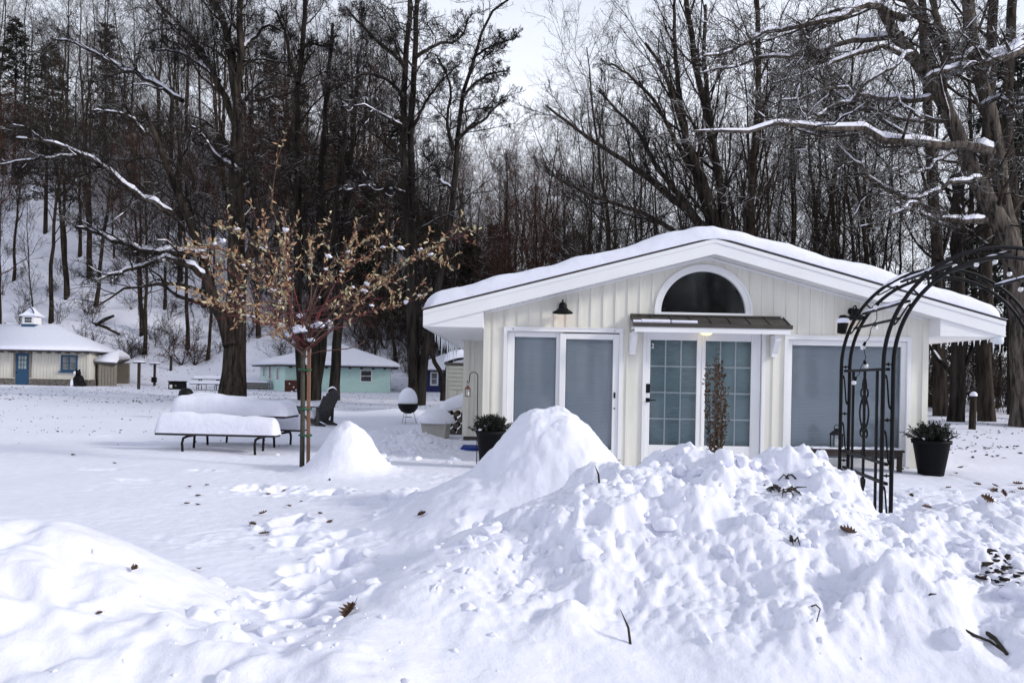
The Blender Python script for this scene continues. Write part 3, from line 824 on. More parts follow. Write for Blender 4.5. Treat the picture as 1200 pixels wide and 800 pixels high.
g = MB(); a1 = arc(AW - .05, AH - .05, YF + .03); g.prism(a1, (0, .006, 0)); g.build('pane', M['glass'], aw)
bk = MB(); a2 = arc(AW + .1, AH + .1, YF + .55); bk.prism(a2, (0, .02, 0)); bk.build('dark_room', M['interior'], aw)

# canopy over the entrance
c0, c1 = PX(738, 378, YF), PX(916, 378, YF)
cf0, cf1 = c0 - .0, c1 + .03
YC = YF - .36
zb_, zf_ = PZ(828, 372, YF) , PZ(830, 380.5, YC)
cn = MB()
cn.prism([(cf0, YF - .024, zb_ + .01), (cf0, YC, zf_), (cf0, YC, zf_ - .025), (cf0, YF - .024, zb_ - .03)], (cf1 - cf0, 0, 0))
for k in range(9):   # standing ribs of the metal sheet
    xx = cf0 + .012 + (cf1 - cf0 - .036) * k / 8
    cn.prism([(xx, YF - .026, zb_ + .011), (xx, YC + .004, zf_ + .001), (xx, YC + .004, zf_ + .018), (xx, YF - .026, zb_ + .026)], (.014, 0, 0))
cn.box((cf0 - .008, YC - .012, zf_ - .045), (cf1 + .008, YC - .001, zf_ + .016))
cn.box((cf0, YF - .045, zb_ + .012), (cf1 - .06, YF - .0235, zb_ + .035))
can = cn.build('canopy', M['bronze_metal'], house)
cfm = MB(); cfm.box((cf0 + .02, YC + .002, zf_ - .125), (cf1 - .02, YC + .03, zf_ - .026)); cfm.box((cf0 + .02, YC + .031, zf_ - .1), (cf1 - .02, YF - .024, zf_ - .085))
for xx in (cf0 + .02, cf1 - .05): cfm.box((xx, YC + .031, zf_ - .125), (xx + .03, YF - .024, zf_ - .03))
cfm.build('canopy_fascia', M['white_trim'], can)
for xx in (PX(743, 395, YF - .2), PX(911, 395, YF - .2)):
    b_ = MB()
    yA, zA, zB = YF - .24, zf_ - .125, zf_ - .46
    pf = [(xx - .045, YF - .024, zA - .001), (xx - .045, yA, zA - .001), (xx - .045, yA, zA - .09), (xx - .045, YF - .10, zB + .05), (xx - .045, YF - .10, zB), (xx - .045, YF - .024, zB)]
    b_.prism(pf, (.09, 0, 0)); b_.build('bracket', M['white_trim'], can)
sn = MB()
for (a, b, h) in ((743, 752, .03), (752.5, 786, .042), (788, 818, .035)):
    xa, xb = PX(a, 375, YC), PX(b, 375, YC)
    pr = [(xa + .0, YC + .10, zf_ + .044), (xa, YC + .012, zf_ + .012), (xa, YC + .004, zf_ + .016 + h * .6), (xa, YC + .05, zf_ + .03 + h), (xa, YC + .12, zf_ + .05 + h * .5)]
    sn.prism(pr, (xb - xa, 0, 0))
sn.build('canopy_snow', M['snow_soft'], can)
dl = MB(); dl.lathe([(.09, 0), (.085, -.02), (.05, -.042), (0, -.05)], (PX(828, 386, YF - .15), YF - .15, zf_ - .101), 20)
dl.build('dome_light', M['dome_glow'], can)

# gooseneck barn lamps
def barn_lamp(x, ztop):
    mb = MB(); yo = YF - .19; k = .155
    prof_ = [(.022, .16), (.028, .155), (.05, .14), (.062, .115), (.066, .075), (.09, .05), (.15, .012), (.158, 0), (.155, -.012), (.148, .0), (.088, .04), (.06, .07)]
    mb.lathe(prof_, (x, yo, ztop - .20), 28)
    ob = mb.build('wall_lamp', M['black_metal'], house)
    nk = MB(); nk.lathe([(0, 0), (.05, 0), (.05, .02), (0, .025)], (x, YF - .014, ztop - .07), 16, M=Matrix.Rotation(R(90), 3, 'X'))
    nk.tube([(x, YF - .03, ztop - .07), (x, YF - .07, ztop - .05), (x, YF - .12, ztop - .005), (x, YF - .17, ztop), (x, yo, ztop - .02), (x, yo, ztop - .05)], .011, 8)
    nk.build('gooseneck', M['black_metal'], ob)
    bl = MB(); bl.lathe([(0, .055), (.022, .05), (.03, .02), (.022, -.004), (0, -.012)], (x, yo, ztop - .175), 14); bl.build('lamp_bulb', M['lamp_glow'], ob)
    ld = bpy.data.lights.new('lamp_light', 'POINT'); ld.energy = 0.35; ld.color = (1, .62, .36); ld.shadow_soft_size = .03
    lo_ = bpy.data.objects.new('lamp_light', ld); COL.objects.link(lo_); lo_.location = (x - house.location.x, yo - house.location.y, ztop - .20 - house.location.z); lo_.parent = ob
barn_lamp(PX(659.5, 365, YF - .19), PZ(659.5, 351, YF - .19))
barn_lamp(PX(1003, 375, YF - .19), PZ(1003, 358, YF - .19))

# icicles
rng = random.Random(4)
ic = []
for k in range(16): ic.append((EL + .012, 13.0 + k * .36 + rng.uniform(-.1, .1), rng.uniform(.12, .5)))
for k in range(11): ic.append((ER - .015, 11.28 + k * .16 + rng.uniform(-.04, .04), rng.uniform(.05, .13) if k not in (0, 1) else .24))
for (x, y, l) in ic:
    mb = MB(); r = .012 + l * .02
    mb.tube([(x, y, ZS - .012), (x + rng.uniform(-.004, .004), y, ZS - l * .35), (x + rng.uniform(-.006, .006), y + .003, ZS - l * .7), (x, y, ZS - l)], [r, r * .75, r * .4, .002], 7)
    mb.build('icicle', M['ice'], house)
ck = MB()
v, f = rough_ball(np.random.default_rng(2), .10, 2, .9); ck.add([tuple(p + np.array([ER - .07, 11.29, ZS - .04])) for p in v], [tuple(q) for q in f], True)
ck.build('icicle', M['ice'], house)
# ------------------------------------------------------------------ things about the yard
def conifer_sprigs(rng, n, R0, H0, flat=1.0, leaf=.03, per=26):
    """a bushy evergreen: many short stems set with needles, as arrays"""
    V, Q, k = [], [], 0
    for i in range(n):
        a = rng.uniform(0, 6.28); el = rng.uniform(.15, 1.45)
        d = np.array([math.cos(a) * math.cos(el), math.sin(a) * math.cos(el), math.sin(el) * flat]); L_ = R0 * rng.uniform(.6, 1.1)
        p = np.array([0, 0, 0]) + np.array([rng.normal(0, .05), rng.normal(0, .05), 0])
        for j in range(per):
            t = (j + 1) / per; q = p + d * L_ * t + np.array([0, 0, H0 * (t - .5) * .3 + .10 * t * t * R0])
            dd = d + rng.normal(0, .75, 3); dd /= np.linalg.norm(dd); s = np.cross(dd, rng.normal(size=3)); s /= np.linalg.norm(s)
            l = leaf * rng.uniform(.7, 1.3); w_ = l * .16
            V += [q - s * w_, q + s * w_, q + s * w_ * .4 + dd * l, q - s * w_ * .4 + dd * l]; Q.append((k, k+1, k+2, k+3)); k += 4
    return np.array(V), np.array(Q)

def potted_shrub(loc, label, Rt, Rb, Hp, Rs, seed, square=False):
    t = thing('potted_shrub', label, 'potted plant', loc, rotz=R(8), group='black planters with evergreens beside the cottage')
    mb = MB(); k = 4 if square else 32; f = 1.28 if square else 1
    Mx = Matrix.Rotation(R(45), 3, 'Z') if square else None
    mb.lathe([(Rb * f * .9, 0), (Rb * f, .01), (Rt * f * .97, Hp * .90), (Rt * f * 1.05, Hp * .905), (Rt * f * 1.07, Hp), (Rt * f * .98, Hp), (Rt * f * .93, Hp * .93), (0, Hp * .92)], (0, 0, 0), k, M=Mx, smooth=not square)
    mb.build('pot', M['black_plastic'], t)
    rng = np.random.default_rng(seed)
    v, q = conifer_sprigs(rng, 300, Rs, .1, .75, .042, 24)
    link_mesh('foliage', mesh_arrays('foliage', v + np.array([0, 0, Hp * .95]), q, smooth=False), M['needle'], t)
    sv, sf, n = [], [], 0
    for i in range(9):
        a = rng.uniform(0, 6.28); rr = rng.uniform(.1, .8) * Rs
        b, c = rough_ball(rng, rng.uniform(.03, .06), 2, .5)
        sv.append(b + np.array([rr * math.cos(a), rr * math.sin(a), Hp * .98 + (Rs - rr) * .45])); sf.append(c + n); n += len(b)
    link_mesh('snow_clumps', mesh_arrays('snow_clumps', np.concatenate(sv), None, np.concatenate(sf)), M['snow'], t)
    return t
p = P(575, 530, 10.7); potted_shrub((p.x, p.y, -.02), 'tapered black planter with a small evergreen in front of the left patio door', .21, .15, .56, .27, 3)
p = P(1091, 551, 11.0); potted_shrub((p.x, p.y, Hs(p.x, p.y) - .02), 'tall black tapered pot with a spreading evergreen at the right corner of the cream wall', .255, .17, .53, .31, 9)

# bench under the right window with a lantern on it
bx0, bx1, by = PX(952, 520, 11.05), PX(1061, 520, 11.05), 11.05
bench = thing('low_bench', 'long dark brown bench dusted with snow under the right patio window', 'bench', ((bx0 + bx1) / 2, by, 0), world=True)
mb = MB()
for k in range(3): mb.bbox((bx0, by + k * .105, .30), (bx1, by + k * .105 + .095, .335), .006)
mb.build('seat', M['dark_wood'], bench)
mb = MB(); mb.box((bx0 + .03, by + .012, .235), (bx1 - .03, by + .03, .298)); mb.box((bx0 + .03, by + .27, .235), (bx1 - .03, by + .288, .298)); mb.build('apron', M['dark_wood'], bench)
for xx in (bx0 + .02, bx1 - .09):
    for yy in (by + .005, by + .235):
        lg = MB(); lg.bbox((xx, yy + .031, -.15), (xx + .07, yy + .07, .299), .006); lg.build('leg', M['dark_wood'], bench)
snow_slab('snow_dusting', lambda X, Y: np.full(np.shape(X), .336), bx0 + .02, bx1 - .02, by + .03, by + .29, .018, .02, bench, 31, step=.03, grow=0, amp=.012, mat='snow_soft', nscale=6)

def lantern(name, label, loc, s, roofmat, group=None, hang=False):
    t = thing(name, label, 'lantern', loc, group=group)
    mb = MB(); mb.bbox((-.055*s, -.055*s, 0), (.055*s, .055*s, .015*s), .003)
    for a in (-1, 1):
        for b in (-1, 1): mb.box((a*.05*s-.005*s, b*.05*s-.005*s, .015*s), (a*.05*s+.005*s, b*.05*s+.005*s, .16*s))
    mb.build('frame', M[roofmat], t)
    mb = MB(); mb.lathe([(.088*s, .16*s), (.085*s, .17*s), (.05*s, .205*s), (.03*s, .215*s), (.03*s, .235*s), (0, .24*s)], (0, 0, 0), 4, M=Matrix.Rotation(R(45), 3, 'Z'), smooth=False)
    rf_ = mb.build('roof', M[roofmat], t)
    rg = MB(); rg.tube([(.028*s*math.cos(a), 0, .255*s + .028*s*math.sin(a)) for a in np.linspace(0, 2*PI, 15)], .004*s, 6); rg.build('ring', M[roofmat], rf_)
    cdl = MB(); cdl.lathe([(0, .015*s), (.03*s, .016*s), (.03*s, .11*s), (.02*s, .105*s), (0, .105*s)], (0, 0, 0), 14); cdl.build('candle', M['candle'], t)
    gp = MB(); gp.box((-.044*s, -.049*s, .016*s), (.044*s, -.047*s, .159*s)); gp.build('glass', M['clear_glass'], t)
    return t
lp = P(980, 520, 11.2)
lantern('lantern', 'small black lantern with a pale candle standing on the dark bench', (lp.x, 11.2, .337), 1.25, 'black_metal')

# shepherd hook with a hanging lantern by the planter
hy = 11.2; hx0 = PX(558.5, 520, hy); hz = PZ(552, 436, hy)
hook = thing('shepherd_hook', 'thin black shepherd hook standing beside the planter at the left corner', 'garden hook', (hx0, hy, 0), world=True)
hk = MB(); rr = .062
pts = [(hx0 + .006, hy, -.1), (hx0 + .003, hy, .6), (hx0, hy, hz - rr)] + [(hx0 - rr + rr * math.cos(a), hy, hz - rr + rr * math.sin(a)) for a in np.linspace(.25, PI, 10)]
pts += [(hx0 - 2*rr - .005, hy, hz - rr - .05), (hx0 - 2*rr - .004, hy, hz - rr - .085), (hx0 - 2*rr - .022, hy, hz - rr - .10), (hx0 - 2*rr - .036, hy, hz - rr - .085), (hx0 - 2*rr - .036, hy, hz - rr - .06)]
hk.tube(pts, .0065, 8); hk.build('rod', M['black_metal'], hook)
lantern('lantern', 'copper roofed candle lantern hanging from the shepherd hook', (hx0 - 2*rr - .025, hy, hz - rr - .105 - .283 * .72), .72, 'copper')

# steps, mat and bits at the left corner
mt = MB(); a = P(541, 530, 13.2); hz_ = float(np.max(Hm(np.array([a.x, a.x + .4, a.x + .8]), np.array([13.2, 13.2, 13.2])))); mt.bbox((a.x, 12.9, hz_ - .02), (a.x + .62, 13.5, hz_ + .025), .01)
tag(mt.build('door_mat', M['blue_mat']), 'bright blue mat half buried in snow at the foot of the wing wall', 'mat')

# woodpile under snow and the pale tub in front of it
wp = P(533, 492, 17.0)
wood = thing('woodpile', 'stack of brown logs under a snow cap beside the wing wall', 'woodpile', (wp.x + .15, 17.2, -.05), world=True)
for r_ in range(4):
    for c_ in range(4):
        q = MB(); yy, xx, zz = 16.9, wp.x - .22 + c_ * .17 + (r_ % 2) * .08, .06 + r_ * .13
        q.tube([(xx, yy, zz), (xx + .01, yy + .35, zz + .006), (xx, yy + .7, zz)], .066, 9); q.build('log', M['weathered'], wood)
snow_slab('snow_cap', lambda X, Y: .58 + .12 * np.sin((X - wp.x) * 2.6 + .3), wp.x - .33, wp.x + .5, 16.85, 17.7, .24, .2, wood, 41, amp=.02, step=.05, grow=.04, mat='snow_soft', under=.05)
tb = P(511, 509, 16.0)
tub = thing('planter_tub', 'square pale grey planter tub heaped with snow', 'planter', (tb.x, 16.0, -.05))
mb = MB(); mb.lathe([(.31, 0), (.33, .02), (.385, .36), (.41, .365), (.41, .40), (.36, .40), (.35, .34), (0, .34)], (0, 0, 0), 4, M=Matrix.Rotation(R(38), 3, 'Z'), smooth=False); mb.build('tub', M['tub'], tub)
mb = MB(); mb.lathe([(.40, .36), (.41, .41), (.36, .50), (.27, .585), (.15, .64), (0, .66)], (0, 0, 0), 20); mb.build('snow_cap', M['snow_soft'], tub)

# kettle grill with an egg of snow on it
gp_ = ground_hit(478, 496)
gy = gp_.y; s_ = gy / 20.0
gr = thing('kettle_grill', 'black kettle grill on thin legs topped with an egg of snow', 'grill', (gp_.x, gy, gp_.z - .03))
mb = MB(); mb.lathe([(0, .30), (.08, .305), (.19, .36), (.265, .46), (.285, .56), (.29, .575), (.275, .58), (.25, .50), (0, .45)], (0, 0, 0), 28); mb.build('bowl', M['black_metal'], gr)
for a in (20, 140, 260):
    mb = MB(); c, s = math.cos(R(a)), math.sin(R(a)); mb.tube([(c*.15, s*.15, .36), (c*.25, s*.25, 0)], .010, 7); mb.build('leg', M['steel'], gr)
mb = MB(); mb.lathe([(0, .20), (.11, .20), (.12, .215), (0, .22)], (0, 0, 0), 18); mb.build('ash_catcher', M['steel'], gr)
mb = MB(); mb.lathe([(0, .47), (.25, .53), (.265, .62), (.265, .70), (.24, .82), (.18, .93), (.10, 1.0), (0, 1.03)], (-.01, 0, 0), 28, sy=.95); mb.build('snow_cap', M['snow_soft'], gr)
mb = MB(); mb.tube([(.28, -.02, .54), (.33, -.02, .55), (.33, -.02, .50)], .01, 6); mb.build('handle', M['dark_wood'], gr)

# picnic tables -----------------------------------------------------------------
def picnic_table(label, group, L_=1.83, W_=.70, top_z=.74, sink=.18, T=.22, seat_T=.19, seed=1, slats=5):
    t = thing('picnic_table', label, 'picnic table', (0, 0, 0), group=group)
    mb = MB()
    for k in range(slats):
        y0 = -W_/2 + W_ * k / slats; mb.bbox((-L_/2, y0, top_z - .038), (L_/2, y0 + W_/slats - .008, top_z), .005)
    mb.build('tabletop', M['grey_wood'], t)
    seats = []
    for s in (-1, 1):
        mb = MB()
        for k in range(2): mb.bbox((-L_/2, s*.66 - .13 + k*.132, .42), (L_/2, s*.66 - .13 + k*.132 + .124, .456), .005)
        seats.append(mb.build('seat', M['grey_wood'], t))
    for xx in (-L_*.30, L_*.30):      # tube end frames, each bent in one piece
        for s in (-1, 1):
            mb = MB(); mb.tube([(xx, s*.20, top_z - .06), (xx, s*.22, .5), (xx, s*.26, .12), (xx, s*.30, 0), (xx, s*.62, 0)], .021, 8); mb.build('leg', M['black_metal'], t)
            mb = MB(); mb.tube([(xx + .09, s*.25, .40), (xx + .09, s*.66, .40), (xx + .09, s*.80, .38), (xx + .09, s*.84, .30), (xx + .09, s*.80, .05), (xx + .09, s*.62, 0)], .021, 8); mb.build('seat_bracket', M['black_metal'], t)
        mb = MB(); mb.tube([(xx, -.33, top_z - .06), (xx, .33, top_z - .06)], .02, 8); mb.build('crossbar', M['black_metal'], t)
    snow_slab('snow_cap', lambda X, Y: np.full(np.shape(X), top_z + .001), -L_/2, L_/2, -W_/2, W_/2, T, .17, t, seed, step=.05, grow=.02, amp=.012, mat='snow_soft')
    for s, st in zip((-1, 1), seats):
        snow_slab('snow_cap', lambda X, Y: np.full(np.shape(X), .457), -L_/2, L_/2, s*.66 - .13, s*.66 + .13, seat_T, .11, st, seed + 5, step=.05, grow=.02, amp=.010, mat='snow_soft')
    return t
# the near one: scaled from the picture
yT = 12.6
pt = picnic_table('large picnic table with deep snow on its grey top and benches beside the staked sapling', None, L_=2.0, T=.30, seat_T=.27, seed=51)
pc = P(277, 486, 12.9); pt.location = (pc.x + .0, 12.85, PZ(271, 487.5, 12.6) - .72); pt.rotation_euler.z = R(-3)
pf = ground_hit(240, 457)
ft = picnic_table('small distant picnic table capped with snow at the foot of the wooded slope', None, L_=1.75, W_=.72, T=.20, seat_T=.16, seed=61)
ft.location = (pf.x + .25, pf.y, pf.z - .06); ft.rotation_euler.z = R(4)

# Adirondack chair --------------------------------------------------------------
def adirondack(loc, rz):
    t = thing('adirondack_chair', 'dark brown slatted Adirondack chair with snow on its seat facing the picnic table', 'chair', loc, rz)
    mt_ = M['grey_wood']
    for s in (-1, 1):    # faces -X
        mb = MB(); mb.beam((-.36, s*.27, 0), (-.36, s*.27, .50), .03, .09, (1, 0, 0)); mb.build('front_leg', mt_, t)
        mb = MB(); mb.beam((-.40, s*.235, .33), (.42, s*.235, .02), .028, .13); mb.build('rear_leg', mt_, t)
        mb = MB(); mb.bbox((-.44, s*.29 - .065, .50), (.30, s*.29 + .065, .525), .008); mb.build('armrest', mt_, t)
        mb = MB(); mb.beam((.24, s*.29, .50), (.24, s*.27, .0), .03, .08, (1, 0, 0)); mb.build('arm_support', mt_, t)
    mb = MB()
    for k in range(6): x = -.38 + k*.088; mb.beam((x, -.26, .34 - k*.030), (x, .26, .34 - k*.030), .08, .02)
    st = mb.build('seat', mt_, t)
    mb = MB()
    for k in range(7):
        y = -.24 + k*.08; h = .92 - .16 * abs((k - 3) / 3) ** 2
        mb.prism([(.10, y - .036, .16), (.10, y + .036, .16), (.10 + h*.42, y*1.15 + .040, .16 + h*.84), (.10 + h*.42, y*1.15 - .040, .16 + h*.84)], (.02, 0, -.01))
    mb.beam((.23, -.29, .42), (.23, .29, .42), .06, .025); mb.beam((.40, -.25, .78), (.40, .25, .78), .05, .02)
    bk_ = mb.build('backrest', mt_, t)
    snow_slab('snow_cap', lambda X, Y: .365 - .33 * (X + .38), -.43, .10, -.25, .25, .24, .15, st, 71, step=.04, grow=.0, amp=.01, mat='snow_soft')
    mb = MB(); mb.tube([(.42 + .015, -.2, .93), (.445, -.08, .995), (.455, 0, 1.01), (.445, .08, .995), (.43, .2, .94)], [.008, .02, .022, .02, .008], 8); mb.build('snow_cap', M['snow_soft'], bk_)
    return t
ap = ground_hit(373, 498); ch = adirondack((ap.x - .03, ap.y, ap.z - .05), R(-24))
ch.scale = (1.0, 1.0, 1.0)

# half buried dark dome beside the far heap
ob = P(218, 461, 20.6); mb = MB(); mb.lathe([(.0, .38), (.10, .36), (.18, .28), (.20, .18), (.2, -.2), (0, -.2)], (0, 0, 0), 20)
o_ = mb.build('fire_bowl', M['black_metal']); o_.location = (ob.x, 20.6, ob.z - .22); tag(o_, 'dark rounded lid poking out of the snow behind the large picnic table', 'fire bowl')

# bird feeder posts -----------------------------------------------------------------
def feeder(px, py, top_py, label, box=False):
    g = ground_hit(px, py); Yq = g.y; zt = PZ(px, top_py, Yq)
    t = thing('bird_feeder', label, 'bird feeder', (g.x, Yq, g.z), group='post feeders on the far lawn', world=True)
    mb = MB(); mb.bbox((g.x - .075, Yq - .06, g.z - .2), (g.x + .075, Yq + .06, zt - .08), .01); mb.build('post', M['dark_wood'], t)
    mb = MB(); mb.bbox((g.x - .27, Yq - .25, zt - .08), (g.x + .27, Yq + .25, zt - .02), .01); tr = mb.build('tray', M['dark_wood'], t)
    snow_slab('snow_cap', lambda X, Y: np.full(np.shape(X), zt - .018), g.x - .27, g.x + .27, Yq - .25, Yq + .25, .10, .1, tr, 81, step=.08, grow=0, amp=.01, mat='snow_soft')
    if box: mb = MB(); mb.bbox((g.x - .17, Yq - .16, g.z + .25), (g.x + .17, Yq + .02, g.z + .62), .02); mb.build('box', M['black_plastic'], t)
feeder(162.5, 456, 424, 'bird feeder post with a wide snow covered tray, closer to the cream cottage')
feeder(181, 452, 425.5, 'bird feeder post with a black box low on its side and a thin snowy tray', True)
g = ground_hit(208, 456)
bn = thing('storage_box', 'low black storage box with a pale notice on its front on the far lawn', 'storage box', (g.x, g.y, g.z))
mb = MB(); mb.bbox((-.42, -.35, -.1), (.42, .35, .42), .04); mb.build('body', M['black_plastic'], bn)
mb = MB(); mb.bbox((-.45, -.38, .42), (.45, .38, .50), .03); mb.build('lid', M['black_plastic'], bn)
mb = MB(); mb.box((-.33, -.358, .08), (-.16, -.351, .28)); mb.build('notice', M['candle'], bn)
mb = MB(); mb.lathe([(0, 0), (.07, 0), (.07, .004), (0, .004)], (.04, -.351, .22), 4, M=Matrix.Rotation(R(90), 3, 'X')); mb.build('emblem', M['taupe'], bn)
# low timber rails beyond the big tree
a, b = ground_hit(285, 456), ground_hit(306, 456)
fe = thing('timber_edging', 'low stack of snowy timber rails between the big tree and the mint cottage', 'timber edging', ((a.x + b.x) / 2, a.y, a.z), world=True)
for k in range(3):
    mb = MB(); mb.beam((a.x - .2, a.y, a.z + .1 + k * .14), (b.x + .8, a.y, a.z + .1 + k * .14), .12, .12); mb.build('rail', M['weathered'], fe)
snow_slab('snow_cap', lambda X, Y: np.full(np.shape(X), a.z + .455), a.x - .2, b.x + .8, a.y - .08, a.y + 1.0, .16, .1, fe, 83, step=.12, grow=0, amp=.01, mat='snow_soft')

# standing posts
def post(px, py, top_py, w_, label, name='wooden_post', snowcap=True):
    g = ground_hit(px, py); zt = PZ(px, top_py, g.y)
    t = thing(name, label, 'post', (g.x, g.y, g.z), world=True)
    mb = MB(); mb.tube([(g.x, g.y, g.z - .3), (g.x + .02, g.y, (g.z + zt) / 2), (g.x + .03, g.y, zt)], w_, 9); mb.build('shaft', M['bark_near'], t)
    if snowcap: mb = MB(); mb.lathe([(w_ * 1.05, 0), (w_ * 1.0, .06), (w_ * .6, .12), (0, .14)], (g.x + .03, g.y, zt - .02), 12); mb.build('snow_cap', M['snow_soft'], t)
post(1139, 503, 463, .10, 'short dark wooden post with a snow cap among the trees right of the cottage')
post(200, 434, 417, .10, 'dark leaning stake on the snowy slope behind the storage box', snowcap=False)

# ------------------------------------------------------------------ garden arch
YN, YFAR = 4.6, 5.5
RA = .745; XA = PX(1034, 436, YN) + RA + .006; ZSP = PZ(1172, 288, YN) - RA - .007
arch = thing('garden_arch', 'black wrought iron garden arch with scrollwork rising behind the ploughed snow bank', 'garden arch', (XA, (YN + YFAR) / 2, 0), world=True)
XF = PX(985, 436, YFAR) + RA + .006      # the far hoop stands a touch to the right
def hoop(xc, y, r, zb=-.12):
    return [(xc - r, y, zb), (xc - r, y, .5), (xc - r, y, 1.0), (xc - r, y, ZSP)] + [(xc - r * math.cos(a), y, ZSP + r * math.sin(a)) for a in np.linspace(.08, PI - .08, 44)] + [(xc + r, y, ZSP), (xc + r, y, 1.0), (xc + r, y, .5), (xc + r, y, zb)]
def spiral_s(p0, p1, side, amp=.02, n=44):
    """an S scroll from p0 to p1: straight in the middle, curling up tight at both ends"""
    p0, p1, side = Vector(p0), Vector(p1), Vector(side).normalized(); d = p1 - p0; L_ = d.length; d.normalize()
    t = np.linspace(-1, 1, n + 1); th = 5.6 * np.abs(t) ** 5 ; th = np.where(t < 0, th, th)       # heading turns the same way about the middle: an S
    x = np.cumsum(np.sin(th + .25)); y = np.cumsum(np.cos(th + .25)); x -= (x.max() + x.min()) / 2; y -= (y.max() + y.min()) / 2
    sy_ = L_ / (y.max() - y.min()); sx_ = 2.1 * amp / (x.max() - x.min())
    c = (p0 + p1) / 2
    return [c + d * float(yy * sy_) + side * float(xx * sx_) for xx, yy in zip(x, y)]
fbars = {}
for nm, xc, y in (('near', XA, YN), ('far', XF, YFAR)):
    for r in (RA, RA - .062):
        mb = MB(); mb.tube(hoop(xc, y, r), .0125, 10); mb.build('hoop', M['black_metal'], arch)
    # S scrolls and small ties in the gap between the two tubes
    rm_ = RA - .031
    z = .12
    while z < ZSP - .1:
        for sx in (-1, 1):
            mb = MB(); mb.tube(spiral_s((xc + sx * rm_, y, z), (xc + sx * rm_, y, z + .21), (sx, 0, 0), .021), .0052, 6)
            mb.build('scroll', M['black_metal'], arch)
            mb = MB(); mb.tube([(xc + sx * RA, y, z + .275), (xc + sx * (RA - .062), y, z + .275)], .006, 6); mb.lathe([(0, -.014), (.011, 0), (0, .014)], (xc + sx * rm_, y, z + .275), 8); mb.build('tie', M['black_metal'], arch)
        z += .345
    for a in (20, 48, 76, 104, 132, 160):
        A = R(a); B = R(a + 13)
        q0 = (xc - rm_ * math.cos(A), y, ZSP + rm_ * math.sin(A)); q1 = (xc - rm_ * math.cos(B), y, ZSP + rm_ * math.sin(B))
        mb = MB(); mb.tube(spiral_s(q0, q1, (math.cos((A + B) / 2), 0, -math.sin((A + B) / 2)), .02), .0052, 6); mb.build('scroll', M['black_metal'], arch)
        C_ = R(a + 19.5)
        mb = MB(); mb.tube([(xc - RA * math.cos(C_), y, ZSP + RA * math.sin(C_)), (xc - (RA - .062) * math.cos(C_), y, ZSP + (RA - .062) * math.sin(C_))], .006, 6); mb.build('tie', M['black_metal'], arch)
# purlins joining the hoops
for a in (24, 34, 64, 92, 120, 146, 156):
    A = R(a); mb = MB(); mb.beam((XA - (RA - .03) * math.cos(A), YN, ZSP + (RA - .03) * math.sin(A)), (XF - (RA - .03) * math.cos(A), YFAR, ZSP + (RA - .03) * math.sin(A)), .018, .014)
    pu = mb.build('purlin', M['black_metal'], arch)
    if 24 < a < 150:
        mb = MB(); e0 = Vector((XA - (RA - .03) * math.cos(A), YN, ZSP + (RA - .03) * math.sin(A) + .012)); e1 = Vector((XF - (RA - .03) * math.cos(A), YFAR, ZSP + (RA - .03) * math.sin(A) + .012))
        mb.tube([e0.lerp(e1, t) for t in (.05, .2, .4, .6, .8, .95)], [.004, .011, .013, .009, .012, .004], 8); mb.build('snow_cap', M['snow_soft'], pu)
# side panels
for sx in (-1, 1):
    xn, xf = XA + sx * (RA - .03), XF + sx * (RA - .03)
    def at(t, z): return Vector((xn + (xf - xn) * t, YN + (YFAR - YN) * t, z))
    for z in (1.40, .81, .69, .25):
        mb = MB(); mb.beam(at(0, z), at(1, z), .022, .018); mb.build('rail', M['black_metal'], arch)
    for t in (.22, .50, .78):
        mb = MB(); mb.beam(at(t, .25), at(t, 1.40), .014, .014, (0, 1, 0)); mb.build('baluster', M['black_metal'], arch)
    dr = (at(1, 0) - at(0, 0)).normalized()
    def curl(c, z, s, up, r=.038):
        """a C shaped curl leaving the centre bar"""
        pts = []
        for k in range(20):
            a = -PI / 2 + k / 19 * 1.55 * PI; q = r * (1 - .55 * max(0, k - 8) / 11)
            pts.append(c + dr * s * (r * .9 + q * math.cos(a) * 1.0 - .002) + Vector((0, 0, up * (z + q * math.sin(a)))))
        return pts
    c0_ = at(.50, 0)
    for s in (-1, 1):
        # lyre: bowed sides with scrolled ends
        mb = MB(); lyre = []
        for k in range(15):
            t = k / 14; lyre.append(c0_ + dr * s * (.012 + .082 * math.sin(PI * t) ** .9) + Vector((0, 0, .985 + .25 * t)))
        top_c = [lyre[-1] + dr * s * (.032 - .032 * math.cos(a) * 1.0) + Vector((0, 0, .032 * math.sin(a) * .9 + .01)) for a in np.linspace(.2, 1.5 * PI, 12)]
        bot_c = [lyre[0] + dr * s * (.032 - .032 * math.cos(a)) - Vector((0, 0, .032 * math.sin(a) * .9 + .01)) for a in np.linspace(.2, 1.5 * PI, 12)]
        mb.tube(bot_c[::-1] + lyre + top_c, .0062, 6); mb.build('scroll', M['black_metal'], arch)
        for z0, up in ((1.155, 1), (1.045, -1), (.875, -1), (1.345, -1), (.60, 1)):
            mb = MB(); pts = [c0_ + dr * s * (.004 + .036 * math.sin(a / 1.5)) * 1.0 + Vector((0, 0, z0 + up * (.03 - .034 * math.cos(a)))) for a in np.linspace(0, 1.35 * PI, 14)]
            mb.tube(pts, .0056, 6); mb.build('scroll', M['black_metal'], arch)
# snow caught on the left of the arch
mb = MB(); e = [Vector((XF - (RA) * math.cos(R(a)), YFAR, ZSP + (RA + .014) * math.sin(R(a)))) for a in (52, 58, 64, 70)]
mb.tube(e, [.004, .013, .012, .004], 8); mb.build('snow_cap', M['snow_soft'], arch)

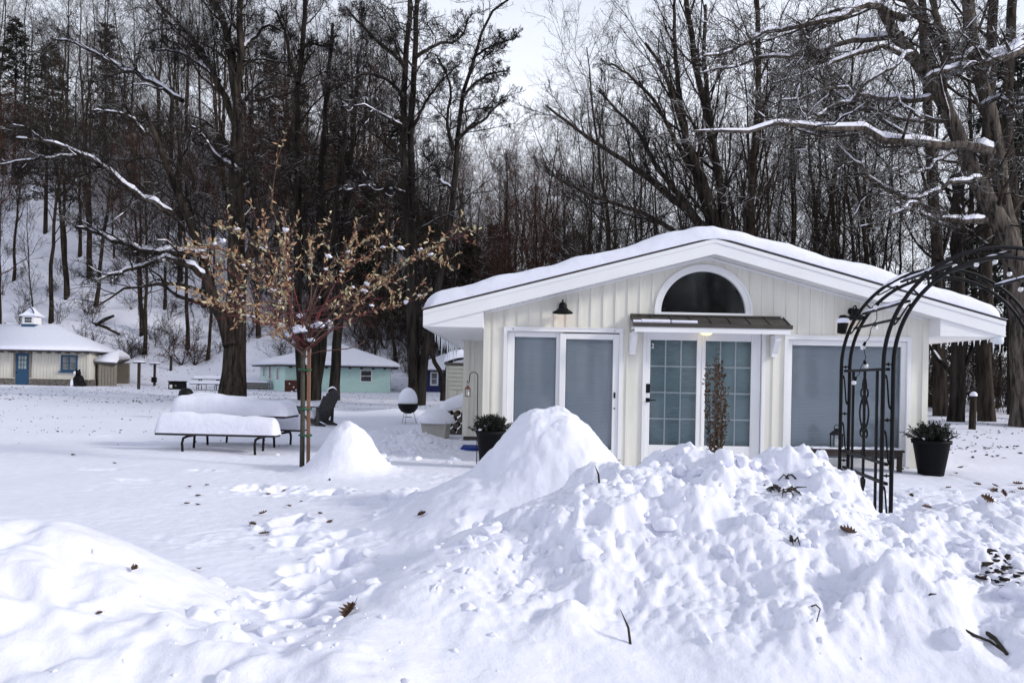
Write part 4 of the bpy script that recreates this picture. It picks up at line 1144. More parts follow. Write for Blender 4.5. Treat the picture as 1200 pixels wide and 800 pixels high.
# lamp box clipped to the far left post
sb = P(988, 378, 5.45)
lbx = thing('spotlight', 'small black spotlight capped with snow clipped to the left shoulder of the garden arch', 'spotlight', tuple(sb), world=True)
mb = MB(); mb.lathe([(0, -.085), (.030, -.08), (.036, -.02), (.040, .02), (.030, .05), (0, .06)], (sb.x, sb.y, sb.z), 16, M=Matrix.Rotation(R(8), 3, 'Y')); mb.build('housing', M['black_plastic'], lbx)
mb = MB(); mb.lathe([(.041, .002), (.045, .018), (.038, .034), (.028, .04)], (sb.x, sb.y - .002, sb.z - .005), 16); mb.build('snow_cap', M['snow_soft'], lbx)
mb = MB(); mb.tube([(sb.x + .02, sb.y, sb.z), (sb.x + .05, YFAR, sb.z - .01)], .012, 8); mb.build('clip', M['black_metal'], lbx)

# string of globe bulbs
bulbs = [(1085, 318, 5.0), (1122, 305, 4.9), (1145, 303, 4.85), (1170, 300, 4.8), (1183, 314, 4.8), (1199, 332, 4.85), (1230, 345, 4.9)]
bulbs2 = [(1030, 354, 5.05), (1025, 378, 5.1), (1014, 401, 5.15), (1013, 423, 5.15), (1003, 442, 5.2)]
sl = thing('string_lights', 'string of clear globe bulbs draped over the garden arch', 'string lights', tuple(P(1085, 318, 5.0)), world=True)
cab = MB(); path = [Vector(P(*b)) for b in bulbs2[::-1]] + [Vector((XF - (RA - .08) * math.cos(R(46)), 5.2, ZSP + (RA - .08) * math.sin(R(46))))] + [Vector(P(*b)) for b in bulbs]
pp = []
for a, b in zip(path[:-1], path[1:]):
    for t in (0, .25, .5, .75): pp.append(a.lerp(b, t) + Vector((.008 * math.sin(t * 6.28), 0, -.012 * math.sin(PI * t))))
pp.append(path[-1]); cab.tube(pp, .0026, 6); cab.build('cable', M['black_plastic'], sl)
for i, b in enumerate(bulbs2 + bulbs):
    c = Vector(P(*b)); ti = R([25, -20, 15, -30, 10, 0, 12, -8, 18, -15, 10, 0][i])
    Mx = Matrix.Rotation(ti, 3, 'Y') @ Matrix.Rotation(R(20), 3, 'X')
    mb = MB(); mb.lathe([(0, .004), (.009, .002), (.011, -.022), (.007, -.026)], c, 10, M=Mx); sk_ = mb.build('socket', M['black_plastic'], sl)
    mb = MB(); mb.lathe([(.007, -.024), (.012, -.029), (.0155, -.039), (.0145, -.048), (.008, -.055), (0, -.057)], c, 14, M=Mx); mb.build('bulb', M['bulb'], sk_)

# columnar brown shrub before the entrance -------------------------------------
def arborvitae():
    g = Vector((PX(838, 520, 10.2), 10.2, 0)); rng = np.random.default_rng(12)
    t = thing('columnar_shrub', 'narrow browned evergreen shrub standing before the entrance door', 'shrub', (g.x, g.y, Hs(g.x, g.y)))
    stems = MB(); V, Q, k = [], [], 0
    Ht = PZ(838, 400, 10.2) - Hs(g.x, g.y)
    for i in range(11):
        a = rng.uniform(0, 6.28); h = Ht * (1.0 if i == 0 else rng.uniform(.55, .94)); rr = .02 + .17 * rng.uniform(.2, 1) * (1 if i else 0)
        pts = [np.array([math.cos(a) * rr * (t_ ** .6) + rng.normal(0, .008), math.sin(a) * rr * (t_ ** .6) + rng.normal(0, .008), h * t_ - .1]) for t_ in np.linspace(0, 1, 9)]
        stems.tube(pts, [.009 * (1 - .75 * j / 8) for j in range(9)], 5)
        for j in range(int(235 * h / Ht)):
            t_ = rng.uniform(.10, 1); q = pts[min(8, int(t_ * 8))] * (1 - (t_ * 8) % 1) + pts[min(8, int(t_ * 8) + 1)] * ((t_ * 8) % 1) if t_ < 1 else pts[8]
            d = np.array([rng.normal(), rng.normal(), rng.uniform(.2, 2.2)]); d /= np.linalg.norm(d)
            q = q + d * np.array([1, 1, .4]) * rng.uniform(0, .055) * (1.1 - .6 * t_)
            s = np.cross(d, rng.normal(size=3)); s /= np.linalg.norm(s); l = rng.uniform(.022, .06); w_ = l * .24
            V += [q, q + d * l * .5 + s * w_, q + d * l, q + d * l * .5 - s * w_]; Q.append((k, k+1, k+2, k+3)); k += 4
    stems.build('stems', M['weathered'], t)
    link_mesh('foliage', mesh_arrays('foliage', np.array(V), np.array(Q), smooth=False), M['arbor_leaf'], t)
arborvitae()
# ------------------------------------------------------------------ bare trees
def unit(a): return a / np.maximum(np.linalg.norm(a, axis=-1, keepdims=True), 1e-9)

def tubes(groups):
    """groups: list of (pts [B,n,3], rad [B,n], sides) -> arrays"""
    V, Q, base = [], [], 0
    for pts, rad, k in groups:
        B, n, _ = pts.shape
        tan = np.empty_like(pts); tan[:, 1:-1] = pts[:, 2:] - pts[:, :-2]; tan[:, 0] = pts[:, 1] - pts[:, 0]; tan[:, -1] = pts[:, -1] - pts[:, -2]
        tan = unit(tan)
        ref = np.where(np.abs(tan[:, :1, 2:3]) > .9, np.array([1., 0, 0]), np.array([0, 0, 1.]))
        s = unit(np.cross(tan, np.broadcast_to(ref, tan.shape))); b = np.cross(tan, s)
        a = np.arange(k) * 2 * PI / k
        ring = pts[:, :, None, :] + rad[:, :, None, None] * (s[:, :, None, :] * np.cos(a)[None, None, :, None] + b[:, :, None, :] * np.sin(a)[None, None, :, None])
        V.append(ring.reshape(-1, 3))
        bi = np.arange(B)[:, None, None] * n * k; ni = np.arange(n - 1)[None, :, None] * k; ki = np.arange(k)[None, None, :]; kj = (ki + 1) % k
        Q.append(np.stack([bi + ni + ki, bi + ni + kj, bi + ni + k + kj, bi + ni + k + ki], -1).reshape(-1, 4) + base)
        base += B * n * k
    return np.concatenate(V), np.concatenate(Q)

def wander(rng, st, d, L_, n, wig, up, droop=0.0):
    pts = [st]; d = unit(d)
    for i in range(n):
        d = unit(d + wig * rng.normal(size=d.shape) + np.array([0, 0, 1.]) * (up - droop * i / n))
        pts.append(pts[-1] + d * (L_ / n)[:, None])
    return np.stack(pts, 1)

def spawn(rng, pts, rad, cnt, t0, t1, ang, lenf, rf, base_len, rmax=None):
    """children along each branch: start, direction, length, radius"""
    B, n, _ = pts.shape
    t = t0 + (t1 - t0) * (np.arange(cnt)[None, :] + rng.uniform(0, 1, (B, cnt))) / cnt
    f = t * (n - 1); i = np.clip(f.astype(int), 0, n - 2); fr = (f - i)[..., None]
    bi = np.arange(B)[:, None]
    p = pts[bi, i] * (1 - fr) + pts[bi, i + 1] * fr
    tan = unit(pts[bi, i + 1] - pts[bi, i])
    r = rad[bi, i] * (1 - fr[..., 0]) + rad[bi, i + 1] * fr[..., 0]
    perp = unit(np.cross(tan, rng.normal(size=tan.shape)))
    a = R(1) * rng.uniform(ang[0], ang[1], (B, cnt))[..., None]
    d = tan * np.cos(a) + perp * np.sin(a)
    L_ = base_len[:, None] * rng.uniform(lenf[0], lenf[1], (B, cnt)) * (1.15 - .6 * t)
    rr = r * rng.uniform(rf[0], rf[1], (B, cnt))
    return p.reshape(-1, 3), d.reshape(-1, 3), L_.reshape(-1), rr.reshape(-1)

def taper(r0, n, tip): return r0[:, None] * (1 - (1 - tip) * np.linspace(0, 1, n + 1)[None, :] ** .9)

def grow(rng, trunk, trunk_r, levels, trunk_k=12, extra=()):
    """trunk: [B,n,3]; levels: dicts. returns (trunk groups, branch groups)"""
    base_len = np.linalg.norm(np.diff(trunk, axis=1), axis=-1).sum(1)
    tg = [(trunk, trunk_r, trunk_k)]; bg_ = []
    cur = [(trunk, trunk_r, base_len)]
    for lv in levels:
        nxt = []
        for pts, rad, bl in cur:
            st, d, L_, r = spawn(rng, pts, rad, lv['cnt'], lv.get('t0', .25), lv.get('t1', .98), lv['ang'], lv['len'], lv['rf'], bl)
            r = np.clip(r, lv.get('rmin', .004), lv.get('rmax', 9))
            if 'lean' in lv: d = unit(d + np.array(lv['lean']))
            n = lv['n']; bp = wander(rng, st, d, L_, n, lv['wig'], lv['up'], lv.get('droop', 0)); br = taper(r, n, lv.get('tip', .35))
            bg_.append((bp, br, lv['k'])); nxt.append((bp, br, L_))
        for e in extra:
            if e[0] == lv['name']: nxt.append(e[1])
        cur = nxt
    return tg, bg_

def flare(pts, r, amt=.5, h=.8):
    z = pts[..., 2] - pts[:, :1, 2]
    return r * (1 + amt * np.exp(-np.maximum(z, 0) / h))

def tree_objects(name, label, group, loc, tg, bg_, bark, twig, rotz=0, scale=1.0):
    t = thing(name, label, 'tree', loc, rotz, group)
    v, q = tubes(tg); link_mesh('trunk', mesh_arrays('trunk', v, q), M[bark], t)
    v, q = tubes(bg_); link_mesh('crown', mesh_arrays('crown', v, q), M[twig], t)
    t.scale = (scale,) * 3
    return t

def forest_proto(seed, h, r, kind):
    rng = np.random.default_rng(seed)
    n = 14; tt = np.linspace(0, 1, n + 1)
    if kind == 'fork':
        f = .35; a = rng.uniform(0, 6.28); dv = np.array([math.cos(a), math.sin(a), 0])
        st = np.zeros((2, n + 1, 3)); st[..., 2] = tt * h * np.array([1, .92])[:, None]
        for k, s in enumerate((1, -1)): st[k] += dv * s * .10 * h * np.clip(tt - f, 0, 1)[:, None] ** 1.2 + dv * s * r * .5
    else:
        st = np.zeros((1, n + 1, 3)); st[0, :, 2] = tt * h
    w_ = .030 * h if kind == 'bent' else .013 * h
    for k in range(len(st)):
        for c in (0, 1):
            st[k, :, c] += w_ * (np.sin(tt * rng.uniform(3, 6) + rng.uniform(0, 6)) - math.sin(0)) * tt + rng.normal(0, .05, n + 1) * (tt > .05)
    rad = np.repeat((r * (1 - .86 * tt ** .9))[None], len(st), 0) * (1 if len(st) == 1 else .8)
    rad = flare(st, rad, .28, .35)
    st[:, 0, 2] -= .6
    if kind == 'oak':
        lv = [dict(name=0, cnt=22, t0=.24, ang=(28, 62), len=(.26, .48), rf=(.30, .50), n=8, wig=.16, up=.07, k=6, tip=.3, rmin=.02),
              dict(name=1, cnt=8, t0=.2, ang=(25, 60), len=(.30, .60), rf=(.35, .55), n=5, wig=.22, up=.05, k=4, tip=.4, rmin=.011, rmax=.045),
              dict(name=2, cnt=6, t0=.15, ang=(25, 60), len=(.35, .65), rf=(.4, .6), n=3, wig=.25, up=.04, k=3, tip=.5, rmin=.007, rmax=.016),
              dict(name=3, cnt=3, t0=.2, ang=(25, 55), len=(.4, .75), rf=(.5, .8), n=2, wig=.2, up=.05, k=3, tip=.5, rmin=.0055, rmax=.009)]
    elif kind == 'slim':
        lv = [dict(name=0, cnt=26, t0=.30, ang=(22, 50), len=(.10, .26), rf=(.22, .40), n=6, wig=.14, up=.12, k=5, tip=.3, rmin=.014),
              dict(name=1, cnt=7, t0=.15, ang=(22, 50), len=(.30, .60), rf=(.35, .55), n=4, wig=.18, up=.06, k=3, tip=.4, rmin=.009, rmax=.03),
              dict(name=2, cnt=6, t0=.1, ang=(25, 55), len=(.35, .7), rf=(.45, .7), n=3, wig=.2, up=.05, k=3, tip=.5, rmin=.006, rmax=.012)]
    else:
        lv = [dict(name=0, cnt=18, t0=.26, ang=(24, 58), len=(.18, .40), rf=(.28, .48), n=7, wig=.17, up=.09, k=5, tip=.3, rmin=.018),
              dict(name=1, cnt=8, t0=.18, ang=(25, 58), len=(.30, .6), rf=(.35, .55), n=5, wig=.22, up=.05, k=4, tip=.4, rmin=.010, rmax=.04),
              dict(name=2, cnt=6, t0=.12, ang=(25, 60), len=(.35, .65), rf=(.4, .65), n=3, wig=.25, up=.04, k=3, tip=.5, rmin=.0065, rmax=.014),
              dict(name=3, cnt=2, t0=.2, ang=(25, 55), len=(.4, .75), rf=(.5, .8), n=2, wig=.2, up=.05, k=3, tip=.5, rmin=.0055, rmax=.008)]
    return grow(rng, st, rad, lv, 9)

KINDS = [('slim', 17, .12), ('slim', 21, .16), ('oak', 22, .23), ('fork', 20, .19), ('bent', 19, .16), ('oak', 19, .19), ('slim', 14, .085), ('fork', 23, .21)]
PROTOS = []
def trunk_label(kind, zone): return {'slim': 'slender straight', 'oak': 'broad spreading', 'fork': 'twin stemmed', 'bent': 'crooked'}[kind] + ' bare tree ' + zone
for i, (k, h, r) in enumerate(KINDS):
    tg, bg_ = forest_proto(100 + i, h, r, k)
    t = tree_objects('bare_tree', 'x', None, (0, 0, 0), tg, bg_, 'bark_far', 'twig_rust' if i in (5,) else 'twig_far')
    PROTOS.append((k, t, [False]))

ZONES = [   # label tail, picture x range, depth range, how many, which kinds, height scale
    ('on the snowy slope behind the cream cottage', (-60, 160), (57, 92), 29, (1, 2, 3, 4, 4, 5, 6, 7), (.85, 1.15)),
    ('on the slope between the two far cottages', (160, 310), (58, 94), 23, (1, 2, 3, 4, 4, 5, 7), (.85, 1.15)),
    ('climbing the dark slope behind the mint cottage', (310, 475), (60, 94), 30, (1, 2, 3, 4, 4, 5, 7), (.85, 1.1)),
    ('behind the navy cottage in the gap in the skyline', (475, 600), (60, 92), 24, (0, 1, 3, 4, 5, 6), (.68, .92)),
    ('far off above the left roof slope of the white gable', (590, 690), (48, 90), 34, (0, 1, 2, 3, 4, 5, 6), (.72, 1.0)),
    ('standing beyond the gable peak', (690, 860), (34, 70), 28, (0, 1, 2, 3, 4, 6), (.75, 1.0)),
    ('standing beyond the right roof slope', (860, 1060), (33, 64), 27, (0, 1, 3, 4, 6), (.85, 1.1)),
    ('at the right hand wood edge past the eave icicles', (1060, 1290), (35, 64), 22, (0, 1, 3, 4, 6), (.85, 1.15)),
]
FOOT = [(-28.5, 45, 6.5, 10), (-12.5, 45, 6.5, 9), (-5.2, 51, 4, 6), (2.8, 16, 6, 8)]    # buildings: centre x, y, half sizes
def place_forest():
    rng = np.random.default_rng(77); taken = []
    for zone, (xa, xb), (ya, yb), cnt, kinds, (sa, sb) in ZONES:
        k = 0; tries = 0
        while k < cnt and tries < 4000:
            tries += 1
            px = xa + (xb - xa) * (k + rng.uniform(0, 1)) / cnt; Y = ya + (yb - ya) * rng.uniform(0, 1) ** 1.1; X = (px - CX) / F_PX * Y
            if any(abs(X - f[0]) < f[2] and abs(Y - f[1]) < f[3] for f in FOOT): continue
            if any((X - a) ** 2 + (Y - b) ** 2 < 2.2 ** 2 for a, b in taken): continue
            taken.append((X, Y))
            kind, src, used = PROTOS[int(rng.choice(kinds))]
            o = src if not used[0] else copy_tree(src)
            used[0] = True
            o.location = (X, Y, Hs(X, Y) - .05); o.rotation_euler = (rng.normal(0, .06), rng.normal(0, .06), rng.uniform(0, 6.28)); s = rng.uniform(sa, sb); o.scale = (s, s, s * rng.uniform(.95, 1.08))
            o['label'] = trunk_label(kind, zone); o['group'] = o['label'].replace('tree ', 'trees ')
            k += 1
place_forest()
bark_mat('twig_oak', (0.048, 0.038, 0.031), snow=.5, thr=.45, scale=3, patch=1.4)

# the far wood on the other side of the road: the photograph has it only as the dark mirrored in the panes
def far_wood():
    rng = np.random.default_rng(55); B = 480
    x = rng.uniform(-90, 90, B); y = -rng.uniform(40, 90, B); h = rng.uniform(14, 22, B)
    st = np.stack([x, y, np.full(B, -.3)], 1); tr = wander(rng, st, rng.normal(0, .03, (B, 3)) + np.array([0, 0, 1.]), h, 8, .02, .0)
    rad = taper(h * .011, 8, .15); g = [(tr, rad, 6)]
    s1 = spawn(rng, tr, rad, 16, .25, .98, (25, 60), (.15, .35), (.3, .5), h); p1 = wander(rng, s1[0], s1[1], s1[2], 4, .15, .06); r1 = taper(np.maximum(s1[3], .02), 4, .4); g.append((p1, r1, 4))
    s2 = spawn(rng, p1, r1, 6, .15, .98, (25, 60), (.3, .6), (.5, .7), s1[2]); p2 = wander(rng, s2[0], s2[1], s2[2], 2, .2, .05); g.append((p2, taper(np.maximum(s2[3], .018), 2, .6), 3))
    v, q = tubes(g); tag(link_mesh('far_wood', mesh_arrays('far_wood', v, q), M['twig_far']), 'distant bare wood across the road, dark in the window reflections', kind='stuff')
far_wood()

# ---- the trees that can be told apart: stems and limbs laid out one by one
def trace(rng, pix, Y, r0, r1, n=16, dy=0.0, jit=.02, ground=False, wob=0.6):
    """a stem through picture positions at depth Y (dy: depth change to its tip)"""
    m = len(pix); ys = Y + dy * np.linspace(0, 1, m)
    w_ = np.array([tuple(P(x, y, yy)) for (x, y), yy in zip(pix, ys)])
    if m > 2 and wob: w_[1:, 1] += np.cumsum(rng.normal(0, wob * .5, m - 1)) * .5
    seg = np.concatenate([[0], np.cumsum(np.linalg.norm(np.diff(w_, axis=0), axis=1))]); seg /= seg[-1]
    t = np.linspace(0, 1, n + 1)
    # smooth interpolation (Catmull-Rom on the parameter)
    out = np.zeros((n + 1, 3))
    for c in range(3):
        d = np.gradient(w_[:, c], seg) if m > 2 else np.full(m, (w_[-1, c] - w_[0, c]))
        i = np.clip(np.searchsorted(seg, t, 'right') - 1, 0, m - 2); h = seg[i+1] - seg[i]; u = (t - seg[i]) / h
        out[:, c] = (2*u**3 - 3*u**2 + 1) * w_[i, c] + (u**3 - 2*u**2 + u) * h * d[i] + (-2*u**3 + 3*u**2) * w_[i+1, c] + (u**3 - u**2) * h * d[i+1]
    L_ = np.linalg.norm(np.diff(out, axis=0), axis=1).sum()
    out[1:-1] += rng.normal(0, jit, (n - 1, 3)) * min(1, L_ / 6)
    if ground: out[0, 2] = min(out[0, 2], float(Hm(out[0, 0], out[0, 1]))) - .4
    rr = (r0 + (r1 - r0) * t ** .85) * Y / F_PX
    return out, rr

def snow_on(rng, pts, rr, cover=.75, lift=.75, fat=.95):
    """a ridge of snow lying along the top of a limb, broken where the limb is steep"""
    segs = []; n = len(pts); cur = []
    d = np.diff(pts, axis=0); steep = np.abs(d[:, 2]) / np.linalg.norm(d, axis=1)
    for i in range(n - 1):
        if steep[i] < .88 and rng.uniform() < cover: cur.append(i)
        elif cur: segs.append(cur); cur = []
    if cur: segs.append(cur)
    out = []
    for s in segs:
        a, b = s[0], s[-1] + 1
        m = max(6, 3 * (b - a)); t = np.linspace(a, b, m + 1)
        p = np.stack([np.interp(t, np.arange(n), pts[:, c]) for c in range(3)], 1); r = np.interp(t, np.arange(n), rr)
        env = np.sqrt(np.clip(1 - (2 * np.linspace(0, 1, m + 1) - 1) ** 6, 0, 1)) * (.8 + .3 * rng.uniform(size=m + 1))
        rs = np.maximum(r, .018) * fat * env + .002
        p[:, 2] += r * lift + rs * .25
        out.append((p[None], rs[None], 7))
    return out

def hero(name, label, stems, limbs, levels, bark='bark_near', twig='twig_dark', seed=1, group=None, flare_amt=.28, k=14, cover=.75, fat=.95, lift=.75, limb_levels=None):
    limb_levels = limb_levels or (LIMB if levels is LOC else None)
    """stems: trunks; limbs: big branches with snow on them; twigs grow from both"""
    rng = np.random.default_rng(seed)
    S = [trace(rng, *a[0:2], *a[2:4], n=18, dy=a[4] if len(a) > 4 else 0, ground=(a[5] if len(a) > 5 else True)) for a in stems]
    Lm = [trace(rng, *a[0:2], *a[2:4], n=14, dy=a[4] if len(a) > 4 else 0, jit=.05) for a in limbs]
    root = Vector(S[0][0][0]); root.z += .4
    SP = np.stack([s[0] for s in S]) - np.array(root); SR = np.stack([s[1] for s in S])
    g0 = np.array([(a[5] if len(a) > 5 else True) for a in stems])
    SR = np.where(g0[:, None], flare(SP, SR, flare_amt, .5), SR)
    tg, bg_ = grow(rng, SP[g0], SR[g0], levels, k)
    if (~g0).any():
        t2, b2 = grow(rng, SP[~g0], SR[~g0], limb_levels or levels, k); tg += t2; bg_ += b2
    sn_ = []
    if Lm:
        LP = np.stack([l[0] for l in Lm]) - np.array(root); LR = np.stack([l[1] for l in Lm])
        tg.append((LP, LR, 10))
        _, b2 = grow(rng, LP, LR, limb_levels or levels, 8)
        bg_ += b2
        for p_, r_ in zip(LP, LR): sn_ += snow_on(rng, p_, r_, cover, lift, fat)
        for (bp, br, kk) in b2[:1]:
            for p_, r_ in zip(bp, br):
                if rng.uniform() < .45: sn_ += snow_on(rng, p_, r_, .55, .8, .9)
    t = tree_objects(name, label, group, root, tg, bg_, bark, twig)
    if sn_:
        v, q = tubes(sn_); link_mesh('snow_ridges', mesh_arrays('snow_ridges', v, q), M['snow_soft'], t)['kind'] = 'stuff'
    return t

LOC = [dict(name=0, cnt=15, t0=.36, ang=(25, 65), len=(.12, .28), rf=(.25, .42), n=7, wig=.26, up=.06, k=5, tip=.3, rmin=.02),
       dict(name=1, cnt=9, t0=.15, ang=(28, 65), len=(.28, .55), rf=(.35, .55), n=5, wig=.32, up=.05, k=4, tip=.4, rmin=.012, rmax=.035),
       dict(name=2, cnt=6, t0=.15, ang=(28, 65), len=(.35, .7), rf=(.4, .65), n=3, wig=.32, up=.03, k=3, tip=.5, rmin=.009, rmax=.015),
       dict(name=3, cnt=3, t0=.2, ang=(25, 60), len=(.4, .85), rf=(.5, .8), n=2, wig=.3, up=.0, k=3, tip=.6, rmin=.007, rmax=.0095)]
LIMB = [dict(name=0, cnt=13, t0=.12, ang=(25, 60), len=(.22, .52), rf=(.30, .5), n=7, wig=.26, up=.05, k=5, tip=.3, rmin=.018),
        dict(name=1, cnt=9, t0=.12, ang=(28, 62), len=(.28, .6), rf=(.38, .6), n=5, wig=.3, up=.03, k=4, tip=.4, rmin=.011, rmax=.03),
        dict(name=2, cnt=6, t0=.12, ang=(28, 62), len=(.35, .75), rf=(.45, .7), n=3, wig=.3, up=.02, k=3, tip=.5, rmin=.008, rmax=.014),
        dict(name=3, cnt=3, t0=.15, ang=(28, 62), len=(.4, .8), rf=(.5, .8), n=2, wig=.3, up=.02, k=3, tip=.6, rmin=.0065, rmax=.009)]

# the old tree on the lawn
YA = 31.0
hero('old_tree', 'thick old tree with low snow laden limbs reaching left over the lawn', [
        ([(271, 463), (272, 420), (274, 380), (279, 330), (279, 260), (277, 190), (276, 111), (270, 66), (262, 28), (246, -8)], YA, 14.5, 3.0, 0),
        ([(270, 405), (262, 385), (248, 350), (238, 320), (224, 280), (208, 240), (192, 205), (178, 160), (160, 118)], YA - .1, 8.5, 2.2, -1, False),
        ([(277, 150), (262, 110), (238, 62), (215, 34), (188, 6), (170, -20)], YA, 4.0, 1.5, 1.5, False),
        ([(276, 112), (282, 70), (281, 30), (283, -20)], YA, 5.0, 3.0, -.5, False),
        ([(276, 345), (292, 300), (302, 262), (318, 215), (330, 180)], YA - .1, 6.0, 2.5, -1, False)],
     [([(243, 300), (205, 297), (165, 293), (130, 280), (100, 268), (84, 265)], YA - .4, 5.0, 1.5, -2.5),
      ([(241, 325), (222, 312), (195, 305), (168, 312), (142, 322), (118, 332)], YA - .3, 4.2, 1.2, -1.5),
      ([(204, 251), (180, 238), (152, 220), (124, 198), (98, 184), (62, 170), (22, 164)], YA - .5, 3.8, 1.2, -3),
      ([(98, 184), (75, 184), (45, 188), (0, 194)], YA - 2.0, 2.0, .8, -1),
      ([(214, 118), (178, 97), (140, 78), (105, 60), (66, 50)], YA + 1, 3.0, 1.0, 2),
      ([(277, 60), (294, 44), (310, 28), (328, 34), (334, 40)], YA, 2.6, 1.0, .5),
      ([(279, 200), (262, 190), (248, 175), (240, 160)], YA - .3, 3.5, 1.2, -1),
      ([(169, 158), (155, 140), (138, 135), (115, 134)], YA - 1.2, 2.4, .8, -1),
      ([(258, 95), (240, 80), (215, 66), (180, 60)], YA + .4, 2.4, .8, 1)],
     LOC, 'bark_near', 'twig_dark', 201, limb_levels=LIMB, cover=.97, fat=1.05)

YB_ = 31.0
hero('locust_tree', 'tall twin stemmed locust tree rising left of the gable against the white sky', [
        ([(485, 474), (482, 400), (479, 300), (474, 210), (473, 120), (478, 60), (481, 0), (482, -60)], YB_, 6.5, 2.4, .5),
        ([(488, 474), (486, 400), (484, 300), (483, 150), (488, 68), (491, 0), (494, -60)], YB_ + .3, 6.0, 2.4, .8),
        ([(473, 75), (458, 62), (444, 50), (428, 34), (420, 26), (404, 6)], YB_, 2.6, 1.0, -1, False),
        ([(475, 118), (462, 100), (450, 91), (430, 82), (400, 94), (385, 100)], YB_, 2.4, .9, -2, False),
        ([(487, 68), (500, 60), (515, 50), (532, 44), (545, 30), (548, 15)], YB_ + .3, 2.4, .9, 1.5, False),
        ([(484, 150), (500, 118), (520, 96), (540, 80)], YB_ + .3, 2.0, .8, -1, False)],
     [([(472, 148), (450, 136), (430, 124), (400, 121)], YB_ - .2, 2.0, .8, -2),
      ([(476, 228), (458, 222), (435, 218), (405, 224)], YB_ - .2, 2.2, .8, -1.5)],
     LOC, 'bark_dark', 'twig_dark', 202, limb_levels=LIMB)
hero('locust_tree', 'leaning locust tree whose crooked crown stands alone in the skyline gap', [
        ([(491, 476), (503, 388), (519, 310), (531, 240), (535, 169), (542, 111), (554, 68), (563, 34), (577, 7), (600, -8)], YB_ + .2, 6.0, 1.2, 1.5),
        ([(531, 176), (524, 140), (528, 105), (520, 80), (512, 66)], YB_ + .5, 2.4, .8, -1, False),
        ([(541, 115), (556, 98), (575, 85), (592, 80)], YB_ + .6, 2.0, .8, 1, False),
        ([(534, 165), (552, 150), (568, 142), (580, 128), (592, 118)], YB_ + .4, 2.4, .8, 2, False),
        ([(553, 70), (570, 58), (588, 52), (604, 48)], YB_ + .8, 1.6, .7, -1, False)],
     [([(532, 225), (520, 215), (505, 190), (492, 172)], YB_, 2.0, .8, 1)],
     LOC, 'bark_dark', 'twig_dark', 203, limb_levels=LIMB)
YT_ = 33.5
for seed, lab, pix, r0, r1 in [
    (204, 'dark trunk just left of the sapling stake, forking above the mint cottage eave', [(357, 469), (351, 415), (347, 340), (346, 250), (344, 160), (343, 100), (351, 50), (354, 0), (358, -40)], 6.0, 2.4),
    (205, 'pair of close dark stems in front of the mint cottage door', [(368, 467), (371, 405), (374, 330), (372, 230), (378, 120), (386, 20)], 6.5, 1.8),
    (206, 'single dark trunk crossing the mint cottage wall left of its window', [(391, 473), (394, 410), (398, 330), (404, 240), (412, 150), (418, 60)], 6.5, 1.6)]:
    st = [(pix, YT_, r0, r1, .5)]
    if seed == 205: st.append(([(370, 467), (379, 405), (384, 320), (396, 220), (404, 140)], YT_ + .2, 5.0, 1.6, -.5))
    if seed == 204: st.append(([(349, 98), (338, 70), (333, 40), (322, 10)], YT_, 2.6, 1.4, 1, False)); st.append(([(349, 60), (365, 50), (382, 52), (392, 40)], YT_, 2.0, 1.0, 1, False))
    hero('lawn_tree', lab, st, [], LOC, 'bark_dark', 'twig_dark', seed)
hero('small_tree', 'thin forked tree beside the navy cottage window', [
        ([(519, 472), (517, 440), (508, 418), (502, 395), (500, 360), (497, 300)], 36, 3.4, 1.0, .5),
        ([(519, 470), (523, 440), (526, 405), (529, 370), (534, 320)], 36, 3.4, 1.0, .5)], [], LOC, 'bark_dark', 'twig_dark', 207)

# the spreading oak behind the gable
YO = 27.0
OAK = [dict(name=0, cnt=12, t0=.25, ang=(14, 38), len=(.20, .42), rf=(.32, .5), n=7, wig=.12, up=.05, k=5, tip=.3, rmin=.016),
       dict(name=1, cnt=8, t0=.15, ang=(18, 45), len=(.28, .55), rf=(.38, .55), n=5, wig=.16, up=.05, k=4, tip=.4, rmin=.009, rmax=.03),
       dict(name=2, cnt=6, t0=.15, ang=(20, 50), len=(.32, .65), rf=(.4, .65), n=3, wig=.2, up=.05, k=3, tip=.5, rmin=.006, rmax=.012),
       dict(name=3, cnt=2, t0=.2, ang=(20, 50), len=(.4, .8), rf=(.5, .8), n=2, wig=.2, up=.04, k=3, tip=.5, rmin=.005, rmax=.007)]
hero('spreading_oak', 'great oak fanning its ascending limbs over the left slope of the white roof', [
        ([(846, 470), (845, 380), (842, 300), (832, 250), (818, 205), (800, 165), (786, 120), (772, 85), (752, 60)], YO, 9, 1.6, 1),
        ([(842, 300), (815, 258), (790, 236), (762, 212), (735, 192), (700, 170), (668, 145), (640, 122)], YO, 5.5, 1.2, -2, False),
        ([(840, 290), (822, 225), (806, 170), (795, 110), (790, 50), (792, -10)], YO, 5.5, 1.6, 2, False),
        ([(844, 320), (846, 230), (834, 150), (828, 80), (830, 0)], YO, 6, 1.8, 1, False),
        ([(838, 280), (800, 238), (770, 200), (742, 150), (722, 125), (702, 105)], YO, 4.5, 1.2, 1.5, False),
        ([(844, 340), (812, 290), (775, 262), (730, 246), (690, 232), (655, 215)], YO, 4.5, 1.0, -1, False),
        ([(812, 200), (790, 160), (768, 118), (740, 90), (715, 78)], YO + .5, 3.0, 1.0, -2, False)],
     [], OAK, 'bark_near', 'twig_dark', 208, flare_amt=.3)
hero('spreading_oak', 'tall straight oak above the gable peak leaning slightly left', [
        ([(862, 480), (858, 360), (852, 280), (838, 200), (822, 120), (806, 40), (796, -40)], YO + 5, 7, 2.5, 0),
        ([(872, 470), (880, 340), (878, 230), (884, 120), (880, 0)], YO + 5, 6.0, 2.5, .5)],
     [], OAK, 'bark_far', 'twig_far', 209, flare_amt=.3)

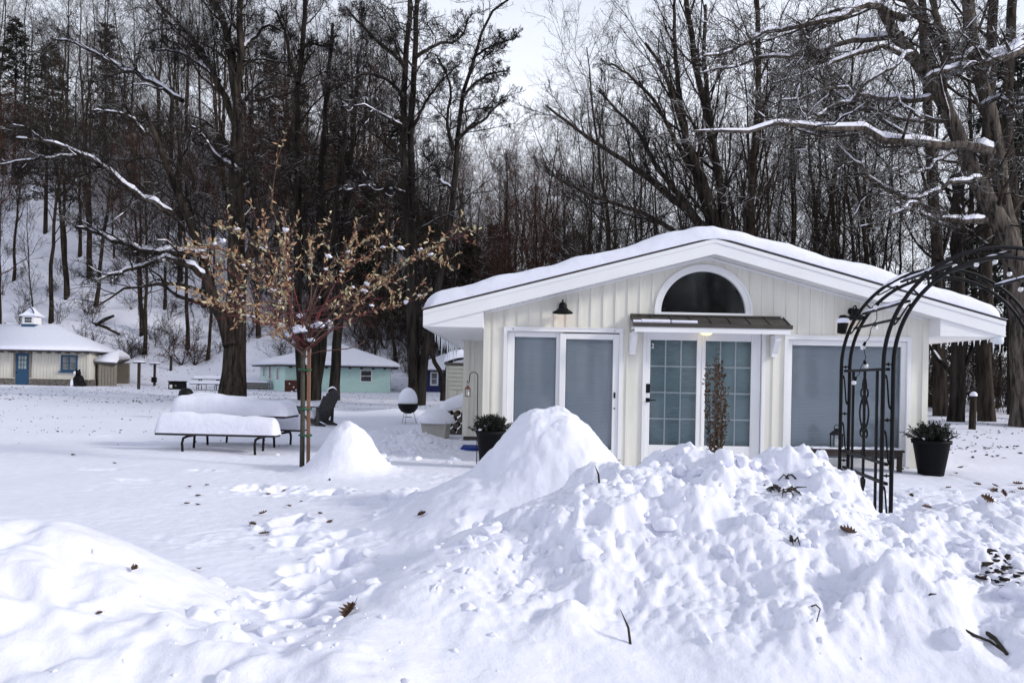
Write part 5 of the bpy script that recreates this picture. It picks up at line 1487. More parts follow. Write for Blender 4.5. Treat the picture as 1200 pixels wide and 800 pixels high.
# the great leaning tree on the right
YE = 24.5
hero('leaning_tree', 'massive leaning tree with furrowed bark and long snow loaded limbs over the right eave', [
        ([(1203, 497), (1196, 420), (1188, 350), (1176, 275), (1154, 230), (1126, 165), (1098, 102), (1071, 62), (1048, 24), (1030, -20)], YE, 15, 5.0, -1),
        ([(1203, 490), (1196, 400), (1182, 320), (1172, 240), (1164, 190), (1151, 135), (1138, 84), (1126, 20), (1118, -40)], YE + .6, 11, 6.0, .5),
        ([(1108, 120), (1092, 84), (1082, 40), (1062, 0), (1050, -30)], YE + .3, 6.5, 4.0, 1.5, False),
        ([(1098, 100), (1110, 60), (1095, 20), (1090, -30)], YE - .4, 4.5, 3.0, -1, False)],
     [([(1161, 178), (1140, 172), (1114, 168), (1077, 169), (1033, 165), (1003, 155), (965, 152), (932, 152), (895, 154), (854, 157), (812, 153)], YE - .6, 6.0, 1.0, -5),
      ([(1060, 22), (1030, 8), (1003, 10), (976, 20), (945, 25), (911, 30), (871, 42), (830, 54)], YE - .4, 4.6, .9, -4),
      ([(1205, 56), (1190, 64), (1171, 69), (1144, 75), (1114, 79), (1085, 92)], YE - .8, 6.0, 1.6, -2),
      ([(1205, 44), (1180, 56), (1160, 62), (1142, 58), (1128, 68), (1110, 72)], YE - 1.0, 3.2, 1.4, -1),
      ([(1058, 40), (1030, 40), (1000, 40), (962, 55), (935, 63), (900, 66), (874, 71), (845, 84), (820, 88)], YE - .3, 3.6, .8, -3),
      ([(1080, 74), (1050, 66), (1020, 60), (985, 72), (960, 84), (930, 95), (900, 104)], YE - .3, 3.4, .8, -2),
      ([(1096, 112), (1066, 114), (1033, 112), (1010, 110), (985, 104), (950, 112), (915, 118)], YE - .4, 3.2, .8, -3),
      ([(1110, 140), (1080, 142), (1060, 138), (1030, 128), (1000, 122)], YE - .3, 2.8, .8, -1),
      ([(1155, 258), (1130, 258), (1105, 256), (1080, 250)], YE - .5, 4.2, 1.4, -1),
      ([(1094, 247), (1066, 236), (1036, 223), (1015, 208), (999, 192), (982, 172)], YE - .5, 3.6, 1.2, -2),
      ([(1160, 205), (1140, 212), (1118, 214), (1090, 226), (1062, 240), (1030, 262)], YE - 1.0, 2.8, .9, -3),
      ([(1130, 172), (1112, 180), (1090, 194), (1070, 206), (1052, 208)], YE - .8, 2.2, .8, -2),
      ([(1072, 62), (1040, 84), (1010, 100), (978, 128), (950, 140), (925, 146)], YE - .8, 2.4, .8, -3),
      ([(1150, 125), (1165, 118), (1180, 130), (1190, 130)], YE - .2, 3.0, 1.2, -1)],
     [dict(l, cnt=max(3, int(l['cnt'] * .62))) for l in LOC], 'bark_oak', 'twig_oak', 210, limb_levels=[dict(l, cnt=max(2, int(l['cnt'] * .95))) for l in LIMB], cover=.86, fat=1.15, lift=.85, k=18, flare_amt=.35)
hero('snag', 'broken dark stub with a snow cap standing beside the massive leaning tree', [
        ([(1119, 496), (1120, 400), (1118, 300), (1116, 240), (1114, 208)], YE + 1.5, 8.5, 6.0, 0)],
     [([(1114, 212), (1106, 222), (1098, 226), (1090, 224)], YE + 1.4, 1.8, .8, -.5)], LIMB[:1], 'bark_dark', 'twig_dark', 211, cover=1)
for seed, lab, pix, r0, r1, Yq in [
    (212, 'thick brown trunk rising just right of the eave icicles', [(1157, 494), (1153, 400), (1150, 320), (1152, 220), (1160, 100), (1168, -20)], 8.5, 5, 27),
    (213, 'dark trunk between the cottage corner and the eave icicles', [(1104, 497), (1101, 400), (1096, 300), (1090, 200), (1083, 80), (1078, -20)], 8, 4, 30),
    (214, 'dark trunk at the right frame edge with ragged evergreen behind it', [(1196, 495), (1193, 400), (1194, 250), (1190, 120), (1196, -20)], 8.5, 5, 29)]:
    hero('wood_edge_tree', lab, [(pix, Yq, r0, r1, .4)], [], [dict(l, cnt=max(2, int(l['cnt'] * .5))) for l in OAK], 'bark_near', 'twig_dark', seed, flare_amt=.25)

# ---- evergreens in the wood
def conifer(seed, h, mat='evergreen'):
    rng = np.random.default_rng(seed); V, Q, k = [], [], 0
    n = 46; st, dd, ll = [], [], []
    for i in range(n):
        t = .18 + .80 * i / n
        for j in range(4):
            a = rng.uniform(0, 6.28); st.append((0, 0, h * t)); dd.append((math.cos(a), math.sin(a), rng.uniform(-.1, .25))); ll.append(h * .24 * (1.05 - t) ** .8 * rng.uniform(.6, 1.15) + .2)
    br = wander(rng, np.array(st), np.array(dd), np.array(ll), 5, .12, .0, .10)
    B = len(br)
    m = 44
    t = rng.uniform(.15, 1, (B, m)); f = t * 5; i = np.clip(f.astype(int), 0, 4); fr = (f - i)[..., None]; bi = np.arange(B)[:, None]
    p = br[bi, i] * (1 - fr) + br[bi, i + 1] * fr
    tan = unit(br[bi, i + 1] - br[bi, i]); d = unit(tan + rng.normal(0, .7, tan.shape) * np.array([1, 1, .5]) - np.array([0, 0, .15])); s = unit(np.cross(d, rng.normal(0, .5, d.shape) + np.array([0, 0, 1.])))
    l = rng.uniform(.16, .42, (B, m, 1)); w_ = l * .20
    p = p + rng.normal(0, .08, p.shape)
    quad = np.stack([p, p + d * l * .5 + s * w_, p + d * l, p + d * l * .5 - s * w_], 2).reshape(-1, 3)
    q = np.arange(len(quad)).reshape(-1, 4)
    tt = np.linspace(0, 1, 9); tr = np.zeros((1, 9, 3)); tr[0, :, 2] = tt * h - .3; rad = (.02 * h * .55 * (1 - .9 * tt))[None]
    bt = [(br, taper(np.full(B, .03), 5, .3), 3), (tr, rad, 8)]
    return bt, quad, q
CON = []
for i, h in enumerate((17, 13)):
    bt, qv, qq = conifer(300 + i, h)
    t = thing('evergreen_tree', 'x', 'tree', (0, 0, 0), group='x')
    v, q = tubes(bt); link_mesh('trunk', mesh_arrays('trunk', v, q), M['bark_dark'], t)
    link_mesh('crown', mesh_arrays('crown', qv, qq, smooth=False), M['evergreen'], t); CON.append([t, False])
for i, (px, Y, s, which, lab) in enumerate([
    (50, 72, 1.1, 0, 'dark evergreen high on the slope above the cream cottage'), (118, 84, .9, 0, 'dark evergreen high on the slope above the cream cottage'), (12, 80, 1.0, 0, 'dark evergreen high on the slope above the cream cottage'),
    (392, 70, 1.0, 0, 'dark evergreen in the shaded wood above the mint cottage'), (428, 66, .95, 1, 'dark evergreen in the shaded wood above the mint cottage'), (460, 74, 1.0, 0, 'dark evergreen in the shaded wood above the mint cottage'), (345, 76, .9, 0, 'dark evergreen in the shaded wood above the mint cottage'), (500, 70, .8, 1, 'dark evergreen in the shaded wood above the mint cottage'), (548, 68, .8, 1, 'dark evergreen in the shaded wood above the mint cottage'), (575, 75, .8, 1, 'dark evergreen in the shaded wood above the mint cottage'), (310, 82, .9, 0, 'dark evergreen in the shaded wood above the mint cottage'),
    (1186, 33, 1.0, 0, 'ragged dark evergreen behind the massive leaning tree'), (1225, 36, 1.1, 0, 'ragged dark evergreen behind the massive leaning tree'), (1130, 48, .9, 1, 'ragged dark evergreen behind the massive leaning tree')]):
    o = CON[which][0] if not CON[which][1] else copy_tree(CON[which][0]); CON[which][1] = True
    X = (px - CX) / F_PX * Y; o.location = (X, Y, Hs(X, Y) - .1); o.rotation_euler.z = i * 1.3; o.scale = (s,) * 3
    o['label'] = lab; o['group'] = lab.replace('evergreen', 'evergreens')

# ---- undergrowth: twiggy brush on the slope and under the trees
def brush():
    rng = np.random.default_rng(41); pos = []
    def area(n, xa, xb, ya, yb, sa, sb, dens=None):
        k = 0
        while k < n:
            px, Y = rng.uniform(xa, xb), rng.uniform(ya, yb); X = (px - CX) / F_PX * Y
            if any(abs(X - f[0]) < f[2] and abs(Y - f[1]) < f[3] for f in FOOT): continue
            pos.append((X, Y, rng.uniform(sa, sb))); k += 1
    area(230, -60, 300, 72, 95, 2.5, 5.5); area(75, -60, 300, 57, 72, .8, 2.6)
    area(380, 290, 610, 61, 95, 2.5, 7.0); area(60, 300, 560, 57, 66, .8, 2.5)
    area(230, 560, 860, 45, 90, 2.0, 7.0); area(150, 860, 1290, 34, 60, 1.5, 5.0)
    pos_ = np.array(pos); B = len(pos_)
    z = Hm(pos_[:, 0], pos_[:, 1])
    m = 8
    st = np.repeat(np.stack([pos_[:, 0], pos_[:, 1], z - .05], 1), m, 0) + rng.normal(0, .12, (B * m, 3)) * np.array([1, 1, 0])
    d = rng.normal(0, .42, (B * m, 3)); d[:, 2] = 1
    L_ = np.repeat(pos_[:, 2], m) * rng.uniform(.6, 1.1, B * m)
    p0 = wander(rng, st, d, L_, 5, .13, .0); r0 = taper(.008 + .0045 * L_, 5, .4)
    s1 = spawn(rng, p0, r0, 7, .2, .98, (20, 55), (.25, .5), (.5, .7), L_)
    p1 = wander(rng, s1[0], s1[1], s1[2], 3, .2, .02); r1 = taper(np.clip(s1[3], .009, .02), 3, .5)
    s2 = spawn(rng, p1, r1, 4, .2, .98, (20, 55), (.35, .7), (.5, .8), s1[2])
    p2 = wander(rng, s2[0], s2[1], s2[2], 2, .2, .02); r2 = taper(np.clip(s2[3], .008, .012), 2, .6)
    v, q = tubes([(p0, r0, 4), (p1, r1, 3), (p2, r2, 3)])
    o = link_mesh('undergrowth', mesh_arrays('undergrowth', v, q), M['brush'])
    tag(o, 'twiggy bare brush filling the wood beneath the trees', kind='stuff')
brush()

# fallen logs on the slope
for pix, Yq, r0, lab in [([(134, 357), (112, 372)], 62, 2.2, 'fallen dark log propped on the slope above the cream cottage'), ([(110, 350), (140, 377)], 61, 1.8, 'thin fallen log lying downhill on the slope above the cream cottage')]:
    a, b = P(*pix[0], Yq), P(*pix[1], Yq - .8)
    a.z, b.z = Hs(a.x, a.y) + .55, Hs(b.x, b.y) + .2
    mb = MB(); mb.tube([a, a.lerp(b, .5) + Vector((0, 0, .1)), b], [r0 * Yq / F_PX * .6, r0 * Yq / F_PX, r0 * Yq / F_PX * .8], 9)
    tag(mb.build('fallen_log', M['bark_dark']), lab, 'log')
# ------------------------------------------------------------------ the cottages and the shed across the lawn
def hip_roof(ring, ridge, ridx, parent, T=.26, name='roof_snow', deck=True, deckmat='shingle_edge'):
    """ring: eave points (counter-clockwise); ridge: points; ridx[i]: ridge point above ring point i"""
    n = len(ring)
    mid = sum((Vector(p) for p in ring), Vector()) / n
    def layer(f, dz): return [Vector(p).lerp(Vector(ridge[ridx[i]]), f) + Vector((0, 0, dz)) for i, p in enumerate(ring)]
    ls = [layer(-.02, .02), layer(-.03, T * .35), layer(-.01, T * .75), layer(.05, T)] + [layer(f, T * (1 + .04 * math.sin(f * 9))) for f in (.3, .6)]
    mb = MB(); v = [p for l in ls for p in l]
    k = len(v); v += [Vector(p) + Vector((0, 0, T * .9)) for p in ridge]
    f = [tuple(range(n - 1, -1, -1))]
    for a in range(len(ls) - 1):
        for i in range(n): f.append((a*n+i, a*n+(i+1) % n, (a+1)*n+(i+1) % n, (a+1)*n+i))
    b = (len(ls) - 1) * n
    for i in range(n):
        j = (i + 1) % n
        if ridx[i] == ridx[j]: f.append((b+i, b+j, k+ridx[i]))
        else: f.append((b+i, b+j, k+ridx[j], k+ridx[i]))
    mb.add(v, f, True)
    o = mb.build(name, M['roof_snow'], parent)
    if deck:
        d = MB(); lo = [Vector(p) + Vector((0, 0, -.10)) for p in ring]; hi = [Vector(p) + Vector((0, 0, .012)) for p in ring]
        d.add(lo + hi, [tuple(range(n - 1, -1, -1)), tuple(range(n, 2*n))] + [(i, (i+1) % n, n + (i+1) % n, n + i) for i in range(n)])
        d.build('eaves', M[deckmat], parent)
    return o

def wall_seg(mb, a, b, z0, z1, th=.15):
    a, b = Vector((a[0], a[1], 0)), Vector((b[0], b[1], 0)); d = (b - a).normalized(); nrm = Vector((d.y, -d.x, 0))
    mb.prism([(a.x, a.y, z0), (b.x, b.y, z0), (b.x, b.y, z1), (a.x, a.y, z1)], tuple(-nrm * th))
    return nrm
def on_wall(a, b, t, z, off=0.0):
    a, b = Vector((a[0], a[1], 0)), Vector((b[0], b[1], 0)); d = (b - a).normalized(); nrm = Vector((d.y, -d.x, 0))
    p = a.lerp(b, t) + nrm * off; return Vector((p.x, p.y, z)), d, nrm
def wall_window(parent, a, b, t, z0, z1, w_, fmat, gmat, cols=2, rows=2, sill=True, fw=.07, name='window'):
    c, d, nr = on_wall(a, b, t, z0)
    Mx = Matrix(((d.x, -nr.x, 0, c.x), (d.y, -nr.y, 0, c.y), (0, 0, 1, 0), (0, 0, 0, 1)))     # x along the wall, y into it
    mb = MB(); h = w_ / 2
    mb.box((-h - fw, -.05, z0 - fw), (-h, .0, z1 + fw), Mx); mb.box((h, -.05, z0 - fw), (h + fw, .0, z1 + fw), Mx)
    mb.box((-h, -.049, z1), (h, .0, z1 + fw), Mx); mb.box((-h, -.049, z0 - fw), (h, .0, z0), Mx)
    if sill: mb.box((-h - fw - .1, -.12, z0 - fw - .09), (h + fw + .1, -.001, z0 - fw - .002), Mx)
    fr_ = mb.build(name, M[fmat], parent)
    g = MB(); g.box((-h, -.02, z0), (h, -.004, z1), Mx); g.build('pane', M[gmat], fr_)
    mu = MB()
    for k in range(1, cols):
        x = -h + w_ * k / cols; mu.box((x - .03, -.04, z0), (x + .03, -.021, z1), Mx)
    for k in range(1, rows):
        z = z0 + (z1 - z0) * k / rows; mu.box((-h, -.0395, z - .02), (h, -.0215, z + .02), Mx)
    if cols > 1 or rows > 1: mu.build('muntins', M[fmat], fr_)
    return fr_, Mx

# cream cottage ---------------------------------------------------------------
Yc = 48.5
z0, ze = PZ(60, 453, Yc) - .15, PZ(60, 410.5, Yc)
zs = PZ(60, 444, Yc)
A, B = (PX(-75, 440, Yc), Yc), (PX(104.5, 440, Yc), Yc)
C, D, E = (PX(114.5, 440, 50.3), 50.3), (PX(115, 440, 56), 56), (A[0], 56)
cc = thing('cottage', 'small cream cottage with a blue door and a cupola on its snowy hipped roof', 'cottage', (PX(40, 450, Yc), Yc, z0), world=True)
mb = MB()
for p, q in ((A, B), (B, C), (C, D), (D, E), (E, A)): wall_seg(mb, p, q, z0, ze + .02)
for k in range(46):    # battens
    c_, d_, n_ = on_wall(A, B, (k + .5) / 46, 0); Mx = Matrix.Translation(c_)
    xx = c_.x
    if abs(xx - PX(26.5, 440, Yc)) < .62 or (abs(xx - PX(81, 440, Yc)) < .75 and True): continue
    mb.box((xx - .02, Yc - .02, zs), (xx + .02, Yc + .002, ze))
wl = mb.build('wall', M['cream_paint'], cc)
mb = MB()
for p, q in ((A, (PX(18, 440, Yc), Yc)), ((PX(35.5, 440, Yc), Yc), B), (B, C)):
    c0, d, nr = on_wall(p, q, 0, 0); c1 = on_wall(p, q, 1, 0)[0]
    mb.prism([(c0.x + nr.x*.09, c0.y + nr.y*.09, z0), (c1.x + nr.x*.09, c1.y + nr.y*.09, z0), (c1.x + nr.x*.09, c1.y + nr.y*.09, zs), (c0.x + nr.x*.09, c0.y + nr.y*.09, zs)], tuple(-nr * .088))
mb.build('stone_base', M['stone'], cc)
for p, q in ((A, (PX(18, 440, Yc), Yc)), ((PX(35.5, 440, Yc), Yc), B)):
    ca = on_wall(p, q, 0, zs, .12)[0]; cb_ = on_wall(p, q, 1, zs, .12)[0]
    mb = MB(); mb.prism([(ca.x, ca.y, zs), (cb_.x, cb_.y, zs), (cb_.x, cb_.y, zs + .05), (ca.x, ca.y, zs + .05)], (0, .118, 0)); mb.build('ledge', M['cream_paint'], cc)
# door
dx0, dx1 = PX(18.5, 440, Yc), PX(34.5, 440, Yc); dz1 = PZ(26, 413.5, Yc)
mb = MB(); mb.box((dx0 - .14, Yc - .06, z0), (dx0, Yc, dz1 + .1)); mb.box((dx1, Yc - .06, z0), (dx1 + .14, Yc, dz1 + .1)); mb.box((dx0, Yc - .059, dz1), (dx1, Yc, dz1 + .1)); mb.build('door_frame', M['taupe'], cc)
mb = MB(); mb.box((dx0, Yc - .03, z0 + .25), (dx1, Yc - .002, dz1)); dr_ = mb.build('door', M['blue_paint'], cc)
g0, g1 = dz1 - 1.05, dz1 - .18
mb = MB(); mb.box((dx0 + .16, Yc - .037, g0), (dx1 - .16, Yc - .031, g1)); mb.build('pane', M['bright_glass'], dr_)
mb = MB()
for k in range(0, 4): x = dx0 + .16 + (dx1 - dx0 - .32) * k / 3; mb.box((x - .02, Yc - .05, g0), (x + .02, Yc - .0375, g1))
for k in range(0, 4): z = g0 + (g1 - g0) * k / 3; mb.box((dx0 + .16, Yc - .0495, z - .02), (dx1 - .16, Yc - .038, z + .02))
mb.build('muntins', M['blue_paint'], dr_)
mb = MB(); mb.lathe([(0, 0), (.04, .0), (.04, .05), (0, .06)], (dx0 + .08, Yc - .031, z0 + 1.05), 10, M=Matrix.Rotation(R(90), 3, 'X')); mb.build('handle', M['black_metal'], dr_)
wall_window(cc, A, B, (PX(81, 440, Yc) - A[0]) / (B[0] - A[0]), PZ(81, 433, Yc), PZ(81, 418, Yc), .86, 'blue_paint', 'cottage_glass', 2, 2, True, .11)
mb = MB(); mb.bbox((PX(4.5, 0, Yc), Yc - .2, PZ(5, 421, Yc)), (PX(7.5, 0, Yc), Yc - .001, PZ(5, 417, Yc)), .02); mb.build('wall_lamp', M['candle'], cc)
o_ = .55
ring = [(A[0] - .5, Yc - o_, ze), (B[0] + .25, Yc - o_, ze), (C[0] + .45, 50.1, ze), (PX(139, 413, 56.5), 56.5, ze), (A[0] - .5, 56.5, ze)]
zr = PZ(40, 381, 52.2) - .2
ridge = [(PX(-60, 381, 52.2), 52.2, zr), (PX(64, 381, 52.2), 52.2, zr)]
hip_roof(ring, ridge, [0, 1, 1, 1, 0], cc)
for k in range(14):
    x = A[0] + 2.5 + k * .62
    if x < B[0]: mb = MB(); mb.box((x - .04, Yc - .5, ze - .2), (x + .04, Yc - .002, ze - .101)); mb.build('rafter_tail', M['taupe'], cc)
# cupola
cx_ = PX(37.5, 375, 52.2); cz = zr - .05
mb = MB(); mb.box((cx_ - .45, 51.75, cz - .2), (cx_ + .45, 52.65, cz + .30)); cu_ = mb.build('cupola', M['blue_paint'], cc)
mb = MB(); mb.box((cx_ - .40, 51.80, cz + .301), (cx_ + .40, 52.60, cz + .85)); cb2 = mb.build('lantern_box', M['white_trim'], cu_)
mb = MB()
for k in range(3):
    for j in range(2): mb.box((cx_ - .24 + k * .165, 51.78, cz + .42 + j * .19), (cx_ - .10 + k * .165, 51.795, cz + .57 + j * .19))
mb.build('panes', M['dark_glass'], cu_)
mb = MB(); mb.lathe([(.78, 0), (.80, .06), (.55, .20), (.30, .42), (.12, .62), (0, .68)], (cx_, 52.2, cz + .851), 4, M=Matrix.Rotation(R(45), 3, 'Z'), smooth=False); mb.build('cupola_roof', M['roof_snow'], cu_)
mb = MB(); mb.tube([(cx_ + .02, 51.9, cz + 1.53), (cx_ + .22, 51.9, cz + 1.32), (cx_ + .38, 51.8, cz + 1.08)], .045, 6); mb.build('roof_edge', M['blue_paint'], cu_)
# annex
a0, a1 = (PX(115.6, 440, 49.6), 49.6), (PX(137, 440, 50.6), 50.6)
za = PZ(126, 424, 50)
mb = MB(); a2, a3 = (PX(136.5, 440, 53.5), 53.5), (a0[0], 53.5)
for p, q in ((a0, a1), (a1, a2), (a2, a3)): wall_seg(mb, p, q, z0, za)
for k in range(1, 6): c_, d_, n_ = on_wall(a0, a1, k / 6, z0, .01); mb.box((c_.x - .02, c_.y - .02, z0), (c_.x + .02, c_.y + .01, za))
mb.build('annex', M['taupe'], cc)
ring = [(a0[0] - .1, 49.3, za), (a1[0] + .2, 50.2, za - .05), (a2[0] + .1, 53.8, za), (a0[0] - .1, 53.8, za + .3)]
hip_roof(ring, [(a0[0] + .3, 51.6, za + .75)], [0, 0, 0, 0], cc, T=.22, name='annex_snow')
# dark figure by its corner
p = P(92, 453, 47.6)
t = thing('garden_figure', 'dark seated figure with a snowy flank at the corner of the cream cottage', 'garden figure', (p.x, 47.6, PZ(92, 454, 47.6)))
def blob(name, parts, mat, parent):
    mb = MB()
    for (c, r) in parts:
        mb.lathe([(r[0] * math.sin(a), -r[2] * math.cos(a)) for a in np.linspace(0, PI, 9)], c, 14, sy=r[1] / r[0])
    return mb.build(name, M[mat], parent)
blob('body', [((0, 0, .40), (.34, .32, .46))], 'black_plastic', t)
blob('haunch', [((.20, -.1, .2), (.33, .35, .24))], 'black_plastic', t)
hd_ = blob('head', [((-.03, -.06, .93), (.19, .2, .19))], 'black_plastic', t)
blob('ear', [((-.14, -.05, 1.10), (.06, .05, .09))], 'black_plastic', hd_); blob('ear', [((.08, -.05, 1.10), (.06, .05, .09))], 'black_plastic', hd_)
blob('snow_patch', [((-.30, -.18, .25), (.12, .16, .30))], 'snow_soft', t); blob('snow_patch', [((-.13, -.2, .93), (.10, .08, .12))], 'snow_soft', t)

# mint cottage -----------------------------------------------------------------
A, B, C = (PX(333.6, 440, 46), 46.0), (PX(457.5, 440, 47.2), 47.2), (PX(305, 440, 51.5), 51.5)
D = (PX(458, 440, 54), 54.0)
zt = PZ(400, 428.5, 46.6); zb = PZ(400, 462, 46.6) - .2
mc = thing('cottage', 'mint green cottage with a low snowy roof behind the trunks on the lawn', 'cottage', (A[0], A[1], zb), world=True)
mb = MB()
for p, q in ((C, A), (A, B), (B, D)): wall_seg(mb, p, q, zb, zt)
for k in range(1, 15):       # lapped boards
    zz = zb + .12 + k * (zt - zb) / 15
    c0, d, nr = on_wall(A, B, 0, zz, .02); c1 = on_wall(A, B, 1, zz, .02)[0]
    mb.prism([tuple(c0), tuple(c1), (c1.x, c1.y, zz + .02), (c0.x, c0.y, zz + .02)], tuple(-nr * .021))
mb.build('wall', M['mint_paint'], mc)
wall_window(mc, A, B, (PX(429, 440, 46.9) - A[0]) / (B[0] - A[0]), PZ(429, 446.5, 46.9), PZ(429, 434.5, 46.9), .62, 'white_trim', 'dark_glass', 1, 2, False, .06)
wall_window(mc, A, B, (PX(365, 440, 46.4) - A[0]) / (B[0] - A[0]), PZ(365, 444.5, 46.4), PZ(365, 431, 46.4), .62, 'white_trim', 'dark_glass', 1, 2, False, .06)
for t_, z_a, z_b, w_ in ((.20, 441, 429.5, .5), (.76, 444.5, 430.5, .55)):
    wall_window(mc, C, A, t_, PZ(320, z_a, 49), PZ(320, z_b, 49), w_, 'white_trim', 'cottage_glass', 1, 1, False, .08)
fr_, _ = wall_window(mc, C, A, .46, zb + .2, PZ(318, 428.5, 48.6), .62, 'white_trim', 'cottage_glass', 1, 2, False, .08, name='door')
ring = [(A[0] - .35, A[1] - .6, zt), (B[0] + .6, B[1] - .55, zt), (PX(466, 430, 54.4), 54.4, zt), (C[0] + .5, 56.0, zt), (C[0] - .55, C[1] - .1, zt)]
zp = PZ(400, 404.5, 50.5) - .1
hip_roof(ring, [(PX(399, 404, 50.5), 50.5, zp)], [0] * 5, mc, T=.24)
for k in range(9):
    c_, d_, n_ = on_wall(A, B, (k + .5) / 9, 0, .25); mb = MB(); mb.box((c_.x - .05, c_.y - .22, zt - .19), (c_.x + .05, c_.y + .2, zt - .101)); mb.build('rafter_tail', M['shingle_edge'], mc)
p0 = P(333.5, 459.5, 45.0)
cr = thing('wooden_crate', 'red brown wooden bin with snow dabs at the near corner of the mint cottage', 'bin', (p0.x, 45.0, p0.z), world=True)
x0, x1, zc0, zc1 = p0.x, PX(353, 450, 45), p0.z - .1, PZ(343, 445.5, 45)
for k in range(5):
    mb = MB(); zz = zc0 + (zc1 - zc0) * k / 5; mb.bbox((x0, 44.98, zz), (x1, 45.02, zz + (zc1 - zc0) / 5 - .012), .006); mb.build('board', M['red_brown'], cr)
mb = MB(); mb.box((x0, 45.021, zc0), (x0 + .04, 45.9, zc1)); mb.box((x1 - .04, 45.021, zc0), (x1, 45.9, zc1)); mb.box((x0, 45.9, zc0), (x1, 45.94, zc1)); mb.box((x0 + .041, 45.021, zc1 - .1), (x1 - .041, 45.899, zc1 - .06)); mb.build('body', M['red_brown'], cr)
for k, (fx, fz) in enumerate(((.3, .75), (.55, .5), (.7, .3), (.45, .2))):
    v, f = rough_ball(np.random.default_rng(k), .06, 2, .8); mb = MB(); mb.add([tuple(p_ + np.array([x0 + (x1 - x0) * fx, 44.97, zc0 + (zc1 - zc0) * fz])) for p_ in v], [tuple(q) for q in f], True); mb.build('snow_clump', M['snow_soft'], cr)

# navy cottage ------------------------------------------------------------------
Yn = 51.0
A, B = (PX(490, 440, Yn), Yn), (PX(556, 440, Yn), Yn); D, E = (B[0], 57.0), (A[0], 57.0)
zb, zt = PZ(510, 461, Yn) - .2, PZ(510, 433.5, Yn)
nc = thing('cottage', 'navy blue cottage with a white window half hidden by the grey shed', 'cottage', (A[0], Yn, zb), world=True)
mb = MB()
for p, q in ((E, A), (A, B), (B, D)): wall_seg(mb, p, q, zb, zt)
mb.build('wall', M['navy_paint'], nc)
wall_window(nc, A, B, (PX(509, 440, Yn) - A[0]) / (B[0] - A[0]), PZ(509, 450, Yn), PZ(509, 437.5, Yn), .36, 'white_trim', 'cottage_glass', 1, 2, False, .10)
ring = [(A[0] - .4, Yn - .5, zt), (B[0] + .5, Yn - .5, zt), (B[0] + .5, 57.5, zt), (A[0] - .4, 57.5, zt)]
zp = PZ(530, 414, 54) - .2
hip_roof(ring, [(PX(521, 414, 54), 54, zp), (PX(545, 414, 54), 54, zp)], [0, 1, 1, 0], nc, T=.2)
for k in range(10):
    x = A[0] + .3 + k * .36; mb = MB(); mb.tube([(x, Yn - .52, zt - .1), (x, Yn - .52, zt - .19)], [.03, .008], 5); mb.build('icicle', M['ice'], nc)

# grey garden shed ----------------------------------------------------------------
Ys = 24.5
xa, xb = PX(522.5, 440, Ys), PX(570, 440, Ys); zb, zt = -.1, PZ(532, 427, Ys)
sh = thing('garden_shed', 'pale grey moulded shed with a rounded snowy roof behind the wing wall', 'shed', (xa, Ys, zb), world=True)
mb = MB(); mb.bbox((xa, Ys, zb), (xb, Ys + 2.0, zt), .03)
for k in range(6):
    zz = zb + (zt - zb) * (.55 + .45 * k / 6); mb.box((xa + .10, Ys - .018, zz), (xb - .1, Ys + .002, zz + .09))
for k in range(4):
    x = xa + .10 + k * .30; mb.box((x, Ys - .016, zb), (x + .27, Ys + .002, zb + (zt - zb) * .53))
mb.build('body', M['shed_panel'], sh)
mb = MB(); mb.box((xa - .06, Ys - .06, zt), (xb + .06, Ys + 2.06, zt + .06)); mb.build('roof', M['shingle_edge'], sh)
xm_ = (xa + xb) / 2
snow_slab('roof_snow', lambda X, Y: zt + .062 + .18 * (1 - ((X - xm_) / (xb - xm_ + .06)) ** 2), xa - .06, xb + .06, Ys - .06, Ys + 2.06, .26, .22, sh, 91, step=.08, grow=.03, amp=.01, under=.0)
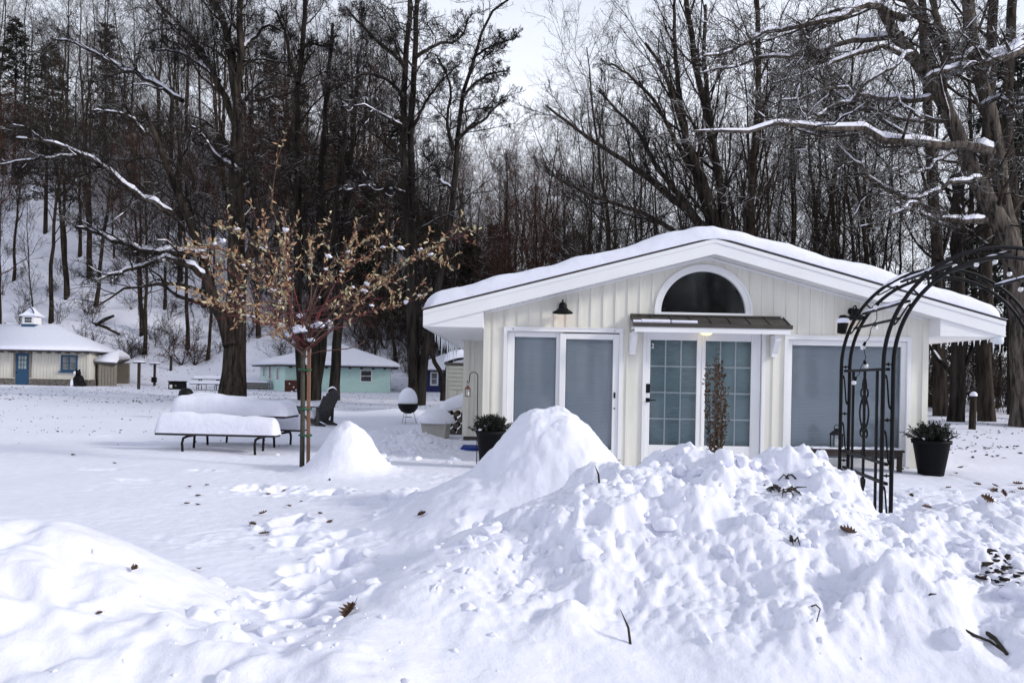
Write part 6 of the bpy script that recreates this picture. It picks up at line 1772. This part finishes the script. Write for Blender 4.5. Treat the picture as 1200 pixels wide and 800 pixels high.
# ------------------------------------------------------------------ the staked sapling
def sapling():
    rng = np.random.default_rng(88); Ys_ = 10.3
    base = P(354, 547, Ys_); base.z = Hs(base.x, base.y)
    t = thing('staked_sapling', 'young grafted willow with red whips and pale dead leaves tied to a stake', 'sapling', tuple(base), world=True)
    def w(x, y, dy=0.0): return P(x, y, Ys_ + dy)
    mb = MB(); mb.tube([(base.x, base.y, base.z - .2), w(354.5, 500), w(355, 450), w(355, 425), w(356, 408)], [.036, .032, .029, .029, .040], 10); mb.build('stem', M['stem_bark'], t)
    # whips: laid out by hand, then many more from the graft
    hand = [[(354, 410), (342, 375), (325, 340), (298, 308), (258, 290), (212, 284)], [(354, 410), (340, 360), (330, 310), (322, 250), (328, 168)], [(358, 408), (372, 350), (398, 300), (430, 275), (446, 268)],
            [(358, 408), (385, 372), (430, 335), (480, 302), (520, 282), (548, 270)], [(352, 412), (320, 385), (280, 368), (240, 348), (198, 330)], [(358, 410), (390, 385), (440, 362), (480, 350), (505, 344)],
            [(354, 408), (330, 352), (300, 290), (272, 270), (240, 256)], [(356, 405), (360, 340), (366, 300), (376, 266)], [(357, 405), (380, 340), (402, 310), (412, 274)], [(355, 405), (345, 330), (322, 292), (302, 236)],
            [(352, 408), (312, 350), (262, 318), (228, 300), (206, 292)], [(358, 408), (400, 360), (450, 318), (500, 286), (536, 296)], [(356, 405), (352, 350), (340, 310), (350, 276)], [(357, 406), (392, 330), (440, 290), (470, 288)],
            [(354, 407), (318, 330), (278, 302), (250, 290)], [(357, 406), (376, 352), (420, 322), (452, 310), (470, 318)], [(354, 408), (310, 362), (270, 345), (236, 320)]]
    main, side, red = MB(), MB(), MB(); LV, LQ, LP = [], [[], []], 0
    leaves = [[], []]; clump_at = []
    def curve(pts, n=12):
        a = np.array([tuple(p) for p in pts]); s = np.linspace(0, len(a) - 1, n + 1); i = np.clip(s.astype(int), 0, len(a) - 2); u = (s - i)[:, None]
        d = np.gradient(a, axis=0); return (2*u**3-3*u**2+1)*a[i] + (u**3-2*u**2+u)*d[i] + (-2*u**3+3*u**2)*a[i+1] + (u**3-u**2)*d[i+1]
    def leafy(c, dens, lo):
        n = len(c) - 1; L_ = np.linalg.norm(np.diff(c, axis=0), axis=1).sum()
        for _ in range(int(dens * L_)):
            f = rng.uniform(lo, 1) * n; i = min(n - 1, int(f)); p = c[i] + (c[i+1] - c[i]) * (f - i); tan = unit(c[i+1] - c[i])
            d = unit(tan * rng.uniform(.1, .9) + rng.normal(0, .55, 3) + np.array([0, 0, .12])); s = unit(np.cross(d, rng.normal(size=3))); l = rng.uniform(.045, .092); wd = l * rng.uniform(.13, .21)
            nn = np.cross(d, s) * l * .12
            leaves[int(rng.uniform() < .38)].append([p, p + d*l*.3 + s*wd + nn, p + d*l*.7 + s*wd*.8 + nn, p + d*l, p + d*l*.7 - s*wd*.8 + nn, p + d*l*.3 - s*wd + nn])
    for pix in hand:
        dy = rng.uniform(-.9, .9); pts = [w(x, y, dy * k / (len(pix) - 1)) for k, (x, y) in enumerate(pix)]
        c = curve(pts) + np.cumsum(rng.normal(0, .028, (13, 3)), 0); (main if rng.uniform() < .7 else red).tube([tuple(p) for p in c], [.011 * (1 - .72 * k / 12) for k in range(13)], 6)
        leafy(c, 19, .34)
        for k in range(9):
            f = rng.uniform(.35, .95) * 12; i = min(11, int(f)); p = c[i]; tan = unit(c[i+1] - c[i])
            d = unit(tan + rng.normal(0, .45, 3)); L_ = rng.uniform(.18, .5)
            q = [p + d * L_ * s_ + np.array([0, 0, .08 * s_ * s_]) for s_ in np.linspace(0, 1, 5)]
            (side if rng.uniform() < .6 else red).tube([tuple(x) for x in q], [.0045, .004, .0035, .003, .002], 4); leafy(np.array(q), 18, .25)
        if rng.uniform() < .9:
            for _ in range(2): clump_at.append(c[int(rng.uniform(4, 12))])
    for k in range(32):     # the red thicket of thin twigs around the head
        a = rng.uniform(0, 6.28); st = np.array(tuple(w(355, 405 - rng.uniform(0, 45)))) + rng.normal(0, .05, 3); el = rng.uniform(-.10, .75) * (1 if rng.uniform() < .6 else .4)
        d = np.array([math.cos(a) * math.cos(el), math.sin(a) * math.cos(el), math.sin(el)]); L_ = rng.uniform(.9, 2.0)
        c = np.array([st + d * L_ * s_ + np.array([0, 0, rng.uniform(-.1, .25) * L_ * s_ * s_]) + rng.normal(0, .012, 3) for s_ in np.linspace(0, 1, 8)])
        (red if rng.uniform() < .5 else side).tube([tuple(p) for p in c], [.0055 * (1 - .6 * j / 7) for j in range(8)], 4)
        for j in range(5):
            p = c[int(rng.uniform(2, 7))]; d2 = unit(d + rng.normal(0, .5, 3)); l2 = rng.uniform(.15, .45); (red if rng.uniform() < .7 else side).tube([tuple(p), tuple(p + d2 * l2 * .5), tuple(p + d2 * l2 + np.array([0, 0, .03]))], [.003, .0026, .002], 3)
        if rng.uniform() < .6: leafy(c, 16, .4)
        if rng.uniform() < .3: clump_at.append(c[int(rng.uniform(3, 8))])
    # low bare side branches of the stem
    for pix in ([(355, 415), (330, 392), (312, 372), (300, 360)], [(356, 412), (375, 395), (392, 383), (400, 376)], [(355, 420), (372, 412), (410, 408), (428, 400)], [(354, 408), (336, 398), (318, 392), (296, 396)]):
        pts = [w(x, y, rng.uniform(-.2, .2)) for x, y in pix]; main.tube([tuple(p) for p in curve(pts, 8)], [.013 * (1 - .6 * k / 8) for k in range(9)], 6)
    main.build('whips', M['whip'], t); side.build('side_twigs', M['whip'], t)['kind'] = 'stuff'; red.build('red_twigs', M['red_whip'], t)['kind'] = 'stuff'
    for k, nm in enumerate(('dry_leaves', 'pale_leaves')):
        v = np.array(leaves[k]).reshape(-1, 3); n = len(leaves[k])
        me = bpy.data.meshes.new(nm); me.from_pydata(v.tolist(), [], [tuple(range(i*6, i*6+6)) for i in range(n)]); me.update()
        o = link_mesh(nm, me, M['willow_leaf' if k == 0 else 'willow_leaf_pale'], t); o['kind'] = 'stuff'
    sv, sf, n = [], [], 0
    for c in clump_at:
        v, f = rough_ball(rng, rng.uniform(.015, .05), 2, .5, .9); sv.append(v + c + np.array([0, 0, .012])); sf.append(f + n); n += len(v)
    for (x, y, r) in ((352, 385, .09), (338, 392, .06), (372, 380, .085), (385, 378, .06), (346, 402, .055), (364, 398, .05), (330, 380, .05), (318, 340, .05), (385, 300, .045), (310, 290, .045), (470, 290, .05), (492, 292, .04), (262, 282, .05), (240, 300, .045), (352, 370, .05)):
        v, f = rough_ball(rng, r, 3, .55, .9); sv.append(v + np.array(tuple(w(x, y, rng.uniform(-.15, .15))))); sf.append(f + n); n += len(v)
    o = link_mesh('snow_clumps', mesh_arrays('snow_clumps', np.concatenate(sv), None, np.concatenate(sf)), M['snow_soft'], t); o['kind'] = 'stuff'
    # stake and ties
    sx = w(362, 547).x
    mb = MB(); mb.beam((sx - .012, Ys_ + .01, base.z - .2), (w(362, 405).x, Ys_ + .01, w(362, 405).z), .042, .04, (0, 1, 0)); mb.build('stake', M['stake_wood'], t)
    for yy in (433, 479, 510):
        c = w(357.5, yy); mb = MB(); ring = [(c.x + .085 * math.cos(a), Ys_ + .005 + .055 * math.sin(a), c.z + .008 * math.sin(2 * a)) for a in np.linspace(0, 2*PI, 17)]
        mb.tube(ring, .012, 6); mb.build('tie', M['green_tie'], t)
sapling()

# small rust leaved bushes on the slope
def rust_bush(px, py, h, label, seed):
    g = ground_hit(px, py); rng = np.random.default_rng(seed)
    t = thing('small_bush', label, 'bush', tuple(g), group='small rust leaved bushes on the slope')
    st = np.zeros((9, 3)); d = rng.normal(0, .6, (9, 3)); d[:, 2] = 1
    p0 = wander(rng, st, d, np.full(9, h) * rng.uniform(.6, 1, 9), 6, .15, 0); s1 = spawn(rng, p0, taper(np.full(9, .03), 6, .4), 9, .3, .98, (30, 70), (.3, .6), (.5, .7), np.full(9, h))
    p1 = wander(rng, s1[0], s1[1], s1[2], 4, .2, 0)
    v, q = tubes([(p0, taper(np.full(9, .035), 6, .4), 5), (p1, taper(np.full(len(p1), .014), 4, .5), 4)]); link_mesh('stems', mesh_arrays('stems', v, q), M['brush'], t)
    n = 420; b = rng.integers(0, len(p1), n); i = rng.integers(1, 5, n); c = p1[b, i] + rng.normal(0, .06, (n, 3)); d = unit(rng.normal(size=(n, 3))); s = unit(np.cross(d, rng.normal(size=(n, 3)))); l = .11
    quad = np.stack([c, c + d*l*.5 + s*l*.25, c + d*l, c + d*l*.5 - s*l*.25], 1).reshape(-1, 3)
    link_mesh('leaves', mesh_arrays('leaves', quad, np.arange(n*4).reshape(-1, 4), smooth=False), M['rust_leaf'], t)
plain('rust_leaf', (0.10, 0.030, 0.018), rough=.8, var=.5, scale=5)
rust_bush(212, 428, 2.6, 'rusty leaved bush spreading on the slope above the storage box', 5)
rust_bush(228, 428, 2.3, 'redder rusty bush just left of the old tree trunk on the slope', 6)

# ------------------------------------------------------------------ fallen leaves
OAK_OUT = [(0, 0), (.06, .10), (.20, .13), (.13, .22), (.30, .30), (.16, .38), (.36, .52), (.17, .55), (.28, .72), (.12, .74), (.14, .90), (0, 1.0)]
def leaf_mesh(rng, l, curl):
    """a lobed oak leaf, curled, with its stalk, a millimetre thick"""
    pts = [(x, y) for x, y in OAK_OUT] + [(-x * rng.uniform(.8, 1.1), y) for x, y in OAK_OUT[-2:0:-1]]
    v, f = [], []; n = len(pts)
    for (x, y) in pts:
        v.append((x * l, y * l, curl * l * (abs(x) * 1.6 + (y - .5) ** 2 * 1.2) + rng.uniform(-.02, .02) * l))
    m = len(OAK_OUT)
    mid = []
    for k in range(1, m - 1): v.append((0, OAK_OUT[k][1] * l, curl * l * (OAK_OUT[k][1] - .5) ** 2)); mid.append(len(v) - 1)
    def L(k): return k
    def Rr(k): return (n - k) % n
    midx = [0] + mid + [m - 1]
    for k in range(m - 1):
        f.append([midx[k], L(k), L(k+1), midx[k+1]] if k else [0, L(1), midx[1]]); f.append([midx[k], midx[k+1], Rr(k+1), Rr(k)] if k else [0, midx[1], Rr(1)])
    f = [tuple(dict.fromkeys(q)) for q in f]; f = [q for q in f if len(q) > 2]
    k = len(v); w_ = .010 * l
    v += [(-w_, 0, 0), (w_, 0, 0), (w_, -.35*l, .06*l), (-w_, -.35*l, .06*l)]; f.append((k, k+1, k+2, k+3))
    return v, f
def fallen(px, py, l, label, group, seed, curl=.35, tilt=None, mat='oak_leaf'):
    rng = np.random.default_rng(seed); g = ground_hit(px, py)
    v, f = leaf_mesh(rng, l, curl * rng.uniform(.6, 1.3))
    me = bpy.data.meshes.new('fallen_leaf'); me.from_pydata(v, [], f); me.update()
    o = link_mesh('fallen_leaf', me, M[mat]); e = .04
    nx, ny = Hs(g.x + e, g.y) - Hs(g.x - e, g.y), Hs(g.x, g.y + e) - Hs(g.x, g.y - e)
    nrm = Vector((-nx, -ny, 2 * e)).normalized(); q = nrm.to_track_quat('Z', 'Y').to_matrix() @ Matrix.Rotation(rng.uniform(0, 6.28), 3, 'Z')
    o.matrix_world = Matrix.Translation(g + Vector((0, 0, .010 + .05 * l))) @ (Matrix.Rotation(rng.uniform(-.5, .5) if tilt is None else tilt, 3, 'X') @ q).to_4x4()
    md = o.modifiers.new('thick', 'SOLIDIFY'); md.thickness = .0012
    return tag(o, label, 'leaf', group)
singles = [(415, 712, .12, 'large brown oak leaf lying in the trodden dip between the snow banks'), (1003, 630, .09, 'curled dark leaf stuck on the right flank of the ploughed bank'),
    (1092, 597, .10, 'five pointed dark leaf on the snow right of the garden arch'), (1067, 580, .08, 'small curled leaf between the black pot and the garden arch'), (232, 668, .05, 'small curled leaf on the smooth dip right of the left bank'), (153, 672, .05, 'dark leaf just behind the crest of the left bank'),
    (120, 720, .03, 'tiny dark fleck of leaf on the face of the left bank')]
for i, (x, y, l, lab) in enumerate(singles): fallen(x, y, l, lab, None, 500 + i, .5, None if i else .15)
rng = np.random.default_rng(9)
for i, (x, y) in enumerate([(133,543),(215,592),(222,571),(236,582),(230,592),(293,614),(303,605),(316,581),(335,575),(336,594),(373,602),(386,562),(352,588),(489,606),(302,628),(88,534),(240,570),(389,611)]):
    fallen(x, y, rng.uniform(.05, .09), 'small dark leaf scattered on the snow around the sapling', 'small dark leaves scattered around the sapling', 600 + i, .4, mat='oak_leaf')
for i, (x, y) in enumerate([(1108,573),(1160,578),(1170,572),(1178,584),(1186,568),(1192,575),(1165,590),(1060,552),(1120,556),(1150,570),(1130,548)]):
    fallen(x, y, rng.uniform(.07, .13), 'dark curled leaf on the rough snow near the black pot', 'dark curled leaves on the rough snow right of the arch', 700 + i, .5)

# leaf litter peppering the far lawn and the slope, and the roof of the cream cottage
def litter():
    rng = np.random.default_rng(19); C_ = []
    def scat(n, xa, xb, ya, yb, s):
        px = rng.uniform(xa, xb, n); Y = ya + (yb - ya) * rng.uniform(0, 1, n); X = (px - CX) / F_PX * Y
        clus = fbm(X * .35, Y * .35, 3, 2) + rng.normal(0, .25, n); k = clus > -.15
        C_.append((X[k], Y[k], Hm(X[k], Y[k]) + .01, np.full(k.sum(), s)))
    scat(1900, -60, 340, 28, 55, .10); scat(5200, -60, 600, 54, 82, .17); scat(600, 340, 640, 24, 52, .085); scat(260, -60, 330, 13, 26, .055); scat(500, 1080, 1280, 13, 30, .09); scat(700, 600, 1280, 28, 60, .10)
    X, Y, Z, S = [np.concatenate(a) for a in zip(*C_)]; n = len(X)
    a = rng.uniform(0, 6.28, n); l = S * rng.uniform(.5, 1.4, n); w_ = l * rng.uniform(.25, .6, n)
    dx, dy = np.cos(a), np.sin(a); tz = rng.uniform(-.5, .9, n) * l * .6
    p = np.stack([X, Y, Z], 1); d = np.stack([dx * l, dy * l, tz], 1); s = np.stack([-dy * w_, dx * w_, rng.uniform(0, .6, n) * w_], 1)
    quad = np.stack([p - d * .5, p + s * .5 + np.array([0, 0, .012]), p + d * .5, p - s * .5 + np.array([0, 0, .004])], 1).reshape(-1, 3)
    o = link_mesh('leaf_litter', mesh_arrays('leaf_litter', quad, np.arange(4*n).reshape(-1, 4), smooth=False), M['litter'])
    tag(o, 'dark leaves strewn over the snow of the far lawn and the slope', kind='stuff')
litter()

# twigs and debris on the bank
def twig(pix, r, label, up=.03, mat='debris'):
    pts = []
    for k, (x, y) in enumerate(pix):
        g = ground_hit(x, y); pts.append(g + Vector((0, 0, up if k else -.01)))
    mb = MB(); mb.tube(pts, [r * (1 - .5 * k / len(pts)) for k in range(len(pts))], 6); return tag(mb.build('twig', M[mat]), label, 'twig')
twig([(949, 708), (956, 716), (961, 721), (957, 736)], .004, 'thin bent twig poking from the face of the ploughed bank')
twig([(1128, 734), (1142, 748), (1160, 755), (1178, 768)], .008, 'dark broken branch lying low on the right end of the ploughed bank', .015)
twig([(1155, 738), (1166, 752), (1180, 770)], .012, 'thick dark bark sliver beside the broken branch on the ploughed bank', .015)
def blade(px, py, h, lean, label, w_=.007):
    g = ground_hit(px, py); mb = MB()
    mb.tube([g + Vector((0, 0, -.03)), g + Vector((lean * .3, 0, h * .5)), g + Vector((lean, .01, h))], [w_, w_ * .8, .001], 5); return tag(mb.build('grass_blade', M['debris']), label, 'grass blade')
blade(703, 566, .10, -.03, 'dark grass blade standing up at the foot of the snow dome')
blade(740, 755, .15, -.05, 'grey grass blade in the crevice of the ploughed bank')
blade(116, 440, .2, .05, 'dark stalk by the cream cottage annex')
def tuft(px, py, n, r, label, seed):
    g = ground_hit(px, py); rng = np.random.default_rng(seed); mb = MB()
    for k in range(n):
        a = rng.uniform(0, 6.28); s = g + Vector((rng.normal(0, r * .35), rng.normal(0, r * .35), -.005)); l = rng.uniform(.4, 1) * r
        mb.tube([s, s + Vector((math.cos(a) * l * .5, math.sin(a) * l * .5, .025)), s + Vector((math.cos(a) * l, math.sin(a) * l, rng.uniform(-.02, .03)))], [.006, .005, .002], 5)
    return tag(mb.build('leaf_debris', M['debris']), label, 'debris')
tuft(913, 574, 16, .13, 'tangle of dead grass and leaves on the face of the bank below the door', 1)
tuft(1170, 576, 10, .14, 'tangle of dark stalks on the rough snow at the right edge', 2)
tuft(934, 560, 6, .07, 'small wisp of dead grass near the top of the ploughed bank', 3)
tuft(1078, 700, 4, .05, 'few dark stalks low on the right flank of the ploughed bank', 4)
tuft(930, 632, 4, .04, 'pair of dark specks of bark halfway up the ploughed bank', 5)

# bare soil and dead leaves where the plough scraped the snow away
def soil_patch():
    rng = np.random.default_rng(23); V, T, n = [], [], 0
    for k in range(52):
        px, py = rng.normal(1180, 18), rng.normal(662, 12)
        if px > 1235 or px < 1140 or py < 640 or py > 690: continue
        g = ground_hit(px, py); r = rng.uniform(.012, .040)
        v, f = rough_ball(rng, r, 2, .28, .9); V.append(v + np.array([g.x, g.y, g.z - .002])); T.append(f + n); n += len(v)
    o = link_mesh('bare_soil', mesh_arrays('bare_soil', np.concatenate(V), None, np.concatenate(T)), M['soil']); tag(o, 'clods of dark soil and rotten leaves between snow lumps at the right edge', kind='stuff')
soil_patch()
# ------------------------------------------------------------------ light, sky, camera
w = bpy.data.worlds.new('World'); scene.world = w; w.use_nodes = True
nt = w.node_tree; L = nt.links.new; bg = nt.nodes['Background']
SUN_EL, SUN_AZ = R(24), R(108)     # azimuth clockwise from +Y: the sun stands behind the camera, to the right, behind thin cloud
sky = nd(nt, 'ShaderNodeTexSky'); sky.sky_type = 'NISHITA'; sky.sun_disc = False
sky.sun_elevation = SUN_EL; sky.sun_rotation = SUN_AZ
sky.altitude = 200; sky.air_density = 1.0; sky.dust_density = 1.2; sky.ozone_density = 1.2
tc = nd(nt, 'ShaderNodeTexCoord'); mp = nd(nt, 'ShaderNodeMapping'); mp.inputs['Scale'].default_value = (1, 1, 2.2)
L(tc.outputs['Generated'], mp.inputs[0])
nz = nd(nt, 'ShaderNodeTexNoise'); nz.inputs['Scale'].default_value = 2.3; nz.inputs['Detail'].default_value = 6; nz.inputs['Roughness'].default_value = .55
L(mp.outputs[0], nz.inputs['Vector'])
mr = nd(nt, 'ShaderNodeMapRange'); mr.inputs[1].default_value = .30; mr.inputs[2].default_value = .66; mr.inputs[3].default_value = .74; mr.inputs[4].default_value = 1.0
L(nz.outputs['Fac'], mr.inputs[0])
sz = nd(nt, 'ShaderNodeSeparateXYZ'); L(tc.outputs['Generated'], sz.inputs[0])      # cloud veil thins overhead
ze_ = nd(nt, 'ShaderNodeMapRange'); ze_.inputs[1].default_value = .30; ze_.inputs[2].default_value = .75; ze_.inputs[3].default_value = 1.0; ze_.inputs[4].default_value = .42; L(sz.outputs['Z'], ze_.inputs[0])
ml = nd(nt, 'ShaderNodeMath', operation='MULTIPLY'); L(mr.outputs[0], ml.inputs[0]); L(ze_.outputs[0], ml.inputs[1])
mx = nd(nt, 'ShaderNodeMixRGB'); L(ml.outputs[0], mx.inputs[0]); L(sky.outputs[0], mx.inputs[1]); mx.inputs[2].default_value = (10.2, 10.6, 11.7, 1)
L(mx.outputs[0], bg.inputs[0]); bg.inputs[1].default_value = 0.1

sd = bpy.data.lights.new('sun', 'SUN'); sd.energy = 2.3; sd.angle = R(8); sd.color = (1.0, .965, .92)
so = bpy.data.objects.new('sun', sd); COL.objects.link(so)
d = Vector((math.sin(SUN_AZ) * math.cos(SUN_EL), math.cos(SUN_AZ) * math.cos(SUN_EL), math.sin(SUN_EL)))
so.rotation_euler = d.to_track_quat('Z', 'Y').to_euler(); so.location = d * 60

cd = bpy.data.cameras.new('camera'); cam = bpy.data.objects.new('camera', cd); COL.objects.link(cam)
cd.sensor_width = 36; cd.lens = 36 * F_PX / 1200; cd.shift_y = (HY - 400) / 1200; cd.clip_end = 1000; cd.clip_start = .05
cam.matrix_world = Matrix.Translation((0, 0, HC)) @ Matrix.Rotation(R(90), 4, 'X') @ Matrix.Rotation(ROLL, 4, 'Z')
scene.camera = cam
vs = scene.view_settings; vs.view_transform = 'Standard'; vs.look = 'None'; vs.gamma = 1; vs.use_curve_mapping = False
vs.exposure = 0.17
scene.cycles.max_bounces = 8; scene.cycles.diffuse_bounces = 4; scene.cycles.transparent_max_bounces = 12
scene.cycles.use_denoising = True; scene.cycles.denoiser = 'OPENIMAGEDENOISE'; scene.cycles.denoising_input_passes = 'RGB_ALBEDO_NORMAL'; scene.cycles.denoising_prefilter = 'ACCURATE'
